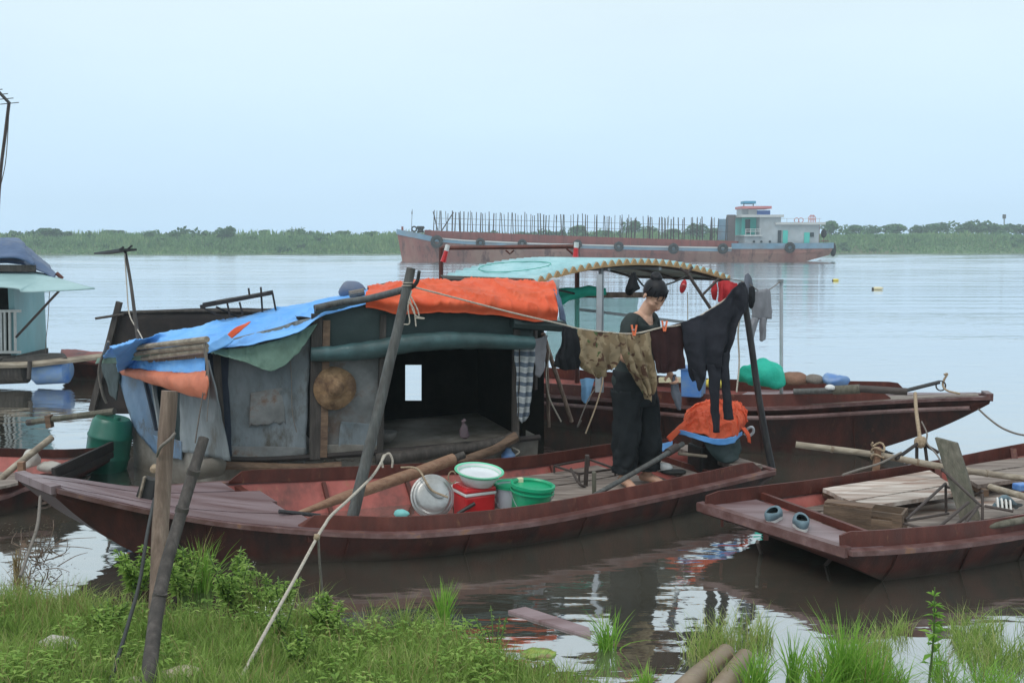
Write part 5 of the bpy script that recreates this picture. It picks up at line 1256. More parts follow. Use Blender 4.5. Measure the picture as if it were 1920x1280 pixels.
# green barrel adrift at the bow
gb = thing("green_barrel", "tilted green plastic barrel floating by the cabin bow", "barrel", Pd(203, 870, 9.4))
Rb = axis_rot(Pd(212, 780, 9.3) - Pd(198, 875, 9.3))
c = Pd(197, 884, 9.35)
MB().lathe([(0.165, 0), (0.185, 0.03), (0.192, 0.14), (0.199, 0.15), (0.199, 0.165), (0.192, 0.175), (0.194, 0.33), (0.201, 0.34), (0.201, 0.355), (0.193, 0.365), (0.175, 0.48), (0.15, 0.515)], c, 32, Rb).build("drum", "barrel_green", gb, smooth=True, sharp=50)
top_c = c + Rb @ Vector((0.06, -0.06, 0.515)); MB().lathe([(0.03, 0), (0.03, 0.03)], top_c, 12, Rb).build("bung", "barrel_green", gb)

# ------------------------------------------------------------------ F: floating house at far left
fy = 15.3
F = thing("floating_house", "turquoise floating house with blue roof at the left edge", "houseboat", Pd(20, 700, fy + 1))
w0, w1 = Pd(24, 545, fy), Pd(83, 545, fy)
zt, zb_ = 1.45, 0.42
def fbx(px0, px1, z0, z1, y0, y1): 
    a, b = (px0 - 960) / FPX * fy, (px1 - 960) / FPX * fy
    return MB().box(((a + b) / 2, (y0 + y1) / 2, (z0 + z1) / 2), (b - a, y1 - y0, z1 - z0))
fbx(15, 26, zb_, 1.52, fy, fy + 1.0).build("wall", "turquoise_wall", F)
fbx(-320, 15.3, zb_, 1.52, fy + 0.7, fy + 0.98).build("inner_wall", "shaded_inside", F)
fbx(-320, 26, zb_ - 0.08, zb_, fy - 0.5, fy + 1.05).build("deck", "wood_dark", F)
fbx(-322, -312, zb_, 1.52, fy, fy + 1.0).build("wall", "turquoise_wall", F)
fbx(-311.8, -120, zb_, 1.52, fy + 0.02, fy + 0.12).build("front_wall", "turquoise_wall", F)
for px in (-110, -94, -78, -62, -46, -30, -14, 2, 9, 18, 28): 
    MB().beam(Pd(px, 583, fy - 0.05), Pd(px + 1, 662, fy - 0.05), 0.03, 0.03).build("rail_post", "white_paint", F)
MB().beam(Pd(-320, 583, fy - 0.05), Pd(39, 583, fy - 0.05), 0.04, 0.04).build("hand_rail", "white_paint", F)
MB().beam(Pd(-320, 660, fy - 0.05), Pd(39, 660, fy - 0.05), 0.04, 0.04).build("foot_rail", "white_paint", F)
aw = [[Pd(-330, 505, fy + 0.2), Pd(20, 508, fy + 0.2), Pd(66, 510, fy + 0.2), Pd(110, 522, fy + 0.3)], [Pd(-330, 522, fy - 0.3), Pd(20, 524, fy - 0.3), Pd(80, 526, fy - 0.25), Pd(140, 531, fy - 0.1)], [Pd(-330, 532, fy - 0.8), Pd(0, 538, fy - 0.8), Pd(50, 547, fy - 0.8), Pd(178, 541, fy - 0.6)]]
sheet("awning", aw, "awning_sheet", F, 30, 12, 0.004, 3, 0.02, 51)
MB().tube([Pd(110, 546, fy - 0.6), Pd(30, 632, fy - 0.05)], 0.018, 6).build("awning_strut", "steel_dark", F)
rt = [[Pd(-330, 450, fy + 2.2), Pd(0, 446, fy + 2.2), Pd(45, 462, fy + 2.2), Pd(85, 490, fy + 2.2)], [Pd(-330, 462, fy + 0.9), Pd(0, 456, fy + 0.9), Pd(52, 470, fy + 0.9), Pd(100, 512, fy + 0.9)], [Pd(-330, 490, fy + 0.1), Pd(0, 492, fy + 0.1), Pd(60, 502, fy + 0.1), Pd(106, 522, fy + 0.1)]]
sheet("roof_tarp", rt, "blue_dull", F, 40, 20, 0.04, 2.5, 0.02, 52)
sheet("roof_mat", [[Pd(-330, 450, fy + 0.5), Pd(0, 452, fy + 0.5), Pd(50, 466, fy + 0.5)], [Pd(-330, 480, fy - 0.1), Pd(0, 482, fy - 0.1), Pd(66, 496, fy - 0.1)]], "blue_dull", F, 24, 10, 0.02, 3, 0.03, 53)
MB().beam(Pd(-330, 500, fy), Pd(66, 503, fy), 0.06, 0.10).build("eave_beam", "wood_dark", F)
MB().tube([Pd(106, 512, fy + 0.3), Pd(117, 522, fy + 0.3)], 0.03, 6).build("rafter_end", "maroon", F)
for i, (x0, x1, mt, nm) in enumerate(((64, 132, "blue_plastic", "float_drum"), (-30, 56, "wood_dark", "float_drum"), (-180, -70, "blue_plastic", "float_drum"), (-310, -200, "wood_dark", "float_drum"))):
    MB().tube([Pd(x0, 697, fy - 0.4), Pd(x0 + 6, 697, fy - 0.4), Pd(x1 - 6, 694, fy - 0.4), Pd(x1, 694, fy - 0.4)], [0.14, 0.19, 0.19, 0.13], 16).build(nm, mt, F, smooth=True)
MB().tube([Pd(-320, 694, fy - 0.65), Pd(60, 683, fy - 0.65), Pd(200, 667, fy - 0.5)], 0.045, 8).build("outrigger_pole", "bamboo", F, smooth=True)
MB().tube([Pd(56, 676, fy - 0.7), Pd(54, 710, fy - 0.7)], 0.03, 6).build("float_strap", "wood_dark", F)
sheet("deck_cover", [[Pd(30, 668, fy - 0.2), Pd(80, 664, fy - 0.2), Pd(118, 662, fy - 0.2)], [Pd(20, 680, fy - 0.62), Pd(70, 676, fy - 0.62), Pd(126, 672, fy - 0.62)]], "wood_dark", F, 16, 6, 0.02, 4, 0.01, 54)
# aerial mast
am = thing("tv_aerial", "tall thin television aerial mast at the upper left edge", "aerial", Pd(-6, 480, 14.5))
ma = MB().tube(spline([Pd(-8, 470, 14.5), Pd(0, 335, 14.5), Pd(10, 250, 14.5), Pd(17, 192, 14.5)], 12), 0.022, 6).build("mast", "steel_dark", am)
MB().tube([Pd(-14, 160, 14.5), Pd(18, 194, 14.5)], 0.022, 6).build("boom", "black_plastic", am)
for i in range(5):
    u = i / 4; p = Pd(-14, 160, 14.5).lerp(Pd(18, 194, 14.5), u); q = Vector((0.05, 0.14, 0.03)) * (0.5 + 0.6 * u)
    MB().tube([p - q, p + q], 0.006, 5).build("element", "black_plastic", am)
rope("feed_wire", [Pd(17, 195, 14.48), Pd(16, 225, 14.48), Pd(11, 300, 14.48), Pd(2, 345, 14.48), Pd(-6, 380, 14.48)], 0.006, "steel_dark", am, 20, 5)
rope_thing("hanging_line", [Pd(93, 546, fy - 0.3), Pd(90, 600, fy - 0.3), Pd(86, 640, fy - 0.3), Pd(85, 662, fy - 0.2)], 0.005, "rope_grey", "thin line hanging from the turquoise house awning", "line")
# ------------------------------------------------------------------ the canopy on the big boat
L_ = Pd(998, 527, 10.2); R_ = Pd(1367, 520, 11.6); ap = Pd(1180, 489, 10.85); axv = Vector((-0.98, 1.0, 0.0))
apex_h = ap.z - (L_.z + R_.z) / 2
NW = 27
def vault(u, v, dz=0.0, corr=0.028):
    base = L_.lerp(R_, u); z = apex_h * (1 - (2 * u - 1) ** 2)
    return base + axv * v + Vector((0, 0, z + dz + corr * math.cos(2 * math.pi * NW * u)))
m = MB(); nu = NW * 8
top = [[vault(i / nu, j / 8) for i in range(nu + 1)] for j in range(9)]
m.grid(top); rf = m.build("canopy_sheet", "roof_sheet", C.t, smooth=True, sharp=80)
rf.data.materials.append(M["roof_under"]); sm = rf.modifiers.new("thickness", 'SOLIDIFY'); sm.thickness = 0.006; sm.offset = -1; sm.material_offset = 1; sm.material_offset_rim = 1
# tan foam strip along the open end, following the corrugation
cu = [vault(i / nu, -0.012, -0.005) for i in range(nu + 1)]; cb = [vault(i / nu, -0.012, -0.045, 0.0) for i in range(nu + 1)]
mm = MB().grid([cu, cb]); mm.grid([[p + axv * 0.03 for p in cu], [p + axv * 0.03 for p in cb]])
for rowa in (0, 1):
    a0 = rowa * (nu + 1); b0 = 2 * (nu + 1) + a0
    for i in range(nu): mm.f.append((a0 + i, a0 + i + 1, b0 + i + 1, b0 + i))
mm.build("canopy_edge_strip", "foam_edge", C.t, smooth=True)
for v in (0.06, 0.5, 0.94):
    MB().tube([vault(u, v, -0.05, 0) for u in np.linspace(0.01, 0.99, 18)], 0.016, 6).build("canopy_hoop", "steel_dark", C.t, smooth=True)
for u in (0.36, 0.62):
    MB().beam(vault(u, 0.0, -0.075, 0), vault(u, 1, -0.075, 0), 0.04, 0.03).build("canopy_purlin", "steel_grey", C.t)
MB().tube([vault(0.02, 0, -0.04, 0), vault(0.02, 1, -0.04, 0)], 0.016, 6).build("canopy_purlin", "steel_dark", C.t)
MB().tube([vault(0.98, 0, -0.04, 0), vault(0.98, 1, -0.04, 0)], 0.016, 6).build("canopy_purlin", "steel_dark", C.t)
# posts and braces
def cpost(x0, y0, x1, y1, d, r, mt, nm="canopy_post", dz=None):
    a, b = Pd(x0, y0, d), Pd(x1, y1, d)
    return MB().tube([a, b], r, 8).build(nm, mt, C.t, smooth=True)
cpost(1127, 500, 1127, 735, 10.75, 0.028, "steel_grey"); 
MB().beam(Pd(1124, 514, 10.55), Pd(1121, 735, 10.55), 0.055, 0.03, up=(0, -1, 0)).build("canopy_post", "steel_light", C.t)
cpost(1003, 528, 1003, 730, 10.25, 0.025, "steel_dark")
cpost(1362, 522, 1362, 735, 11.4, 0.03, "steel_dark")
cpost(1286, 508, 1340, 590, 11.0, 0.018, "steel_dark", "brace"); cpost(1318, 552, 1348, 522, 11.1, 0.014, "steel_dark", "brace"); cpost(1275, 502, 1288, 512, 11.0, 0.014, "steel_dark", "brace"); cpost(1290, 512, 1298, 500, 11.0, 0.014, "steel_dark", "brace")
cpost(836, 520, 836, 720, 11.3, 0.025, "steel_dark")
# maroon goal-post frame above the canopy
MB().tube([Pd(828, 465, 12.4), Pd(1086, 462, 12.2)], 0.026, 8).build("top_bar", "maroon", C.t, smooth=True)
MB().tube([Pd(827, 464, 12.4), Pd(827, 718, 12.4)], 0.028, 8).build("frame_post", "maroon", C.t, smooth=True)
MB().tube([Pd(1082, 462, 12.2), Pd(1082, 718, 12.2)], 0.03, 8).build("frame_post", "maroon", C.t, smooth=True)
MB().tube([Pd(948, 469, 12.3), Pd(956, 476, 12.3), Pd(964, 469, 12.3)], 0.012, 6).build("bar_stay", "maroon", C.t); MB().tube([Pd(1062, 466, 12.2), Pd(1076, 478, 12.2)], 0.014, 6).build("bar_stay", "maroon", C.t)
for (x0, y0, x1, y1, dd) in ((840, 459, 831, 491, 12.35), (1081, 454, 1079, 484, 12.12)):
    a, b = Pd(x0, y0, dd - 0.05), Pd(x1, y1, dd - 0.05); q = a.lerp(b, 0.35)
    sk = thing("marker_sleeve", "red and white plastic sleeve on the maroon bar's %s end" % ("left" if x0 < 900 else "right"), "marker", b)
    MB().tube([a, q], 0.028, 8).build("white_top", "white_plastic", sk, smooth=True); MB().tube([q, b], [0.026, 0.036], 8).build("red_body", "red_plastic", sk, smooth=True)
# side rails
MB().tube([Pd(1084, 553, 11.2), Pd(1210, 553, 11.3)], 0.03, 8).build("side_pole", "wood_post", C.t, smooth=True)
MB().beam(Pd(1086, 580, 11.0), Pd(1300, 606, 11.0), 0.025, 0.03).build("side_rail", "steel_grey", C.t)
MB().tube([Pd(1030, 540, 10.4), Pd(1085, 552, 11.2)], 0.012, 6).build("cable", "cable_black", C.t)
MB().tube(spline([Pd(1190, 516, 10.7), Pd(1215, 540, 10.8), Pd(1260, 530, 10.9), Pd(1290, 516, 11.0)], 16), 0.010, 6).build("cable", "cable_black", C.t)
lamp = thing("hanging_lamp", "pale plastic lamp hanging under the canopy's left corner", "lamp", Pd(1039, 540, 10.2))
c = Pd(1039, 541, 10.2)
MB().lathe([(0.03, -0.03), (0.05, 0.0), (0.055, 0.04), (0.055, 0.09), (0.02, 0.11)], c, 14).build("shade", "clear_plastic", lamp, smooth=True); MB().lathe([(0.025, -0.05), (0.045, -0.03), (0.045, 0.01), (0.02, 0.02)], c, 14).build("base", "steel_grey", lamp, smooth=True)
# green nets
sh = sheet("fishing_net", [[Pd(1045, 548, 11.3), Pd(1100, 552, 11.3), Pd(1150, 556, 11.3), Pd(1196, 556, 11.3)], [Pd(1048, 590, 11.35), Pd(1100, 600, 11.35), Pd(1150, 605, 11.35), Pd(1192, 600, 11.35)], [Pd(1012, 645, 11.3), Pd(1060, 690, 11.3), Pd(1130, 660, 11.35), Pd(1188, 640, 11.3)]], "net_thin", None, 36, 24, 0.05, 3.5, 0.003, 61)
tag(sh, "thin pale green net hung below the canopy's side pole", "net")
nr = MB().tube(spline([Pd(1040, 560, 11.1), Pd(1065, 552, 11.1), Pd(1095, 548, 11.15), Pd(1135, 546, 11.2)], 20), [0.11, 0.08, 0.06, 0.035], 12).rough(0.025, 6, 9)
tag(nr.build("rolled_net", "net_bundle", None, smooth=True, sharp=60), "rolled green net bunched along the canopy side pole", "net")
# hoop lying on the roof
ring = [vault(0.16 + 0.10 * math.cos(a), 0.55 + 0.32 * math.sin(a), 0.03, 0) for a in np.linspace(0, 2 * math.pi, 30)]
tag(MB().tube(ring, 0.004, 5, cap=False).build("wire_hoop", "net_green", None, smooth=True), "pale green wire hoop lying on the canopy sheet", "hoop")

# ------------------------------------------------------------------ washing around the canopy
def hung(name, rows, mat_, label, cat_="garment", nu=24, nv=24, wr=0.012, seed=0, fold=0.0, ff=16):
    fo2 = (lambda u, v: Vector((0, fold * math.sin(u * ff + v * 2.0) * (0.3 + v), 0))) if fold else None
    return tag(sheet(name, rows, mat_, None, nu, nv, wr, 8, 0.008, seed, fold=fo2), label, cat_)
hung("hanging_cloth", [[Pd(1184, 512, 10.7), Pd(1188, 511, 10.68), Pd(1191, 513, 10.7)], [Pd(1177, 530, 10.7), Pd(1186, 530, 10.62), Pd(1196, 532, 10.7)], [Pd(1173, 544, 10.7), Pd(1184, 543, 10.6), Pd(1199, 541, 10.7)], [Pd(1177, 553, 10.7), Pd(1183, 553, 10.68), Pd(1190, 543, 10.7)]], "black_cloth", "small black cloth hanging under the canopy beside the woman's head", seed=71)
fs = thing("red_sandal", "small red sandal hung from the canopy brace right of woman's head", "sandal", Pd(1281, 548, 10.95))
MB().ell(Pd(1281, 537, 10.95), (0.035, 0.02, 0.075), 14, 10, RY(0.25)).build("sole", "red_cloth", fs, smooth=True)
MB().tube(spline([Pd(1277, 538, 10.91), Pd(1281, 533, 10.88), Pd(1286, 537, 10.91)], 8), 0.012, 6).build("strap", "pink_lid", fs)
hung("red_garment", [[Pd(1337, 527, 11.2), Pd(1344, 526, 11.2)], [Pd(1334, 545, 11.18), Pd(1345, 545, 11.18)], [Pd(1337, 562, 11.2), Pd(1343, 564, 11.2)]], "red_cloth", "narrow bright red garment hanging at the canopy's right end", seed=72)
hung("red_shirt", [[Pd(1345, 528, 11.1), Pd(1360, 526, 11.1), Pd(1382, 530, 11.1)], [Pd(1347, 545, 11.1), Pd(1362, 546, 11.08), Pd(1384, 545, 11.1)], [Pd(1347, 566, 11.1), Pd(1362, 568, 11.1), Pd(1374, 562, 11.1)]], "red_cloth", "dark red shirt hanging by the canopy corner post", seed=73, fold=0.02)
PW = Plane((Pd(1400, 520, 9.9).x, 9.9), (Pd(1465, 520, 10.6).x, 10.6))
hung("grey_hood", [[PW.at(1398, 516), PW.at(1402, 514), PW.at(1406, 518)], [PW.at(1392, 540), PW.at(1402, 540, 0.05), PW.at(1412, 545)], [PW.at(1396, 572), PW.at(1404, 576, 0.03), PW.at(1411, 570)]], "sock_cloth", "grey cloth cap hung at the top of the leaning clothesline pole", seed=74)
def trousers(name, label, mat_, waist, crotch, hems, seed, depthoff, wr=0.012, puff=0.03):
    """a pair of trousers hung up: two flattened leg tubes that share the waist"""
    t = thing(name, label, "trousers", (waist[0] + waist[1]) / 2)
    return t
g0 = thing("grey_trousers", "grey trousers hung on the line beside the tall white pole", "trousers", PW.at(1425, 545))
sheet("waist", [[PW.at(1414, 548), PW.at(1428, 544, 0.03), PW.at(1444, 541)], [PW.at(1412, 575), PW.at(1426, 575, 0.03), PW.at(1446, 574)], [PW.at(1409, 596), PW.at(1424, 598, 0.02), PW.at(1447, 598)]], "grey_cloth", g0, 18, 12, 0.014, 10, 0.012, 75)
sheet("leg", [[PW.at(1409, 594), PW.at(1416, 595, 0.03), PW.at(1423, 597)], [PW.at(1405, 618), PW.at(1411, 618, 0.03), PW.at(1416, 616)], [PW.at(1406, 646), PW.at(1408, 646, 0.02), PW.at(1411, 640)]], "grey_cloth", g0, 12, 14, 0.01, 10, 0.014, 76)
sheet("leg", [[PW.at(1424, 596), PW.at(1431, 596, 0.03), PW.at(1438, 597)], [PW.at(1423, 615), PW.at(1430, 615, 0.03), PW.at(1436, 615)], [PW.at(1424, 637), PW.at(1429, 639, 0.02), PW.at(1434, 636)]], "grey_cloth", g0, 12, 14, 0.01, 10, 0.014, 77)
wp = thing("white_pole", "tall straight pale pole standing on the canopy boat's far side", "pole", Pd(1465, 722, 10.75))
MB().tube([Pd(1465, 745, 10.75), Pd(1465, 524, 10.75)], 0.019, 10).build("shaft", "steel_light", wp, smooth=True)
MB().box(Pd(1463.5, 527, 10.73), (0.05, 0.04, 0.04)).build("clamp", "steel_grey", wp)
rope_thing("washing_line", [Pd(1367, 522, 11.6), PW.at(1400, 530), PW.at(1425, 546), PW.at(1445, 541), Pd(1464, 527, 10.73)], 0.005, "rope_grey", "thin washing line between canopy corner and the white pole", "line")
rope_thing("hanging_rope", [Pd(1391, 575, 10.3), Pd(1384, 620, 10.3), Pd(1386, 680, 10.3), Pd(1381, 735, 10.2)], 0.009, "rope_pale", "pale knotted cord hanging beside the black trousers", "cord")
rope_thing("hanging_rope", [Pd(1289, 548, 11.0), Pd(1289.5, 570, 11.0), Pd(1289.5, 600, 11.0)], 0.006, "rope_pale", "thin pale cord hanging below the red sandal", "cord")

# ------------------------------------------------------------------ cargo on the big boat
def lump(name, px, py, d, rx, ry, rz, mat_, label, cat_, seed, amp=0.25, sc=6, n=24):
    c = Pd(px, py, d); m = MB().ell((0, 0, 0), (rx, ry, rz), n, n * 2 // 3)
    m.v = [Vector((v.x, v.y, max(v.z, -rz * 0.55))) for v in m.v]
    m.rough(amp * min(rx, ry, rz), sc, seed); m.rough(amp * 0.4 * min(rx, ry, rz), sc * 2.5, seed + 3)
    m.v = [v + c for v in m.v]
    return tag(m.build(name, mat_, None, smooth=True, sharp=70), label, cat_)
lump("net_bundle", 1432, 705, 10.5, 0.26, 0.2, 0.17, "net_bundle", "bright green bundled net heaped on the canopy boat's far deck", "net", 81, 0.45, 4)
lump("brown_sack", 1487, 712, 10.5, 0.15, 0.13, 0.085, "brown_sack", "brown sack lying right of the green net bundle", "sack", 82)
lump("grey_sack", 1527, 712, 10.45, 0.11, 0.1, 0.06, "rope_grey", "flat grey sack between the brown sack and blue bundle", "sack", 83)
lump("blue_bundle", 1568, 714, 10.4, 0.14, 0.1, 0.08, "blue_plastic", "crumpled blue cloth bundle on the canopy boat's deck edge", "bundle", 84, 0.45, 7)
lump("dark_bag", 1340, 720, 10.6, 0.12, 0.1, 0.06, "yellow_plastic", "yellow bag on the canopy boat behind the black trousers", "bag", 85)
bk = Pd(1300, 742, 10.2)
bt = thing("blue_crate", "blue plastic crate behind the black trousers on the canopy boat", "crate", bk)
MB().box(bk + Vector((0, 0, 0.14)), (0.20, 0.22, 0.28), RZ(-0.4), 1.08).build("box", "blue_plastic", bt, bevel=0.012)
MB().box(bk + Vector((0, 0, 0.285)), (0.24, 0.26, 0.02), RZ(-0.4)).build("rim", "blue_plastic", bt)
tag(MB().beam(Pd(1236, 712, 10.4), Pd(1285, 712, 10.3), 0.05, 0.05).build("pale_board", "cream", None), "short cream board left of the blue crate behind the woman's arm", "board")
# long-tail shaft lying on the bow deck
sh_ = thing("motor_shaft", "grey motor tube and pole lying along the canopy boat's bow", "shaft", Pd(1600, 742, 9.5))
MB().tube([Pd(1488, 734, 9.9), Pd(1570, 732, 9.75)], 0.03, 10).build("tube", "pole_grey", sh_, smooth=True)
MB().tube([Pd(1562, 731, 9.75), Pd(1612, 729, 9.65)], 0.045, 10).rough(0.006, 10, 4).build("wrap", "weathered_board", sh_, smooth=True)
MB().tube([Pd(1608, 728, 9.65), Pd(1700, 733, 9.55)], 0.035, 10).rough(0.01, 8, 5).build("gear_tube", "steel_dark", sh_, smooth=True)
MB().tube([Pd(1690, 734, 9.55), Pd(1762, 716, 9.5)], 0.018, 8).build("steering_pole", "pole_black", sh_, smooth=True)
ring = [Pd(1764 + 9 * math.cos(a), 723 + 9 * math.sin(a), 9.5) for a in np.linspace(0, 2 * math.pi, 16)]
MB().tube(ring, 0.007, 6, cap=False).build("ring", "steel_dark", sh_, smooth=True)
lump("white_pad", 1556, 726, 9.7, 0.05, 0.04, 0.03, "white_plastic", "small white pad beside the motor tube on the bow deck", "pad", 86)
rope_thing("bow_rope", [Pd(1770, 702, 9.5), Pd(1776, 701, 9.5), Pd(1770, 712, 9.5), Pd(1768, 722, 9.5), Pd(1776, 732, 9.4), Pd(1800, 738, 9.3)], 0.010, "rope_tan", "pale cord end tied to the ring at the bow", "cord")
rope_thing("mooring_line", [Pd(1828, 760, 9.5), Pd(1855, 785, 9.2), Pd(1885, 805, 9.0), Pd(1925, 816, 8.8), Pd(1980, 812, 8.6)], 0.009, "rope_grey", "thin mooring line dropping from the big boat's bow to the right", "rope")
# blue rag and cords on its near rail
hung("blue_rag", [[Pd(1088, 711, 10.9), Pd(1100, 709, 10.85), Pd(1114, 711, 10.9)], [Pd(1090, 728, 10.85), Pd(1100, 728, 10.8), Pd(1110, 728, 10.85)], [Pd(1091, 750, 10.85), Pd(1098, 756, 10.8), Pd(1105, 750, 10.85)]], "blue_rag", "light blue rag hung over the canopy boat's near rail", "rag", seed=87)
rope_thing("trailing_rope", [Pd(1131, 700, 10.7), Pd(1128, 725, 10.4), Pd(1116, 765, 10.2), Pd(1098, 812, 9.9)], 0.008, "rope_tan", "tan cord trailing from the boat rail to the water left of the woman", "cord")
rope_thing("trailing_rope", [Pd(1126, 715, 10.7), Pd(1105, 745, 10.4), Pd(1086, 790, 10.2), Pd(1083, 800, 10.15), Pd(1090, 788, 10.1)], 0.007, "rope_grey", "grey looped cord trailing beside the blue rag", "cord")
stake = thing("leaning_stake", "thin wooden stake leaning in the water right of the cabin's end", "stake", Pd(1070, 790, 10.3))
MB().tube([Pd(1072, 790, 10.3), Pd(1018, 625, 9.9)], 0.022, 7).build("shaft", "wood_post", stake)
stake = thing("upright_stake", "upright wooden stake in the water by the cabin's curtain", "stake", Pd(1028, 800, 9.9))
MB().tube([Pd(1029, 800, 9.9), Pd(1024, 640, 9.75)], 0.018, 7).build("shaft", "wood_post", stake)
rope_thing("tied_rope", [Pd(1022, 625, 9.8), Pd(1030, 660, 9.75), Pd(1024, 700, 9.75), Pd(1030, 745, 9.8), Pd(1052, 790, 9.9)], 0.008, "rope_pale", "pale cord wound on the stakes right of the cabin", "cord")

# two floats on the river
for (px, py, mt, lb) in ((1567, 527, "yellow_plastic", "small yellow float drifting on the open river, farther one"), (1646, 543, "cream", "pale yellow bottle float on the river, nearer and longer one")):
    p = Pz(px, py, 0.0); ft = thing("river_float", lb, "float", p); k = 0.7 if px < 1600 else 0.95
    MB().tube([p + Vector((-0.22 * k, 0, 0.05)), p + Vector((-0.16 * k, 0, 0.06)), p + Vector((0.12 * k, 0, 0.06)), p + Vector((0.24 * k, 0, 0.06))], [0.04, 0.07, 0.07, 0.03], 10).build("body", mt, ft, smooth=True)
    MB().tube([p + Vector((-0.28 * k, 0, 0.05)), p + Vector((-0.2 * k, 0, 0.05))], 0.05, 8).build("cap", "wood_dark", ft)
# ------------------------------------------------------------------ poles and the clothesline on the front sampan
T1, T2 = PA(770, 505, 6.60), PA(1392, 532, 7.30)
PC = Plane((T1.x, T1.y), (T2.x, T2.y))
lp = thing("leaning_pole", "grey pole leaning across the cabin door from the front sampan", "pole", PA(662, 966, 6.3))
MB().tube(spline([PA(661, 968, 6.28), PA(690, 850, 6.38), PA(728, 690, 6.5), PA(752, 590, 6.57), PA(771, 503, 6.62)], 24), [0.040, 0.036, 0.032], 12).rough(0.003, 5, 2).build("shaft", "pole_grey", lp, smooth=True)
for y in (530, 535):
    a = PA(764.5 - (y - 530) * 0.25, y, 6.6)
    ring = [a + Vector((0.036 * math.cos(k), 0.036 * math.sin(k), 0)) for k in np.linspace(0, 2 * math.pi, 14)]
    MB().tube(ring, 0.004, 5, cap=False).build("binding", "rope_pale", lp)
rp3 = thing("leaning_pole", "dark pole leaning at the stern holding the clothesline's right end", "pole", PA(1447, 880, 7.4))
MB().tube(spline([PA(1448, 882, 7.36), PA(1425, 760, 7.34), PA(1405, 620, 7.32), PA(1390, 530, 7.30)], 20), [0.030, 0.028, 0.025], 10).rough(0.002, 5, 3).build("shaft", "pole_black", rp3, smooth=True)
op = thing("boat_hook_pole", "long grey boat hook pole lying along the cabin roof edge", "pole", PA(700, 565, 7.6))
MB().tube(spline([PB.at(590, 578, 0.14), PA(640, 567, 8.0), PA(690, 560, 7.5), PA(750, 545, 6.85), PA(762, 541, 6.72)], 20), [0.030, 0.026], 10).build("shaft", "pole_grey", op, smooth=True)
MB().tube(spline([PA(752, 545, 6.83), PA(770, 540, 6.65), PA(782, 528, 6.55), PA(786, 508, 6.52)], 14), [0.016, 0.012], 8).build("hook", "pole_black", op, smooth=True)
for i, pts in enumerate(([(772, 545), (765, 575), (768, 605), (757, 608)], [(768, 560), (778, 590), (796, 597), (780, 596)], [(765, 565), (776, 580), (780, 612)], [(770, 555), (782, 578), (786, 592)])):
    rope_thing("frayed_rope", [PA(x, y, 6.55) for x, y in pts], 0.005, "rope_pale", "frayed pale cord at the pole and hook joint, %s strand" % ("leftmost", "longest right", "lower middle", "short right")[i], "cord", 16, group="frayed cords on the leaning pole")
line_pts = [(764, 535), (860, 560), (960, 586), (1050, 607), (1085, 616), (1140, 623), (1190, 625), (1240, 614), (1285, 606), (1340, 575), (1380, 546), (1390, 537)]
rope_thing("clothesline", [PC.at(x, y) for x, y in line_pts], 0.007, "rope_pale", "pale clothesline strung between the two leaning poles", "line", 80)
def cloth(name, rows, mat_, label, cat_, nu=36, nv=36, wr=0.01, ws=9, seed=0, fold=0.0, ff=20, th=0.006, ragged=0.0):
    R = [[PC.at(p[0], p[1], (p[2] if len(p) > 2 else 0.0)) for p in r] for r in rows]
    fo2 = (lambda u, v: PC.n * (fold * (0.25 + v) * math.sin(u * ff + 1.5 * math.sin(v * 3 + seed)))) if fold else None
    return tag(sheet(name, R, mat_, None, nu, nv, wr, ws, th, seed, fold=fo2, ragged=ragged), label, cat_)
cloth("washed_shirt", [[(1054, 610), (1066, 612), (1080, 614)], [(1052, 640, .02), (1065, 640, .04), (1086, 640, .02)], [(1043, 668, .02), (1062, 672, .05), (1088, 670, .02)], [(1040, 686, .02), (1062, 694, .03), (1087, 690, .02)]], "black_cloth", "small black shirt at the clothesline's left end", "garment", seed=1, fold=0.01)
cloth("camouflage_shorts", [[(1081, 616), (1115, 621), (1162, 625)], [(1082, 650, .02), (1118, 652, .05), (1163, 652, .02)], [(1086, 680, .02), (1120, 684, .05), (1158, 676, .02)], [(1100, 696, .02), (1128, 708, .03), (1150, 690, .02)]], "camo", "camouflage patterned shorts on the clothesline left of the woman", "shorts", 48, 40, 0.014, 8, 2, 0.022, 15, ragged=0.02)
sc_ = cloth("camouflage_shirt", [[(1160, 625), (1190, 627), (1222, 620)], [(1164, 655, .02), (1192, 655, .04), (1222, 652, .02)], [(1176, 685, .03), (1204, 690, .05), (1228, 690, .02)], [(1196, 715, .03), (1213, 720, .05), (1231, 718, .03)], [(1206, 738, .03), (1217, 748, .04), (1226, 728, .03)]], "camo", "draped camouflage shirt on the clothesline in front of the woman", "shirt", 48, 48, 0.012, 9, 3, 0.030, 17, ragged=0.015)
cloth("brown_cloth", [[(1220, 619), (1250, 611), (1283, 604)], [(1222, 650, .01), (1250, 650, .03), (1282, 645, .01)], [(1228, 680, .02), (1252, 682, .03), (1283, 676, .02)], [(1232, 699, .02), (1255, 697, .03), (1284, 689, .02)]], "brown_cloth", "dark brown cloth on the clothesline between camouflage shirt and black trousers", "cloth", seed=4, fold=0.008)
bt_ = thing("black_trousers", "long black trousers draped over the clothesline's right pole", "trousers", PC.at(1340, 600))
def csheet(name, rows, mat_, par, nu, nv, seed, wr=0.012, fold=0.0, ff=14):
    R = [[PC.at(p[0], p[1], (p[2] if len(p) > 2 else 0.0)) for p in r] for r in rows]
    fo2 = (lambda u, v: PC.n * (fold * (0.25 + v) * math.sin(u * ff + seed))) if fold else None
    return sheet(name, R, mat_, par, nu, nv, wr, 8, 0.010, seed, fold=fo2)
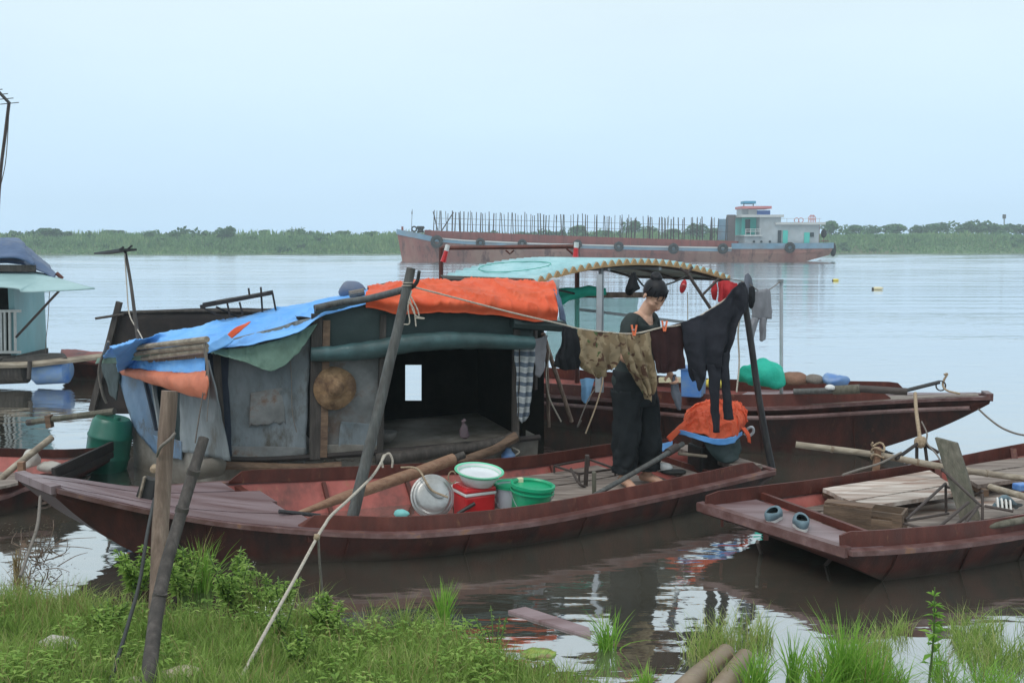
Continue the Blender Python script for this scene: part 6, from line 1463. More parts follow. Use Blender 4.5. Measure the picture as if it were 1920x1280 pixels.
csheet("seat_cloth", [[(1277, 606, .03), (1310, 592, .03), (1345, 572, .03), (1378, 540, .04), (1396, 528, .04)], [(1283, 640, .05), (1315, 630, .07), (1348, 610, .07), (1380, 585, .06), (1398, 560, .04)], [(1292, 680, .05), (1318, 680, .08), (1345, 660, .08), (1368, 630, .06), (1388, 590, .04)], [(1304, 715, .05), (1322, 700, .07), (1345, 690, .07), (1358, 680, .06), (1368, 640, .04)]], "ink_cloth", bt_, 60, 40, 5, 0.016, 0.030, 17)
csheet("hanging_end", [[(1296, 690, .06), (1308, 695, .07), (1322, 692, .06)], [(1304, 715, .06), (1312, 718, .07), (1320, 712, .06)], [(1309, 732, .06), (1311, 732, .06), (1314, 728, .06)]], "ink_cloth", bt_, 14, 14, 6)
csheet("leg", [[(1326, 680, .07), (1336, 682, .08), (1350, 680, .07)], [(1330, 715, .08), (1340, 716, .1), (1350, 714, .08)], [(1331, 760, .08), (1340, 762, .1), (1349, 760, .08)], [(1337, 808, .08), (1343, 809, .1), (1350, 808, .08)]], "ink_cloth", bt_, 16, 30, 7)
csheet("leg", [[(1349, 660, .06), (1358, 662, .08), (1367, 650, .06)], [(1352, 700, .07), (1360, 700, .09), (1367, 700, .07)], [(1355, 745, .07), (1363, 746, .09), (1371, 745, .07)], [(1357, 785, .07), (1365, 787, .09), (1374, 786, .07)]], "ink_cloth", bt_, 16, 30, 8)
csheet("waist_knot", [[(1376, 545, .02), (1386, 530, .06), (1396, 530, .02)], [(1376, 575, .03), (1390, 560, .09), (1404, 560, .03)], [(1384, 600, .03), (1394, 590, .06), (1400, 580, .03)]], "ink_cloth", bt_, 18, 18, 9, 0.02)
cloth("dark_sock", [[(1404, 540), (1409, 538), (1413, 542)], [(1403, 560, .03), (1410, 560, .05), (1415, 560, .03)], [(1404, 576, .03), (1408, 580, .04), (1412, 574, .03)]], "black_cloth", "small dark cloth tucked right of the clothesline pole top", "cloth", 14, 14, seed=10)
def peg(px, py, label, tilt=0.0):
    t = thing("clothes_peg", label, "clothes peg", PC.at(px, py, 0.02), "orange clothes pegs")
    for s_ in (-1, 1):
        MB().beam(PC.at(px + s_ * 1.0 + tilt, py + 11, 0.02 + 0.006 * s_), PC.at(px + s_ * 4.6, py - 9, 0.02 + 0.012 * s_), 0.014, 0.013).build("jaw", "orange_plastic", t)
    MB().tube([PC.at(px - 3, py, 0.025), PC.at(px + 3, py, 0.025)], 0.005, 6).build("spring", "steel_light", t)
peg(1189, 618, "orange clothes peg on the camouflage shirt"); peg(1246, 610, "orange clothes peg on the dark brown cloth")

# ------------------------------------------------------------------ the woman
ZD = ZF + 0.010   # top of the boards she stands on
PX, PY = 0.99, 8.20
man = thing("person", "woman in dark shirt and black trousers looking down at hung washing", "person", (PX, PY, ZD))
ang = math.radians(-42)
FW = Vector((math.cos(ang), math.sin(ang), 0)); LF = Vector((-math.sin(ang), math.cos(ang), 0)); UP = Vector((0, 0, 1))
O = Vector((PX, PY, ZD))
def bp3(f, l, u): return O + FW * f + LF * l + UP * u
body = MB()
def limb(pts, rad, n=14, k=14): body.tube(spline(pts, k), list(rad), n); [body.ell(p, r * 0.98, 10, 8) for p, r in ((pts[0], rad[0]), (pts[-1], rad[-1]))]
# legs, torso
for s_, f0 in ((1, 0.05), (-1, -0.02)):
    hip, knee, ank = bp3(0, 0.085 * s_, 0.76), bp3(0.03 + f0, 0.095 * s_, 0.42), bp3(f0, 0.10 * s_, 0.075)
    limb([hip, knee, ank], (0.085, 0.055, 0.036))
    # foot with heel, arch and toes
    dirf = (FW * 0.95 + LF * (0.10 if s_ > 0 else -0.35)).normalized(); side = UP.cross(dirf)
    heel = ank - dirf * 0.035 - UP * 0.045
    limb([heel + UP * 0.008, ank - UP * 0.035 + dirf * 0.03, ank + dirf * 0.09 - UP * 0.05, ank + dirf * 0.135 - UP * 0.058], (0.030, 0.035, 0.030, 0.022), 12, 10)
    body.ell(ank + dirf * 0.115 - UP * 0.06, (0.045, 0.045, 0.016), 12, 8)
    for j in range(5):
        q = ank + dirf * (0.140 - 0.009 * j) + side * (-0.034 + 0.017 * j) * (1 if s_ < 0 else -1) * -1 - UP * 0.064
        body.tube([q, q + dirf * (0.034 - 0.003 * j) - UP * 0.002], [0.012 if j == 0 else 0.009, 0.009 if j == 0 else 0.007], 8)
        body.ell(q + dirf * (0.036 - 0.003 * j) - UP * 0.002, 0.010 if j == 0 else 0.0075, 8, 6)
limb([bp3(0, 0, 0.74), bp3(0.01, 0, 0.92), bp3(0.03, 0, 1.08), bp3(0.06, 0, 1.22)], (0.12, 0.105, 0.115, 0.085), 18)
limb([bp3(0.05, -0.12, 1.235), bp3(0.06, 0, 1.25), bp3(0.05, 0.12, 1.235)], (0.045, 0.055, 0.045))
# neck bends forward
NB, NT = bp3(0.06, 0, 1.24), bp3(0.115, 0.01, 1.345)
limb([NB, NT], (0.056, 0.048))
# left arm: hangs with the forearm forward and down, hand closed on a cloth
LE = bp3(0.06, 0.185, 0.985); LW = bp3(0.23, 0.12, 0.845)
limb([bp3(0.05, 0.135, 1.22), bp3(0.05, 0.168, 1.10), LE], (0.042, 0.038, 0.032)); limb([LE, LE.lerp(LW, 0.4), LW], (0.036, 0.034, 0.023))
RE = bp3(0.03, -0.185, 0.97); RW = bp3(0.10, -0.09, 0.905)
limb([bp3(0.05, -0.135, 1.22), bp3(0.03, -0.168, 1.10), RE], (0.042, 0.038, 0.032)); limb([RE, RE.lerp(RW, 0.4), RW], (0.036, 0.034, 0.023))
def hand(wr, d, palm_side, s_):
    """palm, four curled fingers and a thumb from the side of the palm"""
    d = d.normalized(); sd_ = palm_side.normalized(); nn = d.cross(sd_).normalized()
    pc = wr + d * 0.042
    body.ell(pc, (0.036, 0.016, 0.044), 12, 8, Matrix((sd_, nn, d)).transposed())
    for j, ln in enumerate((0.062, 0.070, 0.066, 0.052)):
        b0 = wr + d * 0.075 + sd_ * (-0.027 + 0.018 * j)
        k1 = b0 + d * ln * 0.45 + nn * 0.008; k2 = k1 + (d * 0.35 + nn * 0.9).normalized() * ln * 0.38; k3 = k2 + (d * -0.35 + nn * 0.9).normalized() * ln * 0.28
        body.tube(spline([b0 - d * 0.015, b0, k1, k2, k3], 10), [0.0095, 0.009, 0.0085, 0.0078, 0.0068], 8); body.ell(k3, 0.0068, 8, 6)
    tb = wr + d * 0.022 - sd_ * 0.028
    t1 = tb + (d * 0.6 - sd_ * 0.7 + nn * 0.35).normalized() * 0.034; t2 = t1 + (d * 0.8 + nn * 0.6 + sd_ * 0.1).normalized() * 0.03
    body.tube(spline([tb, t1, t2], 8), [0.0125, 0.011, 0.009], 8); body.ell(t2, 0.009, 8, 6)
hand(LW, LW - LE, (UP * 0.2 + FW * 0.9 - LF * 0.2), 1)
hand(RW, RW - RE, UP * 0.9 + FW * 0.3, -1)
# head: turned to her left and bowed
HC = bp3(0.155, 0.015, 1.415)
ha = ang - math.radians(14); hp = math.radians(44)
hf0 = Vector((math.cos(ha), math.sin(ha), 0)); hl = Vector((-math.sin(ha), math.cos(ha), 0))
HF = hf0 * math.cos(hp) - UP * math.sin(hp); HU = hf0 * math.sin(hp) + UP * math.cos(hp)
def hp3(f, l, u): return HC + HF * f + hl * l + HU * u
HR = Matrix((HF, hl, HU)).transposed()
body.ell(hp3(-0.012, 0, 0.03), (0.092, 0.074, 0.088), 22, 16, HR)       # skull
body.ell(hp3(0.030, 0, -0.030), (0.062, 0.060, 0.082), 20, 14, HR)      # face
body.ell(hp3(0.050, 0, -0.088), (0.032, 0.034, 0.026), 14, 10, HR)      # chin
for s_ in (-1, 1):
    body.ell(hp3(0.052, 0.036 * s_, -0.028), (0.030, 0.026, 0.024), 12, 8, HR)   # cheek
    body.ell(hp3(0.070, 0.028 * s_, 0.012), (0.012, 0.020, 0.012), 12, 8, HR)    # brow ridge / lid
    body.ell(hp3(-0.012, 0.074 * s_, -0.012), (0.018, 0.009, 0.030), 12, 8, HR @ RZ(0.3 * s_))  # ear
    body.ell(hp3(0.086, 0.010 * s_, -0.040), (0.010, 0.009, 0.008), 8, 6, HR)    # nostril wing
body.tube([hp3(0.078, 0, 0.008), hp3(0.092, 0, -0.018), hp3(0.103, 0, -0.036)], [0.009, 0.011, 0.012], 10); body.ell(hp3(0.101, 0, -0.038), 0.012, 10, 8)
body.ell(hp3(0.082, 0, -0.062), (0.012, 0.022, 0.012), 12, 8, HR)
bo_ = body.build("body_source", "skin", None)
md = bo_.modifiers.new("fuse", 'REMESH'); md.mode = 'VOXEL'; md.voxel_size = 0.0058; md.use_smooth_shade = True
sm_ = bo_.modifiers.new("soften", 'SMOOTH'); sm_.factor = 0.5; sm_.iterations = 3
dg = bpy.context.evaluated_depsgraph_get(); ev = bo_.evaluated_get(dg); bmesh_ = bpy.data.meshes.new_from_object(ev)
bpy.data.objects.remove(bo_)
bmesh_.transform(Matrix.Translation(-O)); bmesh_.name = "body"; bmesh_.materials.clear(); bmesh_.materials.append(M["skin"])
link("body", bmesh_, man)
# face details
for s_ in (-1, 1):
    MB().tube(spline([hp3(0.083, 0.014 * s_, 0.026), hp3(0.084, 0.030 * s_, 0.031), hp3(0.070, 0.048 * s_, 0.025)], 8), [0.003, 0.004, 0.002], 6, flat=0.5).build("eyebrow", "brow", man, smooth=True)
    MB().tube(spline([hp3(0.0815, 0.016 * s_, 0.001), hp3(0.0835, 0.028 * s_, -0.003), hp3(0.074, 0.042 * s_, 0.001)], 8), [0.0015, 0.003, 0.0015], 6, flat=0.6).build("eyelash_line", "brow", man, smooth=True)
MB().tube(spline([hp3(0.088, -0.020, -0.064), hp3(0.0955, 0, -0.0615), hp3(0.088, 0.020, -0.064)], 10), [0.002, 0.005, 0.002], 8).build("mouth", "lips", man, smooth=True)
# hair: cap drawn back into a bun on the crown
hm2 = MB()
n_, m_2 = 36, 20; V = []; Fh = []
for i in range(m_2 + 1):
    th = 0.02 + (math.pi * 0.60) * i / m_2
    for j in range(n_):
        a = 2 * math.pi * j / n_
        front = max(0.0, math.cos(a)); back_ = max(0.0, -math.cos(a)); sidek = abs(math.sin(a))
        lim = 0.64 - 0.26 * front ** 1.5 + 0.20 * back_ - 0.02 * sidek
        t2 = th * (lim + 0.075 * noise.noise(Vector((j * 0.8, 2.2, 0)))) / 0.60
        r = 1.0 + 0.012 * noise.noise(Vector((math.cos(a) * 3, math.sin(a) * 3, i * 0.2)))
        V.append(hp3(-0.014 + 0.096 * r * math.sin(t2) * math.cos(a), 0.078 * r * math.sin(t2) * math.sin(a), 0.030 + 0.0925 * r * math.cos(t2)))
for i in range(m_2):
    for j in range(n_): Fh.append((i * n_ + j, i * n_ + (j + 1) % n_, (i + 1) * n_ + (j + 1) % n_, (i + 1) * n_ + j))
Fh.append(tuple(range(n_)))
hm2.add(V, Fh)
hr_ = hm2.build("hair", "hair", man, smooth=True, sharp=80, solid=0.006)
MB().ell(hp3(-0.075, 0.0, 0.105), (0.045, 0.046, 0.036), 18, 12, HR).rough(0.007, 30, 2).build("hair_bun", "hair", hr_, smooth=True, sharp=80)
for k in range(7):
    a = (-1.5 + 0.5 * k); p = [hp3(-0.014 + 0.098 * math.sin(t2) * math.cos(a), 0.080 * math.sin(t2) * math.sin(a), 0.030 + 0.094 * math.cos(t2)) for t2 in (1.0, 1.35, 1.75 + 0.12 * math.sin(k * 2.1))]
    MB().tube(spline(p, 8), [0.010, 0.008, 0.002], 6, flat=0.5).build("hair_lock", "hair", hr_, smooth=True)
# clothes: rings of cloth around the body
def rings(name, secs, mat_, par, n=40, folds=0.012, fk=7, seed=0, capb=False, thick=0.006):
    rows = []
    for i, (c, rf_, rl, tw) in enumerate(secs):
        r = []
        for j in range(n + 1):
            a = 2 * math.pi * j / n
            w_ = 1 + folds / max(rf_, 0.05) * (math.sin(fk * a + i * 0.35 + seed) * 0.6 + noise.noise(Vector((math.cos(a) * 2, math.sin(a) * 2, i * 0.30 + seed))) * 1.6)
            r.append(c + (FW * math.cos(a) * rf_ + LF * math.sin(a) * rl) * w_)
        rows.append(r)
    m = MB().grid(rows)
    return m.build(name, mat_, par, smooth=True, sharp=80, solid=thick)
def lerp_secs(keys, k):
    out = []
    cs = spline([q[0] for q in keys], k); a = lin([q[1] for q in keys], k); b = lin([q[2] for q in keys], k)
    return [(c, x, y, 0) for c, x, y in zip(cs, a, b)]
sh_keys = [(bp3(0.0, 0, 0.70), 0.140, 0.172), (bp3(0.0, 0, 0.80), 0.134, 0.165), (bp3(0.01, 0, 0.95), 0.122, 0.150), (bp3(0.025, 0, 1.08), 0.128, 0.158), (bp3(0.04, 0, 1.17), 0.112, 0.162), (bp3(0.055, 0, 1.235), 0.092, 0.152), (bp3(0.062, 0, 1.268), 0.080, 0.122), (bp3(0.070, 0, 1.284), 0.074, 0.095), (bp3(0.078, 0, 1.280), 0.072, 0.084)]
srt = rings("shirt", lerp_secs(sh_keys, 40), "shirt", man, 60, 0.011, 3, 1)
# scoop neckline: drop the front of the collar
for v in srt.data.vertices:
    w3 = v.co + O; rel = w3 - bp3(0.06, 0, 1.2); f = rel.dot(FW); l = rel.dot(LF)
    if w3.z > ZD + 1.20 and f > 0: v.co.z -= 1.15 * min(0.10, f) * max(0, 1 - (abs(l) / 0.11) ** 2) * min(1, (w3.z - ZD - 1.20) / 0.06)
    v.co.z = v.co.z
for s_, EL in ((1, LE), (-1, RE)):
    S0 = bp3(0.05, 0.10 * s_, 1.235); S1 = bp3(0.05, 0.168 * s_, 1.12)
    MB().tube(spline([S0, bp3(0.05, 0.148 * s_, 1.205), S1, S1.lerp(EL, 0.5)], 16), [0.058, 0.062, 0.058, 0.058], 20).rough(0.012, 11, 3 + s_).build("sleeve", "shirt", srt, smooth=True, sharp=80)
wk = [(bp3(0.0, 0, 0.86), 0.140, 0.175), (bp3(0, 0, 0.78), 0.150, 0.190), (bp3(0, 0, 0.70), 0.155, 0.195)]
tr_keys = [(bp3(0.0, 0, 0.86), 0.138, 0.170), (bp3(0.0, 0, 0.74), 0.142, 0.178), (bp3(0.01, 0, 0.60), 0.130, 0.172)]
trs = rings("trousers", lerp_secs(tr_keys, 14), "trousers", man, 44, 0.008, 5, 2)
for s_, f0 in ((1, 0.05), (-1, -0.02)):
    lk = [(bp3(0.0, 0.085 * s_, 0.72), 0.125, 0.092), (bp3(0.01 + f0 * 0.5, 0.092 * s_, 0.50), 0.110, 0.088), (bp3(0.015 + f0, 0.098 * s_, 0.30), 0.098, 0.082), (bp3(0.01 + f0, 0.100 * s_, 0.17), 0.092, 0.080), (bp3(0.005 + f0, 0.102 * s_, 0.10), 0.086, 0.080)]
    rings("trouser_leg", lerp_secs(lk, 36), "trousers", trs, 36, 0.012, 5, 3 + s_)
# cloth in her left hand
man.scale = (1.09, 1.09, 1.09)
hp_ = O + (LW + (LW - LE).normalized() * 0.07 - O) * 1.09
sk = sheet("held_cloth", [[hp_ + LF * -0.02 + UP * 0.03, hp_ + UP * 0.035, hp_ + LF * 0.02 + UP * 0.03], [hp_ + Vector((-0.02, -0.02, -0.05)), hp_ + Vector((0.0, -0.04, -0.05)), hp_ + Vector((0.025, 0.0, -0.05))], [hp_ + Vector((-0.01, -0.02, -0.14)), hp_ + Vector((0.015, -0.05, -0.15)), hp_ + Vector((0.05, 0, -0.13))], [hp_ + Vector((0.02, -0.02, -0.23)), hp_ + Vector((0.035, -0.04, -0.24)), hp_ + Vector((0.055, 0, -0.22))]], "sock_cloth", None, 16, 26, 0.012, 14, 0.012, 90)
tag(sk, "grey cloth dangling from the woman's lowered hand", "cloth")
# ------------------------------------------------------------------ gear in the front sampan
ZI = 0.06
def Ad(px): return 0
# aluminium basin lid leaning on edge
pl_ = thing("aluminium_pan", "round dull aluminium pan standing on edge left of the red cooler", "pan", PA(812, 955, 6.85))
pc_ = PA(811, 930, 6.85); pr = axis_rot(Vector((0.30, -0.90, 0.38)))
MB().lathe([(0.0, 0.046), (0.06, 0.046), (0.112, 0.043), (0.128, 0.034), (0.134, 0.022), (0.146, 0.018), (0.152, 0.0), (0.163, -0.004), (0.163, -0.010), (0.146, -0.006), (0.128, 0.020), (0.0, 0.036)], pc_, 44, pr, cap=False).build("pan_body", "aluminium", pl_, smooth=True, sharp=35)
MB().tube(spline([pc_ + pr @ Vector((-0.10, 0.11, 0.03)), pc_ + pr @ Vector((-0.03, 0.02, 0.055)), pc_ + pr @ Vector((0.05, -0.02, 0.055)), pc_ + pr @ Vector((0.13, 0.05, 0.03))], 16), 0.004, 5).build("wire_handle", "steel_grey", pl_)
# long timber oar lying along the hull
oar = thing("timber_oar", "thick brown timber beam lying slanted in the front sampan", "beam", PA(700, 920, 6.9))
MB().tube(spline([PA(560, 962, 6.55), PA(650, 930, 6.75), PA(760, 893, 7.05), PA(850, 860, 7.35)], 20), [0.018, 0.040, 0.046, 0.046], 12).rough(0.003, 5, 3).build("shaft", "timber_red", oar, smooth=True)
MB().tube([PA(848, 861, 7.35), PA(870, 852, 7.4)], 0.03, 10).build("butt", "wood_dark", oar, smooth=True)
rope_thing("beam_lashing", [PA(752, 876, 6.98), PA(775, 876, 6.92), PA(788, 884, 6.88), PA(800, 905, 6.82), PA(812, 920, 6.80), PA(840, 932, 6.78)], 0.008, "rope_tan", "tan cord looped over the timber beam by the pan", "cord")
# red cool box with the washing basin on top
rc = PA(889, 962, 6.98); rc.z = -0.05
cb_ = thing("cool_box", "red cool box with a pale lid carrying the green rimmed basin", "cool box", rc)
Rc = RZ(math.radians(28))
MB().box(rc + Vector((0, 0, 0.155)), (0.235, 0.22, 0.31), Rc, 1.06).build("body", "red_plastic", cb_, bevel=0.02)
MB().box(rc + Vector((0, 0, 0.318)), (0.256, 0.24, 0.022), Rc).build("lid_seam", "white_plastic", cb_, bevel=0.006)
MB().box(rc + Vector((0, 0, 0.346)), (0.258, 0.242, 0.034), Rc, 0.97).build("lid", "red_plastic", cb_, bevel=0.012)
MB().box(rc + Vector((0, 0, 0.366)), (0.21, 0.195, 0.010), Rc).build("lid_top", "pink_lid", cb_, bevel=0.004)
hA, hB = Rc @ Vector((-0.145, -0.10, 0)), Rc @ Vector((-0.145, 0.10, 0))
MB().tube([rc + hA + Vector((0, 0, 0.16)), rc + hA * 1.1 + Vector((-0.02, -0.03, 0.20)), rc + Rc @ Vector((-0.06, -0.135, 0.26))], 0.014, 8).build("handle", "black_plastic", cb_, smooth=True)
bc = rc + Vector((0.03, -0.01, 0.372)); Rb_ = axis_rot(Vector((0.10, -0.10, 1)))
bs_ = thing("wash_basin", "white basin with a mint green rim full of soapy water", "basin", bc)
MB().lathe([(0.10, 0.0), (0.112, 0.004), (0.15, 0.065), (0.165, 0.105), (0.160, 0.107), (0.145, 0.068), (0.108, 0.012), (0.0, 0.010)], bc, 44, Rb_, cap=False).build("bowl", "white_plastic", bs_, smooth=True, sharp=50)
MB().lathe([(0.150, 0.085), (0.168, 0.105), (0.183, 0.110), (0.186, 0.104), (0.168, 0.098), (0.156, 0.080)], bc, 44, Rb_, cap=False).build("rim", "mint_plastic", bs_, smooth=True, sharp=60)
MB().lathe([(0.148, 0.074), (0.148, 0.076)], bc, 40, Rb_).build("water", "soapy_water", bs_)
MB().lathe([(0.1505, 0.076), (0.1605, 0.1075)], bc, 44, Rb_, cap=False).build("inner_band", "mint_plastic", bs_, smooth=True)
ring = [bc + Vector((-0.19 + 0.03 * math.cos(a), 0, 0.05 + 0.045 * math.sin(a))) for a in np.linspace(0.6, 2 * math.pi - 0.6, 12)]
MB().tube(ring, 0.006, 6).build("cord_handle", "rope_tan", bs_)
# buckets
def bucket(name, label, px, py, d, r0, r1, h, body_m, rim_m, tilt, lidded):
    c = PA(px, py, d); t = thing(name, label, "bucket", c); R = axis_rot(Vector(tilt))
    MB().lathe([(r0 * 0.92, 0.0), (r0, 0.01), (r1, h), (r1 - 0.006, h), (r0 - 0.006, 0.016), (0, 0.014)], c, 36, R, cap=False).build("body", body_m, t, smooth=True, sharp=50)
    if lidded:
        MB().lathe([(r1 + 0.004, h - 0.055), (r1 + 0.012, h - 0.052), (r1 + 0.012, h - 0.042), (r1 + 0.005, h - 0.040)], c, 36, R, cap=False).build("skirt", rim_m, t, smooth=True, sharp=40)
    MB().lathe([(r1 + 0.003, h - 0.022), (r1 + 0.014, h - 0.018), (r1 + 0.014, h + 0.006), (r1 - 0.004, h + 0.008), (r1 - 0.012, h - 0.004)], c, 36, R, cap=False).build("rim", rim_m, t, smooth=True, sharp=40)
    MB().lathe([(0.0, h - 0.02), (r1 - 0.008, h - 0.02)], c, 36, R, cap=False).build("lid_disc", rim_m, t)
    MB().tube(spline([c + R @ Vector((-r1 - 0.01, -0.02, h - 0.06)), c + R @ Vector((-r1 * 0.6, -r1 - 0.02, h * 0.55)), c + R @ Vector((r1 * 0.35, -r1 - 0.03, h * 0.42)), c + R @ Vector((r1 + 0.01, -0.02, h - 0.06))], 18), 0.003, 5).build("wire_handle", "steel_grey", t)
    return t
bucket("pale_bucket", "pale grey bucket with green lid between cooler and green bucket", 957, 990, 7.05, 0.105, 0.125, 0.34, "lilac_plastic", "green_plastic", (0.02, 0.0, 1), False)
bucket("green_bucket", "bright green lidded bucket right of the pale grey bucket", 991, 985, 6.85, 0.130, 0.150, 0.31, "green_plastic", "green_plastic", (0.10, -0.03, 1), True)
sp_ = PA(975, 900, 6.95)
tag(MB().box(sp_, (0.045, 0.035, 0.04), RZ(0.4)).build("sponge", "cream", None, bevel=0.006), "small cream sponge on the green bucket's lid", "sponge")
lump("turquoise_rag", 752, 962, 6.620 * KA(752), 0.055, 0.04, 0.028, "turquoise_plastic", "small turquoise rag at the bottom of the front sampan", "rag", 91, 0.4, 14)
lump("white_bag", 858, 918, 7.150 * KA(858), 0.06, 0.05, 0.06, "white_plastic", "white plastic bag tucked behind the red cool box", "bag", 92, 0.3, 12)
tb = thing("pipe_offcut", "short black pipe lying on the foredeck's inner edge", "pipe", PA(545, 962, 6.4))
MB().tube([PA(523, 958, 6.35), PA(600, 966, 6.5)], 0.014, 8).build("tube", "pole_black", tb, smooth=True)
# engine under the orange cover at the stern
eg = PA(1330, 845, 7.75); eg.z = 0.17
en = thing("outboard_engine", "boat engine at the stern with a dark green fuel tank", "engine", eg)
MB().box(eg + Vector((0.02, 0, 0.10)), (0.34, 0.26, 0.22), RZ(0.3)).build("block", "black_plastic", en, bevel=0.02)
MB().box(eg + Vector((0.0, 0, 0.25)), (0.26, 0.22, 0.14), RZ(0.3)).build("cylinder_head", "steel_dark", en, bevel=0.02)
sheet("tank_cover", [[PA(1320, 822, 7.50), PA(1350, 832, 7.46), PA(1388, 822, 7.5)], [PA(1325, 842, 7.48), PA(1352, 848, 7.44), PA(1388, 842, 7.48)], [PA(1345, 862, 7.46), PA(1365, 868, 7.42), PA(1384, 860, 7.46)]], "dark_green_tarp", en, 20, 14, 0.014, 8, 0.008, 93)
MB().tube([PA(1280, 832, 7.45), PA(1220, 868, 7.15), PA(1150, 908, 6.88), PA(1085, 945, 6.72)], [0.022, 0.020, 0.018], 10).build("drive_shaft", "pole_grey", en, smooth=True)
MB().tube([PA(1268, 838, 7.4), PA(1252, 848, 7.32)], 0.035, 10).build("shaft_collar", "steel_dark", en, smooth=True)
MB().tube([PA(1272, 850, 7.5), PA(1325, 855, 7.5)], 0.013, 8).build("stay_bar", "bamboo", en, smooth=True)
ring = spline([PA(1396, 815, 7.6), PA(1402, 803, 7.58), PA(1411, 801, 7.55), PA(1412, 811, 7.55), PA(1400, 820, 7.58)], 16)
MB().tube(ring, 0.012, 8).build("exhaust_loop", "steel_light", en, smooth=True)
def EC(px, py, d): return PA(px, py, d)
oc = sheet("engine_cover", [[EC(1287, 770, 7.95), EC(1310, 756, 7.95), EC(1345, 752, 7.95), EC(1385, 757, 7.95), EC(1402, 768, 7.95)],
    [EC(1284, 782, 7.75), EC(1310, 762, 7.72), EC(1345, 757, 7.70), EC(1385, 762, 7.72), EC(1404, 778, 7.75)],
    [EC(1282, 796, 7.62), EC(1312, 785, 7.52), EC(1345, 790, 7.48), EC(1380, 785, 7.50), EC(1400, 792, 7.6)],
    [EC(1268, 808, 7.55), EC(1305, 812, 7.44), EC(1345, 822, 7.40), EC(1375, 818, 7.42), EC(1390, 808, 7.55)]], "orange_tarp", None, 120, 90, 0.022, 6, 0.005, 94, crease=0.030, cs=7)
tag(oc, "orange tarpaulin bundled over the engine at the stern", "tarpaulin")
hem = sheet("blue_hem", [[EC(1266, 806, 7.54), EC(1303, 812, 7.43), EC(1345, 822, 7.39), EC(1375, 818, 7.41), EC(1391, 808, 7.54)], [EC(1268, 813, 7.54), EC(1303, 822, 7.43), EC(1345, 834, 7.39), EC(1376, 829, 7.41), EC(1391, 815, 7.54)]], "blue_tarp", oc, 50, 8, 0.012, 7, 0.006, 95)
sheet("loose_corner", [[EC(1285, 785, 7.6), EC(1270, 800, 7.52), EC(1250, 820, 7.46)], [EC(1292, 802, 7.55), EC(1276, 812, 7.5), EC(1256, 828, 7.45)]], "orange_tarp", oc, 20, 10, 0.012, 8, 0.008, 96)
sheet("loose_corner", [[EC(1388, 800, 7.5), EC(1398, 815, 7.46), EC(1403, 830, 7.45)], [EC(1396, 800, 7.5), EC(1405, 815, 7.46), EC(1408, 832, 7.45)]], "orange_tarp", oc, 16, 8, 0.010, 8, 0.008, 97)
tag(sheet("blue_sheet", [[EC(1222, 832, 7.75), EC(1245, 832, 7.7), EC(1262, 828, 7.65)], [EC(1225, 846, 7.6), EC(1245, 846, 7.55), EC(1258, 840, 7.5)]], "blue_tarp", None, 16, 8, 0.014, 9, 0.008, 98), "piece of blue sheet lying beside the engine's front", "sheet")
lump("white_parcel", 1245, 876, 7.550 * KA(1245), 0.07, 0.05, 0.04, "white_plastic", "crumpled white plastic bag on the planks right of the woman's feet", "bag", 99, 0.45, 12)
lump("black_tool", 1262, 884, 7.500 * KA(1262), 0.11, 0.06, 0.03, "black_plastic", "flat black tool bag on the planks beside the white plastic bag", "bag", 100, 0.4, 10)

# black float box hung at the bow on its cord
fb = thing("black_box", "black plastic box resting on the sampan's foredeck by the posts", "box", PA(278, 935, 6.3))
Rf = axis_rot(Vector((0.25, 0.1, 1)))
MB().box(PA(278, 916, 6.28), (0.115, 0.09, 0.155), Rf, 0.85).build("body", "black_plastic", fb, bevel=0.01)
MB().box(PA(266, 915, 6.23), (0.012, 0.03, 0.16), Rf).build("edge_strip", "bamboo", fb)
lump("rope_knot", 291, 880, 6.250 * KA(291), 0.03, 0.03, 0.035, "rope_tan", "knotted cord on the post above the black box", "rope", 101, 0.4, 20)

# ------------------------------------------------------------------ posts, ropes on the bank
wpz = ground_z(Pd(292, 1225, 5.35).x, 5.35)
wp2 = thing("mooring_post", "thick grey wooden mooring post standing on the bank", "post", Pd(292, 1240, 5.35))
MB().tube(spline([Pd(286, 1300, 5.1), Pd(296, 1100, 5.30), Pd(306, 900, 5.45), Pd(318, 733, 5.5)], 20), [0.046, 0.044, 0.043, 0.044], 14).rough(0.004, 6, 3).build("shaft", "wood_post", wp2, smooth=True, sharp=50)
rope("wrapped_cord", [Pd(294, 855, 5.42), Pd(301, 838, 5.39), Pd(316, 825, 5.41), Pd(328, 812, 5.46)], 0.009, "rope_grey", wp2, 14)
bp_2 = thing("leaning_pole", "dark bamboo pole leaning beside the thick mooring post", "pole", Pd(276, 1290, 4.7))
MB().tube(spline([Pd(270, 1345, 4.0), Pd(298, 1120, 4.6), Pd(340, 960, 4.95), Pd(382, 822, 5.2)], 20), [0.034, 0.031, 0.028], 12).rough(0.002, 6, 3).build("shaft", "wood_dark", bp_2, smooth=True)
for (x, y, d) in ((298, 1120, 4.6), (340, 960, 4.95), (361, 890, 5.08)):
    a = Pd(x, y, d); b = Pd(x + 3, y - 10, d)
    MB().tube([a, b], 0.0335, 12).build("joint_ring", "wood_dark", bp_2, smooth=True)
rope_thing("black_cable", [PA(289, 935, 6.1), Pd(276, 1000, 5.7), Pd(262, 1090, 5.3), Pd(240, 1170, 4.8), Pd(222, 1230, 4.45), Pd(200, 1300, 4.1)], 0.010, "cable_black", "black cable running from the bow down to the bank", "cable", 50)
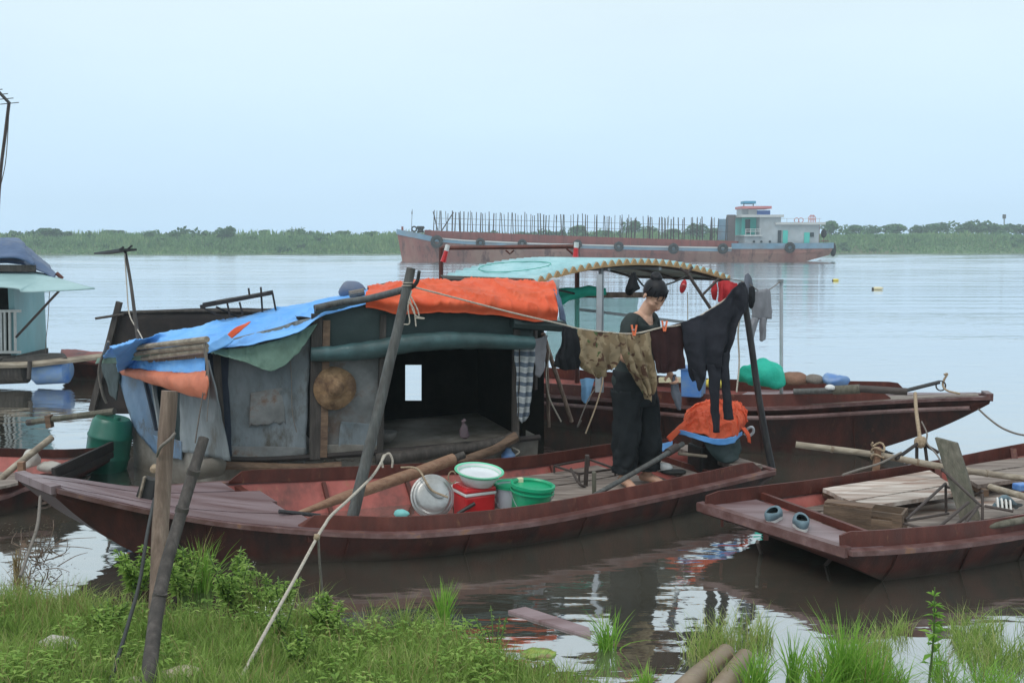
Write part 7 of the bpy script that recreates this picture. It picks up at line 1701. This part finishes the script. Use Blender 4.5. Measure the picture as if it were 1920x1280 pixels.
mr_ = [PA(722, 853, 6.8), PA(700, 890, 6.45), PA(655, 935, 6.0), Pd(622, 965, 6.0), Pd(608, 985, 5.7), Pd(595, 1006, 5.6), Pd(555, 1080, 5.3), Pd(500, 1180, 4.75), Pd(450, 1275, 4.25), Pd(425, 1330, 4.0)]
rope_thing("mooring_rope", mr_, 0.010, "rope_pale", "thick pale mooring rope from the cabin boat to the bank", "rope", 70)
lump("rope_knot", 594, 1007, 5.58, 0.018, 0.018, 0.024, "rope_tan", "knot in the pale mooring rope above the water", "rope", 102, 0.4, 30)
rope_thing("rope_tail", [Pd(597, 1010, 5.58), Pd(599, 1050, 5.6), Pd(603, 1095, 5.65), Pd(606, 1130, 5.7)], 0.007, "rope_grey", "loose rope tail hanging from the knot into the water", "rope", 24)
for i, pts in enumerate(([(722, 853), (730, 850), (736, 862), (735, 876)], [(720, 852), (716, 862), (718, 876)])):
    rope_thing("rope_loop", [PA(x, y, 7.0) for x, y in pts], 0.009, "rope_pale", "rope loop hitched over the sampan rail, %s one" % ("right" if i == 0 else "left"), "rope", 14)

# ------------------------------------------------------------------ gear in the right sampan
def shoe(px, py, d, ang_, label):
    c = PD(px, py, d); c = Pz(px, py + 5, D.pt(0.045, 0.5).z + 0.016)
    t = thing("slip_on_shoe", label, "shoe", c, "grey slip-on shoes"); f = Vector((math.cos(ang_), math.sin(ang_), 0)); s_ = Vector((-f.y, f.x, 0))
    def outline(k, z, sh_=0.0):
        out = []
        for i in range(28):
            a = 2 * math.pi * i / 28; x = math.cos(a); y = math.sin(a)
            wv = 0.042 * (1.0 if x > 0 else 0.80) * (1 - 0.12 * x * x)
            out.append(c + f * (x * 0.140 * k + sh_) + s_ * (y * wv * k * 1.25) + Vector((0, 0, z)))
        return out
    m = MB(); o0, o1 = outline(1.0, 0.0), outline(1.02, 0.024); m.add(o0 + o1, [tuple(range(28))[::-1], tuple(range(28, 56))] + [(i, (i + 1) % 28, (i + 1) % 28 + 28, i + 28) for i in range(28)])
    m.build("sole", "shoe_sole", t, smooth=True, sharp=40)
    # upper: rounded toe cap in front, low open collar behind
    rows = []
    for j in range(9):
        v = j / 8; row = []
        for i in range(33):
            a = 2 * math.pi * i / 32; x, y = math.cos(a), math.sin(a)
            wv = 0.0525 * (1.0 if x > 0 else 0.80) * (1 - 0.12 * x * x)
            p0 = f * (x * 0.139) + s_ * (y * wv) + Vector((0, 0, 0.024)); p1 = f * (-0.042 + x * 0.082) + s_ * (y * 0.034) + Vector((0, 0, 0.064 + 0.012 * max(0, x) + 0.010 * max(0, -x)))
            row.append(c + p0.lerp(p1, v) + Vector((0, 0, 0.022 * math.sin(math.pi * v) * (0.3 + 0.7 * max(0, x)))) + (f * x + s_ * y) * 0.008 * math.sin(math.pi * v))
        rows.append(row)
    MB().grid(rows).build("upper", "shoe_blue", t, smooth=True, sharp=80, solid=0.004)
    m = MB(); q = outline(0.80, 0.028, -0.01); m.add(q, [tuple(range(28))]); m.build("insole", "shoe_inside", t)
shoe(1450, 969, 6.35, math.radians(62), "grey slip-on shoe on the boat end, left one of the pair"); shoe(1502, 983, 6.1, math.radians(80), "grey slip-on shoe on the boat end, right one of the pair")
bx0 = thing("wooden_crate", "brown wooden box with a hand slot in the right sampan", "crate", PD(1615, 1000, 6.2))
ca, cb2 = Pz(1543, 986, zD(0.305)), Pz(1690, 1006, zD(0.305))
uu = (cb2 - ca).normalized(); nn = Vector((-uu.y, uu.x, 0)); Lx = (cb2 - ca).length; hh = 0.15; ww = 0.22
# front board with a real slot: four pieces round the opening
def board(u0, u1, z0, z1, off=0.0, th=0.016): return MB().prism([ca + uu * u0 * Lx + Vector((0, 0, z0)) + nn * off, ca + uu * u1 * Lx + Vector((0, 0, z0)) + nn * off, ca + uu * u1 * Lx + Vector((0, 0, z1)) + nn * off, ca + uu * u0 * Lx + Vector((0, 0, z1)) + nn * off], nn * th)
fbm = board(0, 0.62, 0, hh); fbm.build("front_board", "crate_brown", bx0)
board(0.62, 0.88, 0, 0.095).build("front_board", "crate_brown", bx0); board(0.62, 0.88, 0.115, hh).build("front_board", "crate_brown", bx0); board(0.88, 1, 0, hh).build("front_board", "crate_brown", bx0)
board(0, 1, 0, hh * 0.95, ww).build("back_board", "crate_brown", bx0)
for u in (0.0, 0.972):
    p = ca + uu * u * Lx + nn * 0.017; MB().prism([p, p + nn * (ww - 0.018), p + nn * (ww - 0.018) + Vector((0, 0, hh * 0.97)), p + Vector((0, 0, hh * 0.97))], uu * 0.016).build("side_board", "crate_brown", bx0)
MB().prism([ca + uu * 0.02 + nn * 0.02, ca + uu * (Lx - 0.02) + nn * 0.02, ca + uu * (Lx - 0.02) + nn * (ww - 0.01), ca + uu * 0.02 + nn * (ww - 0.01)], (0, 0, 0.012)).build("bottom_board", "crate_brown", bx0)
MB().prism([ca + uu * 0.0 + nn * 0.017 + Vector((0, 0, hh + 0.003)), ca + uu * 0.62 * Lx + nn * 0.017 + Vector((0, 0, hh + 0.003)), ca + uu * 0.62 * Lx + nn * 0.12 + Vector((0, 0, hh + 0.003)), ca + nn * 0.12 + Vector((0, 0, hh + 0.003))], (0, 0, 0.014)).build("lid_board", "timber", bx0)
# long bamboo pole over a forked peg
bpz = thing("bamboo_pole", "long pale bamboo pole resting on a peg across the right sampan", "pole", PD(1700, 862, 7.3))
MB().tube(spline([PD(1492, 833, 7.55), PD(1640, 852, 7.4), PD(1800, 880, 7.1), PD(1960, 902, 6.85), PD(2050, 915, 6.7)], 30), [0.026, 0.026, 0.024, 0.022], 12).rough(0.002, 8, 2).build("shaft", "bamboo", bpz, smooth=True)
for x, y, d in ((1560, 842, 7.48), (1720, 866, 7.25), (1850, 887, 7.02)):
    MB().tube([PD(x - 2, y - 0.3, d), PD(x + 2, y + 0.3, d)], 0.0285, 12).build("node_ring", "bamboo_wet", bpz, smooth=True)
pg = thing("oar_peg", "wooden oar peg wrapped in cord on the right sampan's rail", "peg", PD(1643, 890, 7.4))
MB().beam(PD(1641, 898, 7.38), PD(1646, 838, 7.38), 0.055, 0.045).build("peg", "timber_red", pg, bevel=0.006)
ring = [PD(1646, 850, 7.38) + Vector((0.05 * math.cos(a), 0.045 * math.sin(a), 0.02 * math.sin(2 * a))) for a in np.linspace(0, 6 * math.pi, 40)]
MB().tube([p + Vector((0, 0, 0.004 * i - 0.05)) for i, p in enumerate(ring)][:34], 0.008, 6).build("cord_wrap", "rope_tan", pg, smooth=True)
# upright weathered board and the steel frame beneath it
wb = thing("upright_board", "weathered grey oar board standing upright in the right sampan", "board", PD(1810, 985, 6.5))
q0, q1, q2, q3 = PD(1752, 820, 6.55), PD(1793, 831, 6.55), PD(1836, 975, 6.35), PD(1800, 975, 6.35)
MB().prism([q0, q1, PD(1812, 890, 6.46), q2, q3, PD(1773, 890, 6.46)], Vector((0.03, 0.035, 0))).build("board", "weathered_board", wb, bevel=0.004)
sf = thing("steel_seat_frame", "rusty tubular steel frame beneath the upright board", "frame", PD(1770, 985, 6.3))
for (x0, y0, d0, x1, y1, d1) in ((1698, 974, 6.2, 1773, 906, 6.6), (1698, 976, 6.2, 1778, 962, 6.55), (1695, 981, 6.15, 1752, 995, 6.0), (1752, 995, 6.0, 1816, 941, 6.2), (1773, 906, 6.6, 1774, 960, 6.6), (1766, 879, 6.5, 1839, 948, 6.2), (1792, 984, 6.1, 1835, 948, 6.2), (1801, 992, 6.0, 1830, 955, 6.15), (1773, 912, 6.6, 1800, 918, 6.55), (1752, 995, 6.0, 1812, 984, 6.3), (1842, 925, 6.35, 1842, 974, 6.3), (1846, 948, 6.3, 1900, 958, 6.2), (1825, 930, 6.5, 1842, 920, 6.4)):
    MB().tube([PD(x0, y0, d0), PD(x1, y1, d1)], 0.010, 8).build("tube", "steel_dark", sf, smooth=True)
sd2 = thing("striped_sandal", "dark sandal with white stripes in the right sampan", "sandal", PD(1885, 945, 6.6))
MB().ell(PD(1893, 947, 6.6), (0.11, 0.045, 0.016), 18, 8, RZ(0.25)).build("sole", "black_plastic", sd2, smooth=True)
for k in range(4):
    c0 = PD(1871 + 8 * k, 938 + 1.5 * k, 6.55); MB().tube(spline([c0 + Vector((0.01, 0.04, -0.03)), c0 + Vector((0, 0.01, 0.015)), c0 + Vector((-0.012, -0.035, -0.045))], 8), 0.008, 6).build("stripe", "shoe_sole", sd2, smooth=True)
MB().tube(spline([PD(1865, 950, 6.6), PD(1884, 932, 6.58), PD(1906, 950, 6.6)], 10), 0.02, 8).build("strap", "shoe_blue", sd2, smooth=True)
ob2 = thing("bamboo_oar", "bamboo oar handle lying at the right edge of the sampan", "oar", PD(1880, 925, 6.6))
MB().tube([PD(1855, 912, 6.75), PD(1900, 925, 6.6), PD(1990, 948, 6.3)], 0.024, 10).build("handle", "bamboo", ob2, smooth=True)
sp2 = thing("wooden_spar", "grey wooden spar lying low against the right sampan's near side", "spar", PD(1850, 990, 5.9))
MB().tube([PD(1780, 1000, 5.9), PD(1860, 985, 5.95), PD(1990, 962, 6.05)], [0.014, 0.022, 0.024], 10).build("shaft", "weathered_board", sp2, smooth=True)
tag(MB().box(PD(1915, 912, 6.7), (0.10, 0.08, 0.05), RZ(0.3)).build("plastic_tub", "blue_plastic", None, bevel=0.01), "blue plastic tub at the right frame edge in the sampan", "tub")
tag(MB().lathe([(0.05, 0), (0.055, 0.02), (0.05, 0.024), (0.0, 0.022)], PD(1785, 938, 6.9), 20, cap=False).build("white_saucer", "white_plastic", None, smooth=True), "small white dish under the seat planks in the right sampan", "dish")
# spar frame between the boats with its tie ropes
tie = thing("tie_trestle", "dark trestle of thin stakes tied with rope off the big boat's bow", "trestle", Pd(1725, 850, 8.2))
for (x0, y0, d0, x1, y1, d1) in ((1725, 828, 8.2, 1680, 860, 7.9), (1728, 830, 8.2, 1760, 848, 8.1), (1719, 830, 8.2, 1719, 862, 8.15), (1734, 832, 8.2, 1738, 864, 8.15)):
    MB().tube([Pd(x0, y0, d0), Pd(x1, y1, d1)], 0.014, 8).build("stake", "rust_brown", tie, smooth=True)
MB().ell(Pd(1726, 828, 8.18), (0.05, 0.04, 0.05), 14, 10).rough(0.012, 25, 3).build("knot", "rope_tan", tie, smooth=True)
rope_thing("bow_strap", [Pd(1716, 737, 8.95), Pd(1718, 770, 8.6), Pd(1722, 800, 8.3), Pd(1726, 830, 8.15)], 0.016, "rope_tan", "tan strap running down the big boat's bow to the trestle", "strap")
rope_thing("bow_strap_tail", [Pd(1728, 790, 8.3), Pd(1738, 812, 8.2), Pd(1738, 830, 8.15), Pd(1755, 850, 8.0), Pd(1766, 868, 7.9)], 0.007, "rope_grey", "thin loose cord beside the bow strap", "cord")
rope_thing("sampan_tie", [Pd(1690, 848, 7.95), Pd(1650, 868, 7.8), Pd(1610, 880, 7.7), Pd(1580, 890, 7.55)], 0.009, "rope_grey", "grey rope tying the right sampan toward the trestle", "rope")
# left sampan gear
lo = thing("oar_shaft", "pale round oar shaft pointing up in the left edge sampan", "oar", PE(30, 880, 7.2))
MB().tube([PE(-30, 925, 6.9), PE(30, 872, 7.2), PE(97, 820, 7.5)], 0.027, 12).rough(0.002, 9, 2).build("shaft", "bamboo", lo, smooth=True)
pgl = thing("oar_peg", "notched brown oar peg under the pale oar at left", "peg", PE(42, 895, 7.2))
MB().beam(PE(42, 898, 7.15), PE(40, 865, 7.15), 0.05, 0.05).build("peg", "timber_red", pgl, bevel=0.005)
lump("white_sack", 58, 862, 7.5 * KE, 0.07, 0.07, 0.09, "stone_white", "upright white sack in the left sampan behind the oar", "sack", 111, 0.25, 10)
lump("cloth_boot", 92, 876, 7.4 * KE, 0.10, 0.07, 0.055, "stone_white", "slumped pale sack lying right of the upright white sack", "sack", 112, 0.4, 9)
tag(MB().prism([PE(-10, 900, 6.9), PE(32, 898, 6.95), PE(34, 904, 6.8), PE(0, 912, 6.7)], (0, 0, -0.02)).build("grey_board", "plank_grey", None), "grey board lying at the left sampan's near corner", "board")
# ------------------------------------------------------------------ grass on the near bank
def gz(x, y): return ground_z(x, y)
N = 86000
X = rng.uniform(-5.2, 0.8, N); Y = rng.uniform(3.9, 6.4, N)
keep = []
sv = np.array([shore(x) for x in X]); dd = sv - Y
pn = np.array([noise.noise(Vector((x * 1.9, y * 1.9, 3))) for x, y in zip(X, Y)])
pn2 = np.array([noise.noise(Vector((x * 5.5, y * 5.5, 13))) for x, y in zip(X, Y)])
edge = dd + 0.18 * pn + 0.08 * pn2
ok = (edge > 0.0) & (rng.uniform(0, 1, N) < np.clip(0.35 + edge * 2.2, 0.2, 1)) & (np.abs(X / Y) < 0.98)
X, Y, pn, pn2, edge = X[ok], Y[ok], pn[ok], pn2[ok], edge[ok]
Z = np.array([max(-0.02, gz(x, y)) for x, y in zip(X, Y)])
n = len(X)
clump = np.clip(1.0 + 0.75 * pn + 0.5 * pn2, 0.35, 2.0)
Hh = rng.uniform(0.05, 0.15, n) * clump * np.clip(1.25 - 0.35 * edge, 0.8, 1.3)
tn = np.clip(0.42 + 0.30 * pn - 0.25 * pn2 + rng.normal(0, 0.22, n) + 0.20 * (edge < 0.15), 0, 1)
V_, F_, T_ = blades(np.stack([X, Y, Z - 0.01], 1), Hh, rng.uniform(0.0035, 0.0095, n), rng.normal(0, 0.42, (n, 2)) * Hh[:, None], tn, seg=3)
tag(np_mesh("bank_grass", V_, F_, T_, "grass", smooth=True), "green grass covering the near bank at lower left", "grass", kind="stuff")
# dry straw-coloured stalks among it
sel = rng.choice(n, 4200, replace=False); sel = sel[(edge[sel] < 0.55) | (rng.uniform(0, 1, len(sel)) < 0.25)]
V_, F_, T_ = blades(np.stack([X[sel], Y[sel], Z[sel]], 1), rng.uniform(0.08, 0.20, len(sel)) * np.clip(clump[sel], 0.6, 1.4), rng.uniform(0.0025, 0.005, len(sel)), rng.normal(0, 0.06, (len(sel), 2)), rng.uniform(0, 1, len(sel)), seg=3)
tag(np_mesh("dry_stalks", V_, F_, T_, "dry_grass"), "dry straw stalks scattered through the bank grass", "grass", kind="stuff")
# leafy low herbs in patches
def leaves(P, size, tint, up=0.5):
    n = len(P); a = rng.uniform(0, 2 * np.pi, n); d = np.stack([np.cos(a), np.sin(a), rng.uniform(-0.15, up, n)], 1)
    d /= np.linalg.norm(d, axis=1)[:, None]; s = np.cross(d, np.array([0, 0, 1.0])); s /= np.maximum(1e-6, np.linalg.norm(s, axis=1))[:, None]
    L_ = size[:, None]; droop = np.array([0, 0, -0.22])
    V = np.stack([P, P + d * L_ * 0.5 + s * L_ * 0.17, P + d * L_ + droop * L_, P + d * L_ * 0.5 - s * L_ * 0.17], 1)
    F = np.arange(n * 4).reshape(n, 4)
    return V.reshape(-1, 3), F, np.repeat(tint, 4)
Np = 15000
hx = rng.choice(n, Np); px_ = X[hx] + rng.normal(0, 0.04, Np); py_ = Y[hx] + rng.normal(0, 0.04, Np)
pp = np.array([noise.noise(Vector((x * 2.3, y * 2.3, 31))) for x, y in zip(px_, py_)])
ok = pp > 0.02
px_, py_, pp = px_[ok], py_[ok], pp[ok]
pz_ = np.array([max(0, gz(x, y)) for x, y in zip(px_, py_)]) + rng.uniform(0.02, 0.12, len(px_)) * np.clip(0.6 + 2 * pp, 0.5, 1.5)
V_, F_, T_ = leaves(np.stack([px_, py_, pz_], 1), rng.uniform(0.02, 0.055, len(px_)), np.clip(0.45 + rng.normal(0, 0.25, len(px_)), 0, 1))
tag(np_mesh("bank_herbs", V_, F_, T_, "herb"), "small leafy weeds growing among the bank grass", "weeds", kind="stuff")

# sparse grass standing in the shallows at lower right
Nr = 9000
rx_ = rng.uniform(0.85, 2.95, Nr); ry_ = rng.uniform(4.7, 5.45, Nr)
rn = np.array([noise.noise(Vector((x * 2.6, y * 2.6, 51))) for x, y in zip(rx_, ry_)])
dep = np.array([shore(x) - y for x, y in zip(rx_, ry_)])
ok = (rn + 0.35 * np.clip(rx_ - 1.5, -0.6, 0.8) - 0.55 * (ry_ - 4.95) > 0.10)
rx_, ry_, rn = rx_[ok], ry_[ok], rn[ok]
hh_ = rng.uniform(0.05, 0.17, len(rx_)) * np.clip(1 + 1.2 * rn, 0.5, 1.7)
V_, F_, T_ = blades(np.stack([rx_, ry_, np.full(len(rx_), -0.02)], 1), hh_, rng.uniform(0.003, 0.007, len(rx_)), rng.normal(0, 0.4, (len(rx_), 2)) * hh_[:, None], np.clip(0.5 + 0.4 * rn + rng.normal(0, 0.25, len(rx_)), 0, 1), seg=3)
tag(np_mesh("shallows_grass", V_, F_, T_, "grass", smooth=True), "sparse grass standing in the shallows at lower right", "grass", kind="stuff")
# ------------------------------------------------------------------ single plants
def at_ground(px, py, z=0.0):
    p = Pz(px, py, z)
    for _ in range(4): p = Pz(px, py, max(0.0, gz(p.x, p.y)))
    return p
def tuft(label, px, py, hpx, wpx, nb, mat_="reed", name="reed_tuft", group=None, lean=0.35, wid=0.011, dry=0):
    b = at_ground(px, py); s = b.y / FPX; h = hpx * s; w_ = wpx * s
    t = thing(name, label, "plant", b, group)
    r = rng.normal(0, 0.22, (nb, 2)) * w_ * 0.5
    B_ = np.stack([r[:, 0], r[:, 1], np.full(nb, -0.03)], 1)
    hh = h * rng.uniform(0.45, 1.0, nb); ln = rng.normal(0, 1, (nb, 2)) * w_ * lean + r * 0.6
    V, F_, T = blades(B_, hh, rng.uniform(0.5, 1.0, nb) * wid, ln, np.clip(rng.normal(0.5, 0.25, nb), 0, 1), seg=4)
    np_mesh("blades", V, F_, T, mat_, t, smooth=True)
    if dry:
        V, F_, T = blades(B_[:dry], hh[:dry] * 1.1, np.full(dry, wid * 0.45), ln[:dry] * 0.6, rng.uniform(0, 1, dry), seg=4); np_mesh("dry_stalks", V, F_, T, "dry_grass", t)
    return t
def stemplant(label, px, py, hpx, nst, leafn, leafpx, mat_="herb", name="leafy_plant", spread=0.12, flowers=0):
    b = at_ground(px, py); s = b.y / FPX; h = hpx * s
    t = thing(name, label, "plant", b); m = MB(); LP = []; LS = []; FP = []
    for k in range(nst):
        a = rng.uniform(0, 6.28); top = Vector((math.cos(a) * spread * h * rng.uniform(0.2, 1), math.sin(a) * spread * h, h * rng.uniform(0.75, 1.0) if k else h))
        pts = spline([Vector((0, 0, -0.03)), top * 0.5 + Vector((0.01, 0, 0)), top], 12)
        m.tube([p + b for p in pts], [0.006, 0.003], 6)
        for j in range(leafn):
            u = rng.uniform(0.2, 1.0) ** 0.7; q = pts[int(u * 11)]; LP.append(q); LS.append(leafpx * s * (1.15 - 0.6 * u) * rng.uniform(0.7, 1.2))
        for j in range(flowers): FP.append(top + Vector(rng.normal(0, 0.018, 3)))
    m.build("stem", mat_ if False else "stem_green", t, smooth=True)
    V, F_, T = leaves(np.array([list(p) for p in LP]), np.array(LS), np.clip(rng.normal(0.5, 0.25, len(LP)), 0, 1), 0.9); np_mesh("leaves", V, F_, T, mat_, t)
    if flowers:
        V, F_, T = leaves(np.array([list(p) for p in FP]), np.full(len(FP), 0.016), rng.uniform(0, 1, len(FP)), 0.9); np_mesh("flowers", V, F_, T, "flower", t)
    return t
mat("stem_green", [(0.06, 0.11, 0.025), (0.10, 0.16, 0.04)], 10, 0.7, 0.0)
tuft("tall bright green reed clump standing in water at lower right", 1583, 1290, 185, 120, 190, dry=4)
tuft("small reed clump between the tall clump and the wet logs", 1488, 1275, 130, 60, 70)
tuft("low grassy reed clump right of the wet logs", 1415, 1290, 110, 90, 150, dry=10)
tuft("bright reed tuft emerging from the water right of the floating plank", 1138, 1215, 105, 80, 120, wid=0.010, dry=5)
tuft("short reed tuft at the bottom edge in the middle", 1212, 1295, 75, 60, 90)
tuft("upright green reed tuft at the grass edge beneath the front sampan", 833, 1180, 125, 50, 110, wid=0.012, dry=6)
tuft("thin sparse reeds in the water at the lower right edge", 1780, 1290, 120, 120, 60, wid=0.007, dry=16)
tuft("low grass tuft at the lower right frame edge", 1890, 1300, 80, 110, 120, wid=0.008, dry=10)
tuft("yellowing grass tuft below the tall leafy weed", 1680, 1290, 90, 120, 130, wid=0.008, dry=20)
tuft("broad leafy reed clump between the two wet logs and the tall clump", 1535, 1300, 120, 110, 150, dry=10)
tuft("reed clump just right of the tall bright green clump", 1640, 1300, 130, 90, 130, dry=8)
tuft("thin reeds standing behind the tall leafy weed", 1760, 1260, 90, 90, 60, wid=0.007, dry=10)
tuft("low reeds at the bottom edge near the right corner", 1850, 1310, 110, 120, 140, wid=0.009, dry=10)
tuft("dry seeding grass tuft at the left edge by the water", 40, 1120, 110, 60, 60, mat_="dry_grass", wid=0.008)
tuft("golden dry seed head at the far left water edge", 30, 1070, 60, 26, 50, mat_="dry_grass", wid=0.012, lean=0.25)
tuft("tall grass tuft with reddish seed heads beside the dark pole", 375, 1105, 130, 100, 120, dry=34)
tuft("brownish mixed grass tuft left of the mooring post", 120, 1150, 90, 160, 150, mat_="grass", dry=50, wid=0.008)
tuft("feathery grass tuft between mooring post and rope", 470, 1150, 100, 110, 120, mat_="grass", dry=30, wid=0.008)
tuft("straw coloured grass tuft at the bank edge below the sampan", 690, 1190, 95, 150, 110, mat_="grass", dry=40, wid=0.007)
tuft("green grass tuft in the middle of the bank's water edge", 760, 1200, 110, 110, 130, mat_="grass", dry=14, wid=0.008)
stemplant("tall leafy weed rising in front of the right sampan", 1740, 1290, 205, 1, 70, 34, "reed", spread=0.05)
stemplant("small white flowering weed at the bank edge left of the rope", 465, 1120, 60, 3, 16, 22, "herb", flowers=10, spread=0.3)
stemplant("white flowered weed cluster beside the mooring rope", 520, 1200, 70, 6, 26, 20, "herb", flowers=7, spread=0.5)
stemplant("leafy green weed patch right of the dark pole's foot", 430, 1150, 110, 16, 46, 24, "herb", spread=0.75)
stemplant("bushy green weed behind the mooring post's foot", 345, 1130, 105, 14, 46, 24, "herb", spread=0.6)
stemplant("yellow green bushy weed at the bank's water edge left of the rope", 520, 1150, 75, 12, 44, 20, "herb", spread=0.8)
stemplant("tall leafy weed clump just left of the mooring post", 255, 1120, 95, 12, 46, 26, "herb", spread=0.5)
stemplant("leafy weed clump at the water edge right of the rope", 610, 1185, 70, 12, 44, 22, "herb", spread=0.7)
stemplant("low spreading weed left of the dark pole's foot", 200, 1190, 60, 12, 40, 18, "herb", spread=0.9)
stemplant("thin spiky weed at the water edge left of the floating plank", 920, 1240, 100, 6, 24, 12, "herb", spread=0.35)
stemplant("bushy weed at the bottom of the bank below the rope", 560, 1250, 70, 10, 40, 20, "herb", spread=0.7)
# dead brush hanging at the left sampan
b = Pd(70, 1000, 6.0)
tw = thing("dead_brush", "tangle of dead brown twigs by the left sampan's end", "brush", Vector((b.x, b.y, 0)))
m = MB()
for k in range(70):
    a = Vector((rng.normal(0, 0.05), rng.normal(0, 0.05), rng.uniform(-0.02, 0.30))); q = a + Vector((rng.normal(0, 0.10), rng.normal(0, 0.06), rng.uniform(-0.02, 0.16))); m.tube(spline([b * Vector((1, 1, 0)).x if False else Vector((b.x, b.y, 0)) + a, Vector((b.x, b.y, 0)) + (a + q) / 2 + Vector(rng.normal(0, 0.02, 3)), Vector((b.x, b.y, 0)) + q], 5), [0.0035, 0.0015], 4)
m.build("twigs", "wood_post", tw)
P_ = np.array([[rng.normal(0, 0.10), rng.normal(0, 0.07), rng.uniform(0.0, 0.42)] for _ in range(900)]); V, F_, T = leaves(P_, rng.uniform(0.008, 0.022, 900), rng.uniform(0, 1, 900)); np_mesh("dead_leaves", V, F_, T, "twig", tw)
rope_thing("bank_rope", [Pd(76, 930, 6.2), Pd(70, 985, 5.95), Pd(52, 1040, 5.7), Pd(38, 1080, 5.5)], 0.010, "rope_grey", "pale cord running down through the dead brush at left", "cord")

# ------------------------------------------------------------------ things lying on the bank and in the shallows
def rock(label, px, py, rx, ry, rz, mat_, seed):
    p = at_ground(px, py); m = MB().ell((0, 0, 0), (rx, ry, rz), 22, 14); m.rough(0.3 * rz, 9, seed); m.rough(0.12 * rz, 26, seed + 1); m.v = [v + p + Vector((0, 0, rz * 0.25)) for v in m.v]
    return tag(m.build("stone", mat_, None, smooth=True, sharp=35), label, "stone")
rock("pale weathered stone in the grass at lower left", 110, 1225, 0.11, 0.07, 0.065, "stone_white", 1)
rock("flat tan stone at the bottom edge beside the dark pole", 335, 1275, 0.10, 0.08, 0.045, "stone_tan", 2)
rock("small tan stone at the bottom left of the dark pole's foot", 255, 1286, 0.05, 0.05, 0.03, "stone_tan", 3)
fp = [Pz(952, 1143, 0.015), Pz(985, 1136, 0.025), Pz(1105, 1175, 0.02), Pz(1108, 1192, 0.012)]
tag(MB().prism(fp, (0, 0, -0.03)).build("floating_plank", "deck_paint", None, bevel=0.004), "dark wet plank floating near the grass edge", "plank")
for i, (a, b_, lb) in enumerate(((Pz(1270, 1300, 0.03), Pz(1362, 1222, 0.02), "wet bamboo log at the bottom edge, left of the pair"), (Pz(1345, 1300, 0.03), Pz(1398, 1232, 0.015), "wet bamboo log at the bottom edge, right of the pair"))):
    lg = thing("bamboo_log", lb, "log", a)
    MB().tube([a, a.lerp(b_, 0.4), b_], [0.05, 0.05, 0.046], 16).rough(0.003, 8, i).build("log", "bamboo_wet", lg, smooth=True, sharp=50)
    q = a.lerp(b_, 0.55); MB().tube([q, q + (b_ - a).normalized() * 0.012], 0.0505, 16).build("node_ring", "bamboo_wet", lg, smooth=True)
wq = [[Pz(975, 1222, 0.03), Pz(1000, 1214, 0.05), Pz(1035, 1216, 0.03)], [Pz(980, 1232, 0.05), Pz(1010, 1228, 0.06), Pz(1045, 1226, 0.04)], [Pz(1000, 1238, 0.02), Pz(1020, 1238, 0.03), Pz(1042, 1234, 0.02)]]
tag(sheet("plastic_wrapper", wq, "wrapper", None, 20, 14, 0.012, 18, 0.003, 120), "crumpled pink and yellow wrapper in the shallows", "wrapper")
